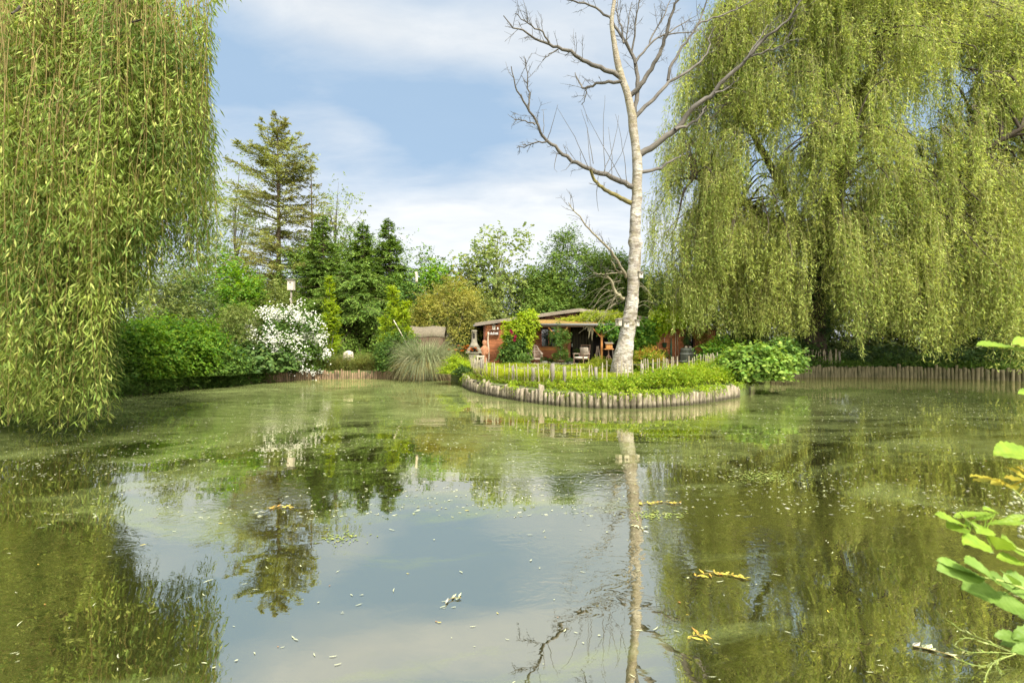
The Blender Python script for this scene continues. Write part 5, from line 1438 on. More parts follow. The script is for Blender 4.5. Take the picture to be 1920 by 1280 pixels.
def cabin():
    base = np.array([2.5, 25.0, .46])
    t = thing('wooden_cabin', base, 'low red brown timber cabin with felt roof and open porch across the pond', 'cabin')
    xl, xr, ypk = -1.45, 10.6, 25.0
    roof_l, roof_p, roof_r = (-1.9, 2.62), (3.42, 3.36), (11.0, 2.42)

    def rz(x):
        return np.interp(x, [roof_l[0], roof_p[0], roof_r[0]], [roof_l[1], roof_p[1], roof_r[1]]) - .09
    a = boards(Acc(), xl, .72, .46, 3.3, 25.0, rz, seed=1); a.build('wall', M_BOARD, t, smooth=False)
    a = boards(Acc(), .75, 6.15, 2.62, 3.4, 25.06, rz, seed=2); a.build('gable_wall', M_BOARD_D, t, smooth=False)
    winr = (X25(1284), X25(1300), 1.25, 2.62)
    a = boards(Acc(), 6.2, xr, .46, 2.9, 25.0, rz, seed=3, hole=[winr]); a.build('wall', M_BOARD, t, smooth=False)
    w0 = (1.62, 2.42, 1.45, 2.45)
    a = boards(Acc(), .72, 3.05, .46, 2.62, 26.6, None, seed=4, hole=[w0]); a.build('recess_wall', M_BOARD, t, smooth=False)
    a = Acc()
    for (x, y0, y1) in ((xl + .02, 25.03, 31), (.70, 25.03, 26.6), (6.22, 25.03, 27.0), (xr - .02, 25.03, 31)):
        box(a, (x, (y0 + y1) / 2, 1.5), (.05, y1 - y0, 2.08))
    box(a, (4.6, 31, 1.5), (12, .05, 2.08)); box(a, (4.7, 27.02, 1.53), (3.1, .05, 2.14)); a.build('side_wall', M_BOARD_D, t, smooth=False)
    # corner boards and the window surrounds
    a = Acc()
    for x, z1 in ((xl + .03, 2.55), (.66, 2.6), (6.26, 2.78), (xr - .05, 2.3)): box(a, (x, 24.962, (.46 + z1) / 2), (.10, .045, z1 - .46), bev=.006)
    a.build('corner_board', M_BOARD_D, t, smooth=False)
    # roof: two slopes, thick felted deck with a weathered fascia on the rake
    a = Acc()
    for (p, q) in ((roof_l, roof_p), (roof_p, roof_r)):
        n = 24
        xs = np.linspace(p[0], q[0], n); zs = np.linspace(p[1], q[1], n)
        for y in (24.72, 31.4): pass
        V = []
        for x, z in zip(xs, zs):
            V += [(x, 24.75, z), (x, 31.3, z), (x, 24.75, z - .085), (x, 31.3, z - .085)]
        i = np.arange(n - 1) * 4
        Q = np.concatenate([np.stack([i, i + 4, i + 5, i + 1], 1), np.stack([i + 2, i + 3, i + 7, i + 6], 1), np.stack([i, i + 2, i + 6, i + 4], 1), np.stack([i + 1, i + 5, i + 7, i + 3], 1), [[0, 1, 3, 2]], [[4 * n - 4, 4 * n - 2, 4 * n - 1, 4 * n - 3]]])
        a.add(V, Q)
    rf = a.build('roof', M_ROOF, t, smooth=False)
    a = Acc()
    for (p, q) in ((roof_l, roof_p), (roof_p, roof_r)):
        bar(a, (p[0], 24.72, p[1] - .055), (q[0], 24.72, q[1] - .055), .17, .045, up=(0, 1, 0), bev=.006)
    v = a.v; a.build('fascia', M_FASCIA, rf, smooth=False)
    a = Acc(); bar(a, (roof_l[0] - .03, 24.7, roof_l[1] - .1), (roof_l[0] - .03, 31, roof_l[1] - .1), .10, .10); a.build('gutter', M_METAL, rf, smooth=False)
    # porch roof: corrugated sheet with moss, on a beam and posts
    x0, x1 = .62, 6.1; n = 430; xs = np.linspace(x0, x1, n); wv = .016 * np.sin((xs - x0) / .076 * 2 * PI)
    yf, zf, yb, zb = 23.85, 2.60, 25.02, 2.86
    V = np.concatenate([np.column_stack([xs, np.full(n, yf), zf + wv]), np.column_stack([xs, np.full(n, yb), zb + wv]), np.column_stack([xs, np.full(n, yf), zf + wv - .014]), np.column_stack([xs, np.full(n, yb), zb + wv - .014])])
    i = np.arange(n - 1)
    a = Acc(); a.add(V, np.concatenate([np.stack([i, i + 1, i + n + 1, i + n], 1), np.stack([i + 2 * n, i + 3 * n, i + 3 * n + 1, i + 2 * n + 1], 1), np.stack([i, i + 2 * n, i + 2 * n + 1, i + 1], 1)]))
    pr = a.build('porch_roof', M_RUST, t, smooth=False)
    a = Acc(); tube(a, np.array([(x0 - .05, yf - .04, zf - .07), (x1, yf - .04, zf - .075)]), .055, 8); a.build('gutter', M_METAL, pr)
    a = Acc(); box(a, ((x0 + x1) / 2, 23.97, 2.475), (x1 - x0, .09, .12), bev=.008); a.build('porch_beam', M_DKWOOD, t, smooth=False)
    for px, mat in ((1046, M_TRIM), (1128, M_ORWOOD), (1182, M_TRIM)):
        x = X25(px, 24.0)
        a = Acc(); box(a, (x, 23.97, (2.41 + .466) / 2), (.10, .10, 1.94), bev=.008); po = a.build('porch_post', mat, t, smooth=False)
        for s in (-1, 1):
            a = Acc(); bar(a, (x + s * .06, 23.97, 1.93), (x + s * .48, 23.97, 2.40), .085, .06, bev=.006); a.build('brace', M_ORWOOD if px < 1100 else mat, po, smooth=False)
    # recess: window, sill, door opening and the hanging strips
    a = Acc(); 
    for (cx, cz, sx, sz) in ((w0[0] - .03, (w0[2] + w0[3]) / 2, .08, w0[3] - w0[2] + .16), (w0[1] + .03, (w0[2] + w0[3]) / 2, .08, w0[3] - w0[2] + .16), ((w0[0] + w0[1]) / 2, w0[3] + .03, w0[1] - w0[0] - .02, .08), ((w0[0] + w0[1]) / 2, (w0[2] + w0[3]) / 2, .04, w0[3] - w0[2])):
        box(a, (cx, 26.56, cz), (sx, .06, sz), bev=.006)
    wn = a.build('window', M_TRIM, t, smooth=False)
    a = Acc(); box(a, ((w0[0] + w0[1]) / 2, 26.60, (w0[2] + w0[3]) / 2), (w0[1] - w0[0], .012, w0[3] - w0[2])); a.build('pane', M_GLASS, wn, smooth=False)
    a = Acc(); box(a, (1.95, 26.47, 1.37), (1.25, .16, .05), bev=.006); box(a, (1.95, 26.52, 1.28), (1.15, .05, .12)); a.build('sill', M_ORWOOD, wn, smooth=False)
    a = Acc()
    for i in range(7): box(a, (.78 + i * .115, 26.53, 1.50), (.105, .03, 2.05), bev=.004)
    a.build('shutter', M_ORWOOD if False else M_BOARD, t, smooth=False)
    a = Acc(); box(a, (3.12, 26.5, 1.52), (.16, .14, 2.1), bev=.008); a.build('door_post', M_TRIM, t, smooth=False)
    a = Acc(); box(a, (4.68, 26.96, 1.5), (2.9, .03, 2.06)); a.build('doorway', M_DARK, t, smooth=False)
    a = Acc(); r = np.random.RandomState(8)
    for i in range(14):
        x = 3.36 + i * .082; box(a, (x, 26.55 + r.uniform(-.03, .03), 1.55 + r.uniform(-.04, .04)), (.05, .008, 1.72 + r.uniform(-.1, .1)), rz=r.uniform(-.5, .5))
    a.build('strip_curtain', M_CURT, t, smooth=False)
    a = Acc(); box(a, (3.28, 26.42, 1.50), (.035, .02, .18)); a.build('handle', M_WHITE, t, smooth=False)
    # right window: a dark tall opening with frame
    a = Acc(); cx = (winr[0] + winr[1]) / 2; wz = (winr[2] + winr[3]) / 2
    for (x, z, sx, sz) in ((winr[0] - .02, wz, .09, winr[3] - winr[2]), (winr[1] + .02, wz, .09, winr[3] - winr[2]), (cx, winr[2] - .03, winr[1] - winr[0] + .14, .07)):
        box(a, (x, 24.95, z), (sx, .06, sz), bev=.006)
    w2 = a.build('window', M_BOARD_D, t, smooth=False)
    a = Acc(); box(a, (cx, 25.05, wz), (winr[1] - winr[0], .015, winr[3] - winr[2])); a.build('pane', M_GLASS, w2, smooth=False)
    a = Acc()
    for x in np.arange(6.4, xr - .1, 1.05): box(a, (x, 24.965, 1.6), (.06, .03, 2.25), bev=.004)
    a.build('batten', M_BOARD, t, smooth=False)
    return rz


def furniture():
    # Lutyens style garden armchair
    c = np.array([X25(1003, 24.2), 24.2, .468]); t = thing('garden_armchair', c, 'silvered teak garden armchair with a high arched slatted back on the patio', 'chair')
    w = .74; g = lambda x, y, z: c + np.array([x, y, z])
    for sx in (-1, 1):
        a = Acc(); box(a, g(sx * (w / 2 - .03), -.26, .31), (.06, .06, .62), bev=.006); a.build('leg', M_TEAK, t, smooth=False)
        a = Acc(); bar(a, g(sx * (w / 2 - .03), .24, 0), g(sx * (w / 2 - .03), .30, .72), .06, .05, bev=.006); a.build('leg', M_TEAK, t, smooth=False)
        a = Acc(); box(a, g(sx * (w / 2 - .03), -.02, .635), (.085, .64, .035), bev=.008); tube(a, np.array([g(sx * (w / 2 + .012), -.30, .625), g(sx * (w / 2 - .075), -.30, .625)]), .05, 10); a.build('armrest', M_TEAK, t, smooth=False)
    a = Acc()
    for k in range(6): box(a, g(0, -.26 + k * .095, .42), (w - .1, .08, .022), bev=.004)
    box(a, g(0, -.27, .375), (w - .1, .03, .08), bev=.004); a.build('seat', M_TEAK, t, smooth=False)
    a = Acc(); box(a, g(0, -.26, .12), (w - .1, .035, .05), bev=.004); a.build('stretcher', M_TEAK, t, smooth=False)
    a = Acc()
    # arched back frame: shoulders step up to a round top
    pts = [(-.31, .45), (-.31, .70), (-.27, .76), (-.21, .79), (-.19, .88), (-.12, 1.0), (0, 1.06), (.12, 1.0), (.19, .88), (.21, .79), (.27, .76), (.31, .70), (.31, .45)]
    P = np.array([g(x, .27 + .05 * (z - .45), z) for x, z in pts])
    for p, q in zip(P[:-1], P[1:]): bar(a, p, q, .05, .035, up=(0, 1, 0))
    for z, hw in ((.52, .29), (.60, .29), (.68, .29), (.76, .22), (.84, .18), (.92, .15)): box(a, g(0, .285, z), (hw * 2, .018, .032))
    box(a, g(0, .28, .74), (.035, .022, .56)); a.build('backrest', M_TEAK, t, smooth=False)
    # rocking chair with pale cushions, turned a little to the left
    c = np.array([X25(1090, 24.1), 24.1, .468]); t = thing('rocking_chair', c, 'dark wooden rocking chair with cream cushions in the porch', 'chair')
    M = np.array(Matrix.Rotation(R(-38), 3, 'Z')); g = lambda x, y, z: c + M @ np.array([x, y, z])
    for sx in (-1, 1):
        a = Acc(); P = np.array([g(sx * .27, y, .035 + .22 * (y / .5) ** 2 * .45) for y in np.linspace(-.5, .62, 12)]); tube(a, P, .026, 6); a.build('rocker', M_DKWOOD, t)
        a = Acc(); bar(a, g(sx * .27, -.25, .04), g(sx * .27, -.27, .62), .05, .05); a.build('leg', M_DKWOOD, t, smooth=False)
        a = Acc(); bar(a, g(sx * .27, .25, .05), g(sx * .27, .27, .62), .05, .05); a.build('leg', M_DKWOOD, t, smooth=False)
        a = Acc(); bar(a, g(sx * .28, -.32, .635), g(sx * .28, .32, .615), .08, .03); a.build('armrest', M_TEAK, t, smooth=False)
    a = Acc(); box(a, g(0, 0, .36), (.54, .54, .05), rz=R(-38), bev=.01); a.build('seat', M_DKWOOD, t, smooth=False)
    a = Acc(); box(a, g(0, -.02, .425), (.50, .52, .09), rz=R(-38), bev=.035); a.build('seat_cushion', M_CREAM, t)
    a = Acc()
    for sx in (-1, 1): bar(a, g(sx * .26, .27, .36), g(sx * .25, .46, 1.08), .045, .045)
    for k in range(5): bar(a, g(-.25, .29 + k * .04, .48 + k * .14), g(.25, .29 + k * .04, .48 + k * .14), .03, .05)
    a.build('backrest', M_DKWOOD, t, smooth=False)
    a = Acc(); box(a, g(0, .31, .70), (.46, .10, .48), rz=R(-38), rx=R(14), bev=.04); a.build('back_cushion', plain_mat('grey_brown_cushion', (.34, .28, .21), .9, scale=11), t)
    # pots
    def pot(px, D, r0, r1, h, mat, lab, matl, lh, seed, cat='flower pot', name='flower_pot', lL=.07, extra=None):
        c = np.array([X25(px, D), D, .468]); t = thing(name, c, lab, cat)
        a = Acc(); lathe(a, [(r0 * .96, 0), (r0, .01), (r1, h - .03), (r1 * 1.08, h - .03), (r1 * 1.08, h), (r1 * .92, h), (r1 * .88, h - .04), (.001, h - .045)], c, 20); a.build('pot', mat, t)
        a = Acc(); r = np.random.RandomState(seed); k = 40
        C = c + np.array([0, 0, h]) + np.stack([r.randn(k) * r1 * .5, r.randn(k) * r1 * .5, r.rand(k) * lh], 1)
        sprays(a, C, nrm(np.column_stack([r.randn(k, 2) * .5, np.ones(k)])), .03, .15, 3, 6, lL, lL * .5, seed, 'fold', .2, .7); a.build('plant', matl, t)
        if extra: 
            a = Acc(); sprays(a, C[:14] + [0, 0, .06], np.repeat([[0, -.3, 1.]], 14, 0), .03, .08, 3, 4, .04, .035, seed + 1, 'fold'); a.build('blossoms', extra, t)
        return t
    pot(1021, 23.95, .115, .15, .26, M_WHITE, 'white flower pot with a dark red plant beside the teak armchair', L_DARK, .14, 301, extra=M_RED)
    pot(1034, 24.3, .16, .19, .16, M_STONE, 'low wide planter with a small dark plant under the cabin window', L_DARK, .16, 302, cat='planter')
    pot(1067, 23.9, .14, .17, .24, M_BLACK, 'black plastic pot next to the potted tree in the porch', L_DARK, .12, 303)
    pot(1084, 25.2, .15, .19, .30, M_BLACK, 'dark pot with leafy plant behind the rocking chair', L_MID, .5, 304)
    pot(1240, 24.2, .24, .30, .42, M_BLACK, 'dark tub of blue green leaves by the right cabin wall', L_BLUE, .35, 305, cat='planter', lL=.11)
    # potted tree at the porch post
    c = np.array([X25(1050, 23.5), 23.5, .468]); t = thing('potted_tree', c, 'small leafy tree in a pot in front of the red porch post', 'potted tree')
    a = Acc(); lathe(a, [(.16, 0), (.21, .30), (.22, .30), (.22, .33), (.18, .33), (.001, .30)], c, 20); a.build('pot', M_DKWOOD, t)
    a = Acc(); tube(a, smooth([c + [0, 0, .3], c + [.03, 0, 1.0], c + [0, .02, 1.75]], 12), np.linspace(.022, .01, 12), 6); a.build('trunk', M_BARK_G, t)
    C, O = shell(c + np.array([-.02, 0, 1.50]), (.46, .42, .52), 90, 311, .2, .35, 1., False); a = Acc(); sprays(a, C, O, .06, .25, 4, 7, .085, .04, 312, 'fold', .3, .8)
    C, O = shell(c + np.array([.05, 0, .62]), (.34, .3, .42), 55, 313, .2, .35, 1., False); sprays(a, C, O, .06, .22, 4, 7, .075, .035, 314, 'fold', .3, .8); a.build('crown', L_MID, t)
    # folded clothes horse leaning inside the doorway
    c = np.array([X25(1121, 24.6), 24.6, .468]); t = thing('folding_easel', c, 'grey folding wooden easel standing in the porch doorway', 'easel')
    for sx, y in ((-1, 0), (1, 0)):
        a = Acc(); bar(a, c + [sx * .17, y, 0], c + [sx * .03, y + .05, 1.0], .035, .025); a.build('leg', M_TEAK, t, smooth=False)
    a = Acc(); bar(a, c + [0, .3, 0], c + [0, .06, .95], .03, .025); a.build('leg', M_TEAK, t, smooth=False)
    a = Acc(); bar(a, c + [-.12, -.01, .35], c + [.12, -.01, .35], .04, .025, up=(0, 1, 0)); bar(a, c + [-.07, .02, .72], c + [.07, .02, .72], .03, .02, up=(0, 1, 0)); a.build('crossbar', M_TEAK, t, smooth=False)
    # bird table with an orange house
    c = np.array([X25(1141, 23.6), 23.6, .468]); t = thing('bird_table', c, 'orange wooden bird table on a thin post left of the birch trunk', 'bird table')
    a = Acc(); bar(a, c, c + [0, 0, .84], .05, .05); a.build('post', M_DKWOOD, t, smooth=False)
    for sx in (-1, 1): 
        a = Acc(); bar(a, c + [sx * .28, 0, 0], c + [sx * .05, 0, .55], .035, .035); a.build('leg', M_DKWOOD, t, smooth=False)
    a = Acc(); box(a, c + [0, 0, .86], (.46, .36, .035), bev=.006); a.build('tray', M_ORWOOD, t, smooth=False)
    a = Acc(); box(a, c + [.02, 0, 1.02], (.30, .24, .24), bev=.008); a.build('house', M_ORWOOD, t, smooth=False)
    a = Acc(); box(a, c + [.02, -.02, 1.16], (.40, .34, .03), rx=R(10), bev=.006); a.build('roof', M_FASCIA, t, smooth=False)
    # wine barrel
    c = np.array([X25(1289, 24.1), 24.1, .46]); t = thing('wine_barrel', c, 'old grey green oak wine barrel with pale hoops against the cabin', 'barrel')
    H = .93; n = 24; hs = np.linspace(0, 1, 13); rad = .30 + .075 * np.sin(hs * PI)
    a = Acc()
    for k in range(n):     # separate staves
        an = (k + np.array([.03, .97])) / n * 2 * PI
        V = []
        for h_, q in zip(hs, rad):
            for e in (0, 1): V += [(q * math.cos(an[e]), q * math.sin(an[e]), h_ * H)]
        i = np.arange(12) * 2; a.add(np.array(V) + c, np.stack([i, i + 1, i + 3, i + 2], 1))
    lathe(a, [(.285, .0), (.29, .01), (.365, H / 2), (.29, H - .03), (.001, H - .03)], c, 24); a.build('staves', M_BARREL, t, smooth=False)
    for z in (.07, .26, .64, .86):
        q = .30 + .075 * math.sin(z / H * PI) + .006
        a = Acc(); lathe(a, [(q - .01, z - .025), (q, z - .024), (q, z + .024), (q - .01, z + .025)], c, 28, cap=False); a.build('hoop', M_HOOP, t)
    for k, (dx, dy, s, lab) in enumerate(((-.10, -.08, .075, 'round pale stone on the left of the barrel top'), (.12, -.05, .07, 'round pale stone on the right of the barrel top'))):
        cc = c + np.array([dx, dy, H + s * .4]); a = Acc(); V, Q = [], []
        lathe(a, [(.001, -s * .75), (s * .7, -s * .5), (s, 0), (s * .75, s * .5), (.001, s * .75)], cc, 12); o = a.build('stone', M_BONE, None, loc=cc); tag(o, lab, 'stone')
    t = thing('potted_plant', c + np.array([0, .1, H - .02]), 'dark twiggy potted plant standing on the barrel', 'plant')
    a = Acc(); lathe(a, [(.10, H - .03), (.13, H + .14), (.14, H + .14), (.11, H + .14), (.001, H + .12)], c + [0, .1, 0], 16); a.build('pot', M_DKWOOD, t)
    C, O = shell(c + np.array([0, .1, H + .42]), (.20, .18, .34), 40, 321, .1, .3, 1., False); a = Acc(); sprays(a, C, O, .05, .22, 3, 6, .06, .028, 322, 'fold'); a.build('plant', L_DARK, t)
    # tools leaning on the right wall
    def tool(name, px, top, lab, cat, mat, headw, dx):
        p0 = np.array([X25(px, 24.75), 24.7, .47]); p1 = np.array([X25(px, 24.9) + dx, 24.93, Z25(top)])
        t = thing(name, p0, lab, cat); a = Acc(); tube(a, smooth([p0 + [0, 0, .05], (p0 + p1) / 2 + [.006, 0, 0], p1], 6), .016, 7); a.build('handle', mat, t)
        a = Acc(); box(a, p0 + [0, -.02, .03], (headw, .06, .06), bev=.006)
        for k in range(9): bar(a, p0 + [headw * (k / 8 - .5) * .95, -.03, .0], p0 + [headw * (k / 8 - .5) * .9, -.02, .05], .012, .012)
        a.build('head', M_BLIND, t, smooth=False)
    tool('rake', 1266, 614, 'wooden rake leaning on the cabin wall left of the barrel', 'rake', M_BLIND, .40, .02)
    tool('broom', 1272, 626, 'pale handled broom leaning next to the rake', 'broom', M_BLIND, .28, -.06)
    p0 = np.array([X25(1259, 24.8), 24.85, .8]); t = thing('parasol', p0, 'closed dark green parasol leaning on the cabin wall', 'parasol'); a = Acc(); lathe(a, [(.012, -.3), (.02, 0), (.055, .2), (.05, .7), (.02, 1.05), (.008, 1.12)], p0, 10); a.build('canopy', M_GREENP, t); a = Acc(); tube(a, np.array([p0 - [0, 0, .32], p0]), .014, 6); a.build('pole', M_BLIND, t)
    # hanging lantern, hanging pot
    p0 = np.array([X25(1246, 24.85), 24.85, Z25(640)]); t = thing('hanging_basket', p0, 'small green pot hanging by a chain on the cabin wall', 'hanging pot')
    a = Acc(); tube(a, np.array([p0 + [0, 0, .22], p0 + [0, 0, -.05]]), .008, 4); a.build('chain', M_WHITE, t); a = Acc(); lathe(a, [(.09, -.30), (.12, -.06), (.13, -.06), (.001, -.08)], p0, 14); a.build('pot', M_GREENP, t)
    p0 = np.array([X25(1251, 24.92), 24.93, Z25(652)]); a = Acc(); lathe(a, [(.12, 0), (.12, .02), (.001, .025)], p0, 16, axis='y'); v = a.v[0]; v[:, 2] = p0[2] + (v[:, 2] - p0[2]) * .45; o = a.build('name_plaque', M_ORWOOD, None, loc=p0); tag(o, 'oval yellow wall plaque below the hanging green pot', 'plaque')
    # crate and bench plank
    c = np.array([X25(1258, 24.3), 24.3, .46]); t = thing('wooden_stool', c, 'small wooden stool standing by the right cabin wall', 'stool')
    a = Acc(); box(a, c + [0, 0, .28], (.34, .26, .035), bev=.006); a.build('seat', M_BLIND, t, smooth=False)
    for sx in (-1, 1):
        for sy in (-1, 1): a = Acc(); bar(a, c + [sx * .15, sy * .11, 0], c + [sx * .14, sy * .1, .27], .03, .03); a.build('leg', M_BLIND, t, smooth=False)
    c = np.array([X25(1308, 24.4), 24.4, .46]); t = thing('bench', c, 'white plank bench right of the wine barrel', 'bench')
    a = Acc(); box(a, c + [0, 0, .58], (.72, .28, .06), bev=.008); a.build('seat', M_WHITE, t, smooth=False)
    for sx in (-1, 1): a = Acc(); box(a, c + [sx * .26, 0, .275], (.06, .24, .55), bev=.006); a.build('leg', M_DKWOOD, t, smooth=False)
    # left cabin wall: shelf with ornaments and a bird house on it
    c = np.array([X25(926, 24.9), 24.88, Z25(625)]); t = thing('wall_shelf', c, 'brown wall shelf with a rack of white ornaments on the left cabin wall', 'shelf')
    a = Acc(); box(a, c + [0, 0, .17], (.54, .16, .035), bev=.005); box(a, c + [0, 0, -.08], (.54, .12, .025), bev=.004); box(a, c + [.255, 0, .045], (.03, .12, .215)); box(a, c + [-.255, 0, .045], (.03, .12, .215)); a.build('shelf', M_DKWOOD, t, smooth=False)
    r = np.random.RandomState(5)
    for k in range(7):
        a = Acc(); cc = c + [-.2 + k * .066, -.03, -.065 + .0]; h = r.uniform(.07, .14); lathe(a, [(.02, 0), (.03, h * .3), (.016, h * .7), (.024, h), (.001, h)], cc, 10); a.build('ornament', M_WHITE, t)
    c2 = c + np.array([0, 0, .19]); t = thing('bird_house', c2, 'little pointed pale bird house standing on the wall shelf', 'bird house')
    a = Acc(); box(a, c2 + [0, 0, .10], (.15, .12, .20), bev=.005); a.build('box', M_NEST, t, smooth=False)
    a = Acc()
    for s in (-1, 1): bar(a, c2 + [s * .10, 0, .17], c2 + [0, 0, .31], .02, .15, up=(0, 1, 0))
    box(a, c2 + [0, 0, .22], (.08, .12, .10)); a.build('roof', M_FASCIA, t, smooth=False)
    a = Acc(); lathe(a, [(.03, 0), (.03, .008), (.001, .009)], c2 + [0, -.061, .11], 12, axis='y'); a.build('entrance_hole', M_DARK, t)
    p = c2 + np.array([.20, 0, 0]); a = Acc(); lathe(a, [(.03, 0), (.05, .05), (.03, .10), (.036, .12), (.001, .13)], p, 12); o = a.build('ornament', M_WHITE, None, loc=p); tag(o, 'small white jar at the right end of the wall shelf', 'ornament')
    # pale rustic pole by the left wall
    p0 = np.array([X25(915.5, 24.7), 24.7, .46]); a = Acc(); P = smooth([p0, p0 + [.03, 0, .6], p0 + [-.02, .04, 1.2], p0 + [.0, .08, 1.72]], 14); tube(a, P, .045 + .008 * np.sin(np.arange(14)), 8); o = a.build('rustic_pole', M_BLIND, None, loc=p0); tag(o, 'pale barked pole leaning at the left corner of the cabin', 'pole')
    # carved figure
    c = np.array([X25(908.5, 24.3), 24.3, .46]); t = thing('carved_figure', c, 'terracotta coloured carved garden figure between chimenea and cabin', 'statue')
    a = Acc(); lathe(a, [(.14, 0), (.15, .08), (.11, .12), (.10, .40), (.13, .62), (.16, .84), (.15, .96), (.075, 1.03), (.07, 1.06), (.10, 1.10), (.115, 1.18), (.095, 1.27), (.03, 1.31), (.001, 1.31)], c, 18)
    v = a.v[0]; k = 1 + .12 * wob(v, 1.4, 4); v[:, :2] = c[:2] + (v[:, :2] - c[:2]) * k[:, None]; v[:, 1] = c[1] + (v[:, 1] - c[1]) * .8
    a.build('body', M_TERRA, t)
    for s in (-1, 1): a = Acc(); tube(a, smooth([c + [s * .14, -.02, .92], c + [s * .19, -.06, .72], c + [s * .09, -.15, .60]], 8), np.linspace(.05, .035, 8), 8); a.build('arm', M_TERRA, t)
    # concrete chimenea
    c = np.array([X25(889, 24.2), 24.2, .46]); t = thing('chimenea', c, 'grey concrete garden fireplace with arched mouth and tall chimney', 'outdoor fireplace')
    a = Acc(); box(a, c + [0, 0, .33], (.52, .46, .66), bev=.02); a.build('plinth', M_STONE, t, smooth=False)
    a = Acc(); m = 26; an = np.linspace(0, PI, 15)
    # firebox with an arched opening: front slab cut as a strip round the arch
    ou = np.array([(.36 * math.cos(q), .30 * math.sin(q) ** .7 + .0) for q in an]); inn = np.array([(.20 * math.cos(q), .21 * math.sin(q)) for q in an])
    z0 = c[2] + .70
    yF, yB = c[1] - .24, c[1] + .26
    V = [(c[0] + x, yF, z0 + z) for x, z in ou] + [(c[0] + x, yF, z0 + z) for x, z in inn] + [(c[0] + x, yB, z0 + z) for x, z in ou] + [(c[0] + x, yB - .1, z0 + z) for x, z in inn]
    i = np.arange(14)
    a.add(V, np.concatenate([np.stack([i, i + 1, i + 16, i + 15], 1), np.stack([i, i + 30, i + 31, i + 1], 1), np.stack([i + 15, i + 16, i + 46, i + 45], 1), [[30 + k, 30 + k + 1, 30 + k + 1, 30 + k] for k in range(0)] if False else np.stack([i + 45, i + 46, i + 31, i + 30], 1)]))
    box(a, c + [0, 0, .68], (.80, .58, .05), bev=.015)
    a.build('firebox', M_STONE, t)
    a = Acc(); box(a, c + [0, .05, .81], (.36, .2, .2)); a.build('hearth', M_DARK, t, smooth=False)
    a = Acc(); lathe(a, [(.30, .96), (.20, 1.08), (.145, 1.22), (.13, 1.72), (.15, 1.74), (.15, 1.79), (.10, 1.81), (.09, 1.78)], c, 4 * 4); a.build('chimney', M_STONE, t)
    a = Acc(); box(a, c + [0, -.135, 1.52], (.09, .02, .26), bev=.004); a.build('flue_opening', M_DARK, t, smooth=False)
    # pale block beside it
    c = np.array([X25(901, 23.9), 23.9, .44]); t = thing('stone_niche', c, 'low pale stone block with a dark niche at the foot of the figure', 'stone block')
    a = Acc()
    for (dx, dz, sx, sz) in ((-.14, .24, .08, .48), (.14, .24, .08, .48), (0, .52, .38, .08)): box(a, c + [dx, 0, dz], (sx, .26, sz), bev=.01)
    a.build('frame', M_BONE, t, smooth=False); a = Acc(); box(a, c + [0, .1, .24], (.2, .03, .48)); a.build('back', M_DARK, t, smooth=False)
    # white cut stump, nest post, thatch shelter
    c = base_at(653, 23.6); c[2] += .0; a = Acc(); lathe(a, [(.30, 0), (.27, .3), (.25, .62), (.22, .78), (.10, .84), (.001, .85)], c, 16); v = a.v[0]; v[:, 2] += .05 * wob(v, 1.5, 6) * (v[:, 2] > c[2] + .3)
    o = a.build('tree_stump', M_BONE, None, loc=c); tag(o, 'pale weathered tree stump in the meadow on the back bank', 'tree stump')
    c = base_at(546, 25.5); zt = EYE - (524 - 640) / F * 25.5; t = thing('nest_box_post', c, 'whitish nest box on a tall post above the white rose', 'nest box')
    a = Acc(); tube(a, np.array([c - [0, 0, .1], [c[0], c[1], zt - .5]]), .05, 8); a.build('post', M_POST, t)
    a = Acc(); box(a, (c[0], c[1], zt - .29), (.32, .26, .56), bev=.012); a.build('box', M_WHITE if False else M_NEST, t, smooth=False)
    a = Acc(); box(a, (c[0], c[1] - .03, zt + .01), (.40, .36, .04), rx=R(8), bev=.006); a.build('roof', M_POST, t, smooth=False)
    a = Acc(); lathe(a, [(.035, 0), (.035, .01), (.001, .011)], (c[0], c[1] - .131, zt - .18), 12, axis='y'); a.build('entrance_hole', M_DARK, t)
    c = base_at(803, 24.2); t = thing('thatched_shelter', c, 'low weathered shelter with a straw thatched roof behind the pampas grass', 'garden shelter')
    zt = EYE - (612 - 640) / F * 24.2; hx = 33 / F * 24.2
    a = Acc(); n = 9; xs = np.linspace(-hx, hx, n); V = []
    for x in xs:
        dz = .03 * math.sin(x * 5)
        V += [(c[0] + x, 23.7, zt - .40 + dz), (c[0] + x, 24.2, zt + dz), (c[0] + x, 24.8, zt - .35 + dz), (c[0] + x, 23.72, zt - .52 + dz), (c[0] + x, 24.78, zt - .5 + dz)]
    i = np.arange(n - 1) * 5
    a.add(V, np.concatenate([np.stack([i + p, i + 5 + p, i + 5 + q, i + q], 1) for p, q in ((0, 1), (1, 2), (3, 0), (2, 4))] + [np.array([[0, 3, 4, 2]])]), [[0, 2, 1], [5 * n - 5, 5 * n - 4, 5 * n - 3]]); a.build('roof', M_THATCH, t)
    a = Acc(); box(a, (c[0], 24.2, (zt - .5 + c[2]) / 2), (hx * 1.8, .9, zt - .5 - c[2])); a.build('wall', M_DKWOOD, t, smooth=False)
    p0 = np.array([X25(778, 23.0), 23.0, Z25(655, 23)]); a = Acc(); bar(a, p0 + [-.22, 0, .5], p0 + [.2, 0, -.3], .18, .03, up=(0, 1, 0)); o = a.build('board', M_BONE, None, loc=p0); tag(o, 'pale board slanting in the top of the pampas grass', 'board')
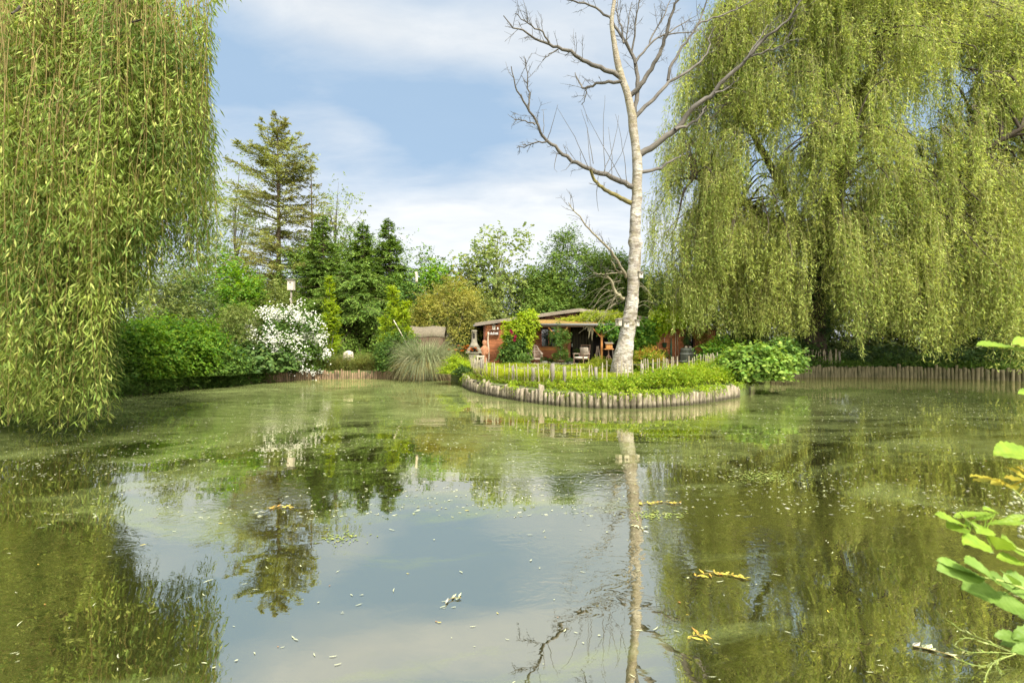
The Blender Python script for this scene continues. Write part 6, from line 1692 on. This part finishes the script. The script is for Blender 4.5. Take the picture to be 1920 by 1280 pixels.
    for k, (x0, y0, x1, y1, D, lab) in enumerate(((738, 600, 770, 662, 22.0, 'thin pale cane slanting in front of the pampas grass'), (780, 510, 781, 530, 29.0, 'short pale post among the green trees'))):
        a = Acc(); p = at(x0, y0, D); q = at(x1, y1, D); tube(a, smooth([p, (p + q) / 2 + [.02, 0, .02], q], 6), .022 if k == 0 else .08, 6); o = a.build('cane' if k == 0 else 'garden_post', M_BONE, None, loc=q); tag(o, lab, 'cane' if k == 0 else 'post')
    # satellite dish
    c = base_at(1160, 31.5); t = thing('satellite_dish', c, 'grey satellite dish on a mast behind the cabin, left of the birch', 'satellite dish'); z = EYE - (558 - 640) / F * 31.5
    a = Acc(); tube(a, np.array([[c[0], c[1], c[2]], [c[0], c[1], z]]), .03, 8); a.build('mast', M_METAL, t)
    a = Acc(); q = np.linspace(0, 1, 8); lathe(a, [(.001, 0)] + [(.46 * k, .12 * k * k) for k in q[1:]] + [(.455, .13), (.30, .06), (.001, .012)], (0, 0, 0), 24, axis='y', cap=False); a.v[0] = (a.v[0] * np.array([1, 1, 1.1]) + np.array([c[0] - .05, c[1] - .2, z])).astype(np.float32); a.build('dish', M_METAL, t)
    a = Acc(); tube(a, np.array([[c[0] - .05, c[1] - .2, z - .45], [c[0] - .05, c[1] - .75, z - .1]]), .015, 6); a.build('feed_arm', M_METAL, t)


def climbers(rz):
    def vine(name, lab, cat, spec, mat, seed, lL, lW, stems_=(), bl=None, group='climbing plants on the cabin'):
        c = spec[0][0]; t = thing(name, (c[0], c[1], .46), lab, cat, group)
        a = Acc()
        for i, (cc, rad, n, nt, rs) in enumerate(spec):
            C, O = shell(cc, rad, n, seed + i, .25, .3, 1., False); O = nrm(O + np.array([0, -.35, .1]))
            sprays(a, C, O, rs, .22, nt, 6, lL, lW, seed + 20 + i, 'oval', .45, .8)
        a.build('leaves', mat, t)
        b = Acc()
        for p in stems_: tube(b, smooth(p, 16), np.linspace(.035, .014, 16), 6, cap=False)
        if stems_: b.build('stem', M_BARK_G, t)
        if bl:
            f = Acc(); r = np.random.RandomState(seed + 50)
            for (x, y, z) in bl:
                an = np.arange(7) * 2 * PI / 7; leaves(f, np.repeat([[x, y, z]], 7, 0), np.stack([np.cos(an), -.35 + 0 * an, np.sin(an)], 1), np.stack([0 * an, -1 + 0 * an, .2 + 0 * an], 1), .10, .07, 'fold')
            f.build('blossoms', M_RED, t)
        return t
    D = 23.9
    V = lambda px, py, d=D: np.array([X25(px, d), d, Z25(py, d)])
    # the leafy column left of the porch, bright and loose on top, dark and dense below
    vine('climbing_vine', 'dense dark green climber forming a leafy pillar left of the armchair', 'climber', [(V(966, 662), (.70, .45, .72), 210, 5, .08), (V(967, 640), (.58, .42, .6), 120, 5, .08)], L_MID, 401, .095, .07,
         [[V(962, 690), V(965, 650), V(960, 610)]], [tuple(V(960.5, 624, 23.35)), tuple(V(966, 630.5, 23.35)), tuple(V(964.5, 637, 23.4)), tuple(V(958, 620, 23.4))])
    vine('climbing_vine', 'bright lime green vine growing over the top of the leafy pillar onto the roof', 'climber', [(V(970, 614), (.66, .4, .42), 110, 5, .08), (V(955, 630), (.3, .3, .5), 45, 5, .08), (V(990, 608), (.42, .3, .32), 50, 5, .07), (V(985, 592), (.40, .3, .24), 40, 4, .07), (V(998, 588), (.2, .25, .16), 18, 4, .06), (V(994, 634), (.20, .25, .5), 34, 4, .07)], L_LIME, 421, .10, .075,
         [[V(972, 640), V(985, 605), V(1000, 588)]])
    # green mound of plants on the porch roof
    D2 = 24.3
    vine('rambling_climber', 'mossy yellow green rambler lying on the right half of the porch roof', 'climber', [(np.array([X25(1112, D2), 24.45, 2.90]), (1.1, .45, .17), 170, 6, .08), (np.array([X25(1138, D2), 24.3, 2.92]), (.65, .4, .2), 90, 6, .08), (np.array([X25(1080, D2), 24.6, 2.86]), (1.0, .3, .06), 70, 5, .06), (np.array([X25(1150, D2), 24.9, 3.05]), (1.3, .5, .2), 170, 6, .09), (np.array([X25(1108, D2), 24.8, 3.16]), (.6, .4, .1), 60, 5, .07)], L_GRASS, 441, .07, .035)
    vine('climbing_vine', 'green vine hanging from the porch eave just left of the birch trunk', 'climber', [(V(1140, 612), (.55, .3, .28), 70, 4, .08), (V(1150, 622), (.35, .3, .45), 50, 4, .08)], L_VINE, 461, .10, .075, [[V(1150, 690), V(1148, 650), V(1140, 612)]])
    # hanging dry strands under the eave
    r = np.random.RandomState(3); b = Acc(); p0 = V(1108, 606)
    for k in range(16):
        x = r.uniform(1094, 1114); l = r.uniform(8, 32) * (1.2 if x > 1104 else .6); tube(b, smooth([V(x, 603), V(x + r.uniform(-1, 2), 603 + l * .5), V(x + r.uniform(-3, 3), 603 + l)], 6), [.012, .012, .01, .009, .008, .006], 4, cap=False)
    o = b.build('dry_strands', L_BARE, None, loc=p0); tag(o, 'dry twigs hanging down from the porch eave', 'twigs')
    # vine over the right wing
    vine('climbing_vine', 'big leaved green vine covering the wall right of the birch trunk', 'climber', [(V(1206, 628), (.62, .4, .62), 130, 5, .1), (V(1218, 610), (.7, .4, .35), 90, 5, .1), (V(1200, 660), (.32, .3, .4), 45, 4, .08)], L_BRIGHT, 481, .12, .095, [[V(1205, 690), V(1208, 640), V(1222, 606)]])
    vine('climbing_vine', 'bright vine sprawling over the eave above the right cabin wall', 'climber', [(V(1250, 590), (.85, .45, .36), 150, 5, .1), (V(1235, 610), (.6, .4, .3), 70, 4, .1), (V(1278, 596), (.5, .4, .34), 70, 4, .1), (V(1262, 580), (.4, .3, .3), 40, 4, .1)], L_LIME, 501, .12, .095, [[V(1210, 640), V(1232, 606), V(1270, 590)]])
    vine('climbing_vine', 'reddish tinged vine hanging on the right end of the cabin wall', 'climber', [(V(1312, 622), (.28, .3, .35), 36, 4, .08), (V(1322, 645), (.2, .25, .5), 30, 4, .07)], leaf_mat('reddish_leaf', (.24, .15, .04), (.15, .17, .03), (.30, .17, .05)), 521, .09, .065)


RZ = cabin()
furniture()
climbers(RZ)
# ---------------------------------------------------------------- floating leaves and the overhanging branches near the camera
M_FL_PALE = leaf_mat('floating_pale_leaf', (.46, .45, .28), (.36, .38, .18), (.58, .56, .42), transl=.0, spec=.5, rough=.4)
M_FL_YEL = leaf_mat('floating_yellow_leaf', (.52, .40, .05), (.42, .36, .05), (.55, .30, .04), transl=.0, spec=.5, rough=.4)
M_FL_ORG = plain_mat('floating_rust_leaf', (.38, .17, .04), .5)


def free_water(P, m=.12):
    return inside(P) & (pond_dist(P) > m)


def floaters():
    r = np.random.RandomState(71)
    # meshes shared by the individual leaves: slim curled willow leaf, short rounded leaf
    def leafmesh(L, W, curl, mat, name, bend):
        n = 9; s = np.linspace(0, 1, n); w = W * np.sin(np.clip(s * PI, .05, PI - .05)) ** .8 * .5
        x = (s - .5) * L; y = bend * L * (s - .5) ** 2 * 4 - bend * L * .5; z = .004 + curl * L * (2 * s - 1) ** 4
        V = np.stack([np.column_stack([x, y + w, z + .15 * w]), np.column_stack([x, y, z]), np.column_stack([x, y - w, z + .2 * w])], 1).reshape(-1, 3)
        i = np.arange(n - 1) * 3; a = Acc(); a.add(V, np.concatenate([np.stack([i, i + 1, i + 4, i + 3], 1), np.stack([i + 1, i + 2, i + 5, i + 4], 1)]))
        o = a.build(name, mat); return o
    kinds = []
    for j, (L, W, cu, m, bend) in enumerate(((.085, .010, .03, M_FL_PALE, .05), (.06, .011, .04, M_FL_PALE, -.07), (.10, .010, .03, M_FL_PALE, .10), (.035, .016, .05, M_FL_PALE, .0), (.06, .014, .06, M_FL_YEL, .1), (.04, .018, .05, M_FL_ORG, 0.))):
        kinds.append(leafmesh(L, W, cu, m, 'floating_leaf', bend))
    labs = ['slim pale curled willow leaf floating on the dark water'] * 3 + ['tiny pale leaf scrap floating on the dark water', 'yellow willow leaf floating on the dark water', 'small rust orange leaf floating on the dark water']
    grp = ['pale willow leaves adrift on the pond'] * 3 + ['leaf scraps adrift on the pond', 'yellow leaves adrift on the pond', 'rust leaves adrift on the pond']
    used = set()
    P = []
    while len(P) < 290:       # nearest ones, evenly over the lower half of the view
        py = 640 + 640 * (.26 + .74 * r.rand() ** 1.5); D = EYE * F / (py - 640); px = r.uniform(-20, 1940); X = (px - 960) / F * D
        if D < 9 and free_water(np.array([[X, D]]))[0]: P.append((X, D))
    for (x, y) in P:
        k = r.choice(6, p=[.28, .22, .14, .22, .10, .04])
        if k in used: o = kinds[k].copy(); COL.objects.link(o)
        else: o = kinds[k]; used.add(k)
        o.location = (x, y, .002); s = r.uniform(.3, .8) * (.75 if y < 3.4 else 1.0); o.scale = (s, s, s)
        o.rotation_euler = (0, 0, r.uniform(-.9, .9) if r.rand() < .6 else r.rand() * 6.28)
        tag(o, labs[k], 'leaf', grp[k])
    # everything smaller and farther: one drift
    n = 9500
    y = EYE * F / (r.uniform(66, 330, n)); x = (r.uniform(-80, 2000, n) - 960) / F * y; Q = np.stack([x, y], 1)
    keep = free_water(Q) & ((wob(Q, .12, 6, 3) + r.uniform(-.8, .8, n)) > .0)
    Q = Q[keep]; n = len(Q); an = r.rand(n) * 6.28
    d = np.stack([np.cos(an), np.sin(an) * .6, .02 + 0 * an], 1)
    a = Acc(); leaves(a, np.column_stack([Q, np.full(n, .006)]), d, np.tile([0, 0, 1.], (n, 1)) + r.randn(n, 3) * .12, r.uniform(.015, .06, n), r.uniform(.006, .015, n), 'fold')
    a.v[0][:, 2] = np.clip(a.v[0][:, 2], .003, .02)
    o = a.build('floating_leaves', M_FL_PALE); tag(o, 'countless small pale leaf scraps drifting on the pond surface', 'leaves', kind='stuff')
    # streaks of duckweed and petals pushed together
    a = Acc()
    for (px, py, lx, ly, m) in ((370, 776, 26, 1.0, 60), (545, 773, 60, 1.6, 190), (750, 796, 16, 1.5, 40), (1440, 893, 70, 12, 420), (1235, 966, 50, 8, 120), (1050, 832, 30, 3, 70), (1090, 846, 20, 2, 50), (640, 1010, 40, 10, 60), (930, 848, 26, 4, 60), (300, 760, 30, 1, 60), (700, 760, 40, 2, 80), (990, 800, 50, 3, 90)):
        X = r.randn(m) * lx * .5 + px; Y = r.randn(m) * ly * .6 + py; dd = EYE * F / (Y - 640); q = np.stack([(X - 960) / F * dd, dd], 1)
        an = r.rand(m) * 6.28; leaves(a, np.column_stack([q, np.full(m, .006)]), np.stack([np.cos(an), np.sin(an), .01 + 0 * an], 1), np.tile([0, 0, 1.], (m, 1)), r.uniform(.015, .05, m), .014, 'diamond')
    a.v[0][:, 2] = np.clip(a.v[0][:, 2], .003, .02)
    o = a.build('duckweed', leaf_mat('duckweed', (.20, .24, .045), (.15, .19, .04), (.30, .29, .08), transl=0.)); tag(o, 'drifts of yellow green duckweed and catkin litter', 'duckweed', kind='stuff')
    # a few recognisable floating sprigs
    def sprig(px, py, L, rz, nleaf, mat, lab, curve=.15, lw=.016):
        D = EYE * F / (py - 640); c = np.array([(px - 960) / F * D, D, .004]); t = thing('floating_sprig', c, lab, 'sprig', 'sprigs adrift on the pond')
        M = np.array(Matrix.Rotation(rz, 3, 'Z')); s = np.linspace(-.5, .5, 10); P = np.column_stack([s * L, curve * L * np.cos(s * PI), .006 + 0 * s]) @ M.T + c
        a = Acc(); tube(a, P, .0022, 5); a.build('stem', M_TWIG, t)
        a = Acc(); i = r.randint(0, 10, nleaf); dirs = np.column_stack([r.randn(nleaf) * .5 + .7, r.choice([-1, 1], nleaf) * .6, .08 + .1 * r.rand(nleaf)]) @ M.T
        leaves(a, P[i], dirs, np.tile([0, 0, 1.], (nleaf, 1)) + r.randn(nleaf, 3) * .2, r.uniform(.04, .075, nleaf), lw, 'fold'); a.v[0][:, 2] = np.maximum(a.v[0][:, 2], .004); a.build('leaves', mat, t)
    sprig(1350, 1084, .34, R(-4), 26, M_FL_YEL, 'curved sprig of yellow leaves floating below the birch reflection', .2)
    sprig(1305, 1196, .12, R(20), 9, M_FL_YEL, 'small tuft of yellow green leaves near the bottom edge', .1)
    sprig(1195, 990, .16, R(-70), 8, M_FL_PALE, 'pale curled sprig in the birch reflection', .3)
    sprig(850, 1128, .12, R(40), 5, M_FL_PALE, 'pale bent sprig on the bright sky reflection', .25)
    sprig(1755, 1225, .20, R(-32), 5, M_FL_PALE, 'long white sprig with a broad white leaf near the bottom right', .06, .03)
    sprig(520, 952, .22, R(10), 16, M_FL_YEL, 'straight yellowish sprig on the left half of the pond', .05)
    sprig(1235, 945, .42, R(3), 30, M_FL_YEL, 'long drift sprig across the birch reflection', .1)


def big_leaf(a, base, tip, width, nvec, seed, teeth=9, fold=.18, droop=.10):
    """broad toothed leaf: midrib from base to tip"""
    r = np.random.RandomState(seed)
    base = np.array(base); tip = np.array(tip); d = tip - base; L = np.linalg.norm(d); d /= L
    n_ = np.array(nvec, float); s_ = np.cross(d, n_); s_ /= np.linalg.norm(s_); n_ = np.cross(s_, d)
    m = teeth * 4 + 1; u = np.linspace(0, 1, m)
    prof = np.interp(u, [0, .08, .25, .45, .65, .82, .94, 1], [.04, .16, .62, .96, .94, .60, .26, .01]) * width * .5
    saw = np.abs(((u * teeth) % 1.0)); tooth = 1 + .16 * (saw - .5) * (u > .12) * (u < .97)
    cols = [-1, -.6, -.25, 0, .25, .6, 1]
    V = []
    wv = r.rand(2) * 6
    for i in range(m):
        c = base + d * L * u[i] - n_ * droop * L * u[i] ** 2
        for k in cols:
            off = k * prof[i] * (tooth[i] if abs(k) == 1 else 1)
            lift = fold * abs(off) + .011 * L * math.sin((u[i] - .12 * abs(k)) * teeth * 2 * PI) * min(1, abs(k) * 1.6) + .03 * L * math.sin(u[i] * 5 + wv[0] + k * 1.4) * abs(k) - (.012 * L if k == 0 else 0) - .015 * L * abs(k) * (1 if (u[i] * teeth) % 1 < .3 else 0)
            V.append(c + s_ * off + n_ * lift + d * abs(k) * .04 * L * (1 - u[i]))
    w = len(cols); i = np.arange(m - 1)[:, None] * w; k = np.arange(w - 1)[None]
    a.add(np.array(V), np.stack([i + k, i + k + 1, i + k + 1 + w, i + k + w], -1).reshape(-1, 4))
    return a


def veined(name, c, vein, c2):
    m, nt, out = newmat(name)
    g = N(nt, 'ShaderNodeNewGeometry')
    f = ramp(nt, noise(nt, 22, 4, .6), [(.35, 0.), (.65, 1.)])
    col = mix_col(nt, f, c2, c)
    hv = N(nt, 'ShaderNodeHueSaturation'); nt.links.new(col, hv.inputs['Color'])
    nt.links.new(math_n(nt, 'ADD', math_n(nt, 'MULTIPLY', g.outputs['Random Per Island'], .5), .75), hv.inputs['Value'])
    p = N(nt, 'ShaderNodeBsdfPrincipled'); nt.links.new(hv.outputs[0], p.inputs['Base Color']); p.inputs['Roughness'].default_value = .5; p.inputs['Specular IOR Level'].default_value = .22
    b = N(nt, 'ShaderNodeBump'); b.inputs['Strength'].default_value = .4; b.inputs['Distance'].default_value = .003
    nt.links.new(noise(nt, 90, 3, .6), b.inputs['Height']); nt.links.new(b.outputs[0], p.inputs['Normal'])
    tr = N(nt, 'ShaderNodeBsdfTranslucent'); tr.inputs['Color'].default_value = (*vein, 1)
    mx = N(nt, 'ShaderNodeMixShader'); mx.inputs[0].default_value = .38
    nt.links.new(p.outputs[0], mx.inputs[1]); nt.links.new(tr.outputs[0], mx.inputs[2]); nt.links.new(mx.outputs[0], out.inputs[0])
    return m


def near_branches():
    g1 = veined('broad_fresh_leaf', (.21, .31, .06), (.20, .31, .03), (.14, .23, .035))
    g2 = veined('broad_yellow_leaf', (.46, .35, .03), (.40, .30, .02), (.32, .30, .03))
    g3 = veined('broad_lime_leaf', (.26, .36, .035), (.26, .36, .02), (.18, .28, .03))
    root = np.array([2.75, .55, float(gz([[2.75, .55]])[0])])
    t = thing('overhanging_shrub', root, 'broad leaved shrub with green and yellow sprays reaching in at the right edge', 'shrub')
    def spray(lab, stem, D, leaves_, mat, seed, dd=0.0, teeth=9, part='leaves'):
        P = smooth([at(x, y, D + dd * i) for i, (x, y) in enumerate(stem)], 20)
        a = Acc(); tube(a, P, np.linspace(.006, .002, 20), 7, cap=False)
        rr = np.random.RandomState(seed + 90); rb = root + np.array([rr.randn() * .05, rr.randn() * .04, -.03]); e = P[0] - P[1]
        tube(a, smooth([rb, (rb + P[0]) / 2 + np.array([.16, -.05, .10]), P[0] + nrm(e[None])[0] * .18, P[0]], 16), np.linspace(.014, .006, 16), 7, cap=False)
        br_ = a.build('branch', M_GREENSTEM, t); br_['label'] = lab
        b = Acc(); r = np.random.RandomState(seed)
        for i, (x0, y0, x1, y1, w) in enumerate(leaves_):
            d0 = D + r.uniform(-.05, .05); p = at(x0, y0, d0); q = at(x1, y1, d0 + r.uniform(-.06, .04))
            j = np.argmin(np.linalg.norm(P - p, axis=1)); tube(b, np.array([P[j], p]), .0016, 4, cap=False)
            big_leaf(b, p, q, w / F * D, (r.uniform(-.3, .3), r.uniform(-.55, -.25), 1.), seed + i, teeth)
        b.build(part, mat, br_)
    spray('single broad green leaf reaching in above the willow reflection at the right edge', [(2020, 672), (1960, 665), (1922, 656)], 1.75, [(1935, 662, 1836, 637, 62), (1975, 650, 1905, 634, 40)], g3, 601)
    spray('pair of broad green leaves at the right edge below the log edging', [(2020, 850), (1970, 848), (1935, 846)], 1.8, [(1965, 846, 1868, 841, 54), (1960, 738, 1911, 733, 30)], g3, 602)
    spray('yellowing leaf spray at the right edge', [(1985, 1010), (1935, 955), (1905, 922), (1880, 905)], 1.75,
          [(1884, 906, 1824, 882, 22), (1876, 902, 1824, 896, 22), (1880, 905, 1858, 905, 16), (1898, 912, 1872, 902, 26), (1890, 908, 1906, 914, 18), (1930, 900, 1888, 872, 18), (1932, 896, 1908, 872, 18), (1940, 905, 1888, 888, 16), (1935, 890, 1918, 870, 14)], g2, 603, teeth=4)
    spray('lime green leaf spray reaching farthest left over the water', [(2000, 1060), (1925, 1035), (1870, 1012), (1838, 994), (1815, 976), (1800, 962)], 1.6,
          [(1818, 990, 1762, 956, 26), (1820, 994, 1776, 984, 40), (1832, 1000, 1848, 984, 40), (1820, 990, 1812, 976, 30), (1858, 1022, 1814, 1014, 46), (1868, 1030, 1878, 1004, 46), (1925, 1040, 1882, 1012, 60), (1930, 1060, 1870, 1040, 46), (1850, 962, 1790, 962, 22), (1866, 962, 1826, 972, 26), (1870, 960, 1848, 952, 22), (1925, 980, 1850, 976, 20), (1930, 965, 1878, 974, 14)], g3, 604, teeth=6)
    spray('large pale green leaves drooping towards the water at the right edge', [(2010, 1150), (1950, 1118), (1890, 1092), (1845, 1082)], 1.5,
          [(1850, 1086, 1762, 1058, 62), (1838, 1080, 1764, 1042, 34), (1870, 1090, 1820, 1050, 60), (1882, 1114, 1806, 1100, 66), (1900, 1104, 1860, 1078, 44), (1960, 1110, 1880, 1090, 70), (1935, 1140, 1866, 1126, 60), (1960, 1160, 1912, 1150, 50), (1980, 1125, 1925, 1090, 50), (1900, 1095, 1892, 1072, 34)], g1, 605, teeth=8)
    spray('green leaves entering low at the right edge', [(2010, 1225), (1960, 1212), (1925, 1206)], 1.5, [(1935, 1198, 1866, 1187, 30), (1945, 1214, 1878, 1203, 34), (1950, 1220, 1902, 1217, 26), (1970, 1190, 1905, 1192, 40)], g1, 606, teeth=6)
    # seed spike behind the leaves
    r = np.random.RandomState(8); P = smooth([at(2000, 1100, 1.9), at(1935, 1010, 1.9), at(1912, 960, 1.9), at(1918, 935, 1.9)], 30)
    P0 = P; t = thing('seed_spike', (2.35, .75, float(gz([[2.35, .75]])[0])), 'pale spike of small seed clusters at the right edge', 'plant stem'); a = Acc(); tube(a, smooth([(2.35, .75, .3), (2.3, 1.2, .55), P[0] * .6 + P[1] * .4, P[3], P[29]], 40), .003, 6); a.build('stem', M_GREENSTEM, t)
    a = Acc()
    for k in range(90):
        c = P[r.randint(10, 30)] + r.randn(3) * np.array([.018, .018, .012]); s = r.uniform(.004, .008); lathe(a, [(.0005, -s), (s * .8, -s * .4), (s, 0), (s * .7, s * .6), (.0005, s)], c, 6)
    a.build('blossoms', plain_mat('pale_seed', (.42, .42, .22), .7), t)  # the small seed clusters of the spike, not flowers
    # willow sprig trailing at the bottom right
    t = thing('willow_sprig', at(1880, 1215, 2.2), 'thin pale green willow sprig trailing at the bottom right corner', 'sprig')
    a = Acc(); b = Acc()
    for q in ([(1905, 1225), (1850, 1200), (1805, 1182), (1783, 1166)], [(1905, 1225), (1860, 1222), (1820, 1222), (1800, 1215)], [(1905, 1225), (1870, 1240), (1880, 1262)], [(1905, 1225), (1868, 1238), (1850, 1262), (1848, 1275)], [(1880, 1235), (1840, 1248), (1798, 1236)], [(1905, 1225), (1850, 1205), (1815, 1195), (1795, 1202)]):
        W = []
        for i, (x, y) in enumerate(q):
            D = EYE * F / (y - 640) - .06 - .02 * i; W.append(at(x, y, D))
        P = smooth(W, 14); tube(a, P, .0018, 5, cap=False)
        i = np.repeat(np.arange(3, 14), 2); m = len(i); tan = nrm(np.gradient(P, axis=0))[i]
        leaves(b, P[i], tan + r.randn(m, 3) * .4, r.randn(m, 3) * .3 + [0, -.4, 1], r.uniform(.018, .035, m), .009, 'fold')
    a.build('stem', M_GREENSTEM, t); b.build('leaves', leaf_mat('pale_sprig_leaf', (.30, .34, .09), (.22, .28, .06), (.42, .44, .18)), t)


M_GREENSTEM = plain_mat('green_stem', (.30, .36, .08), .6)
floaters()
near_branches()
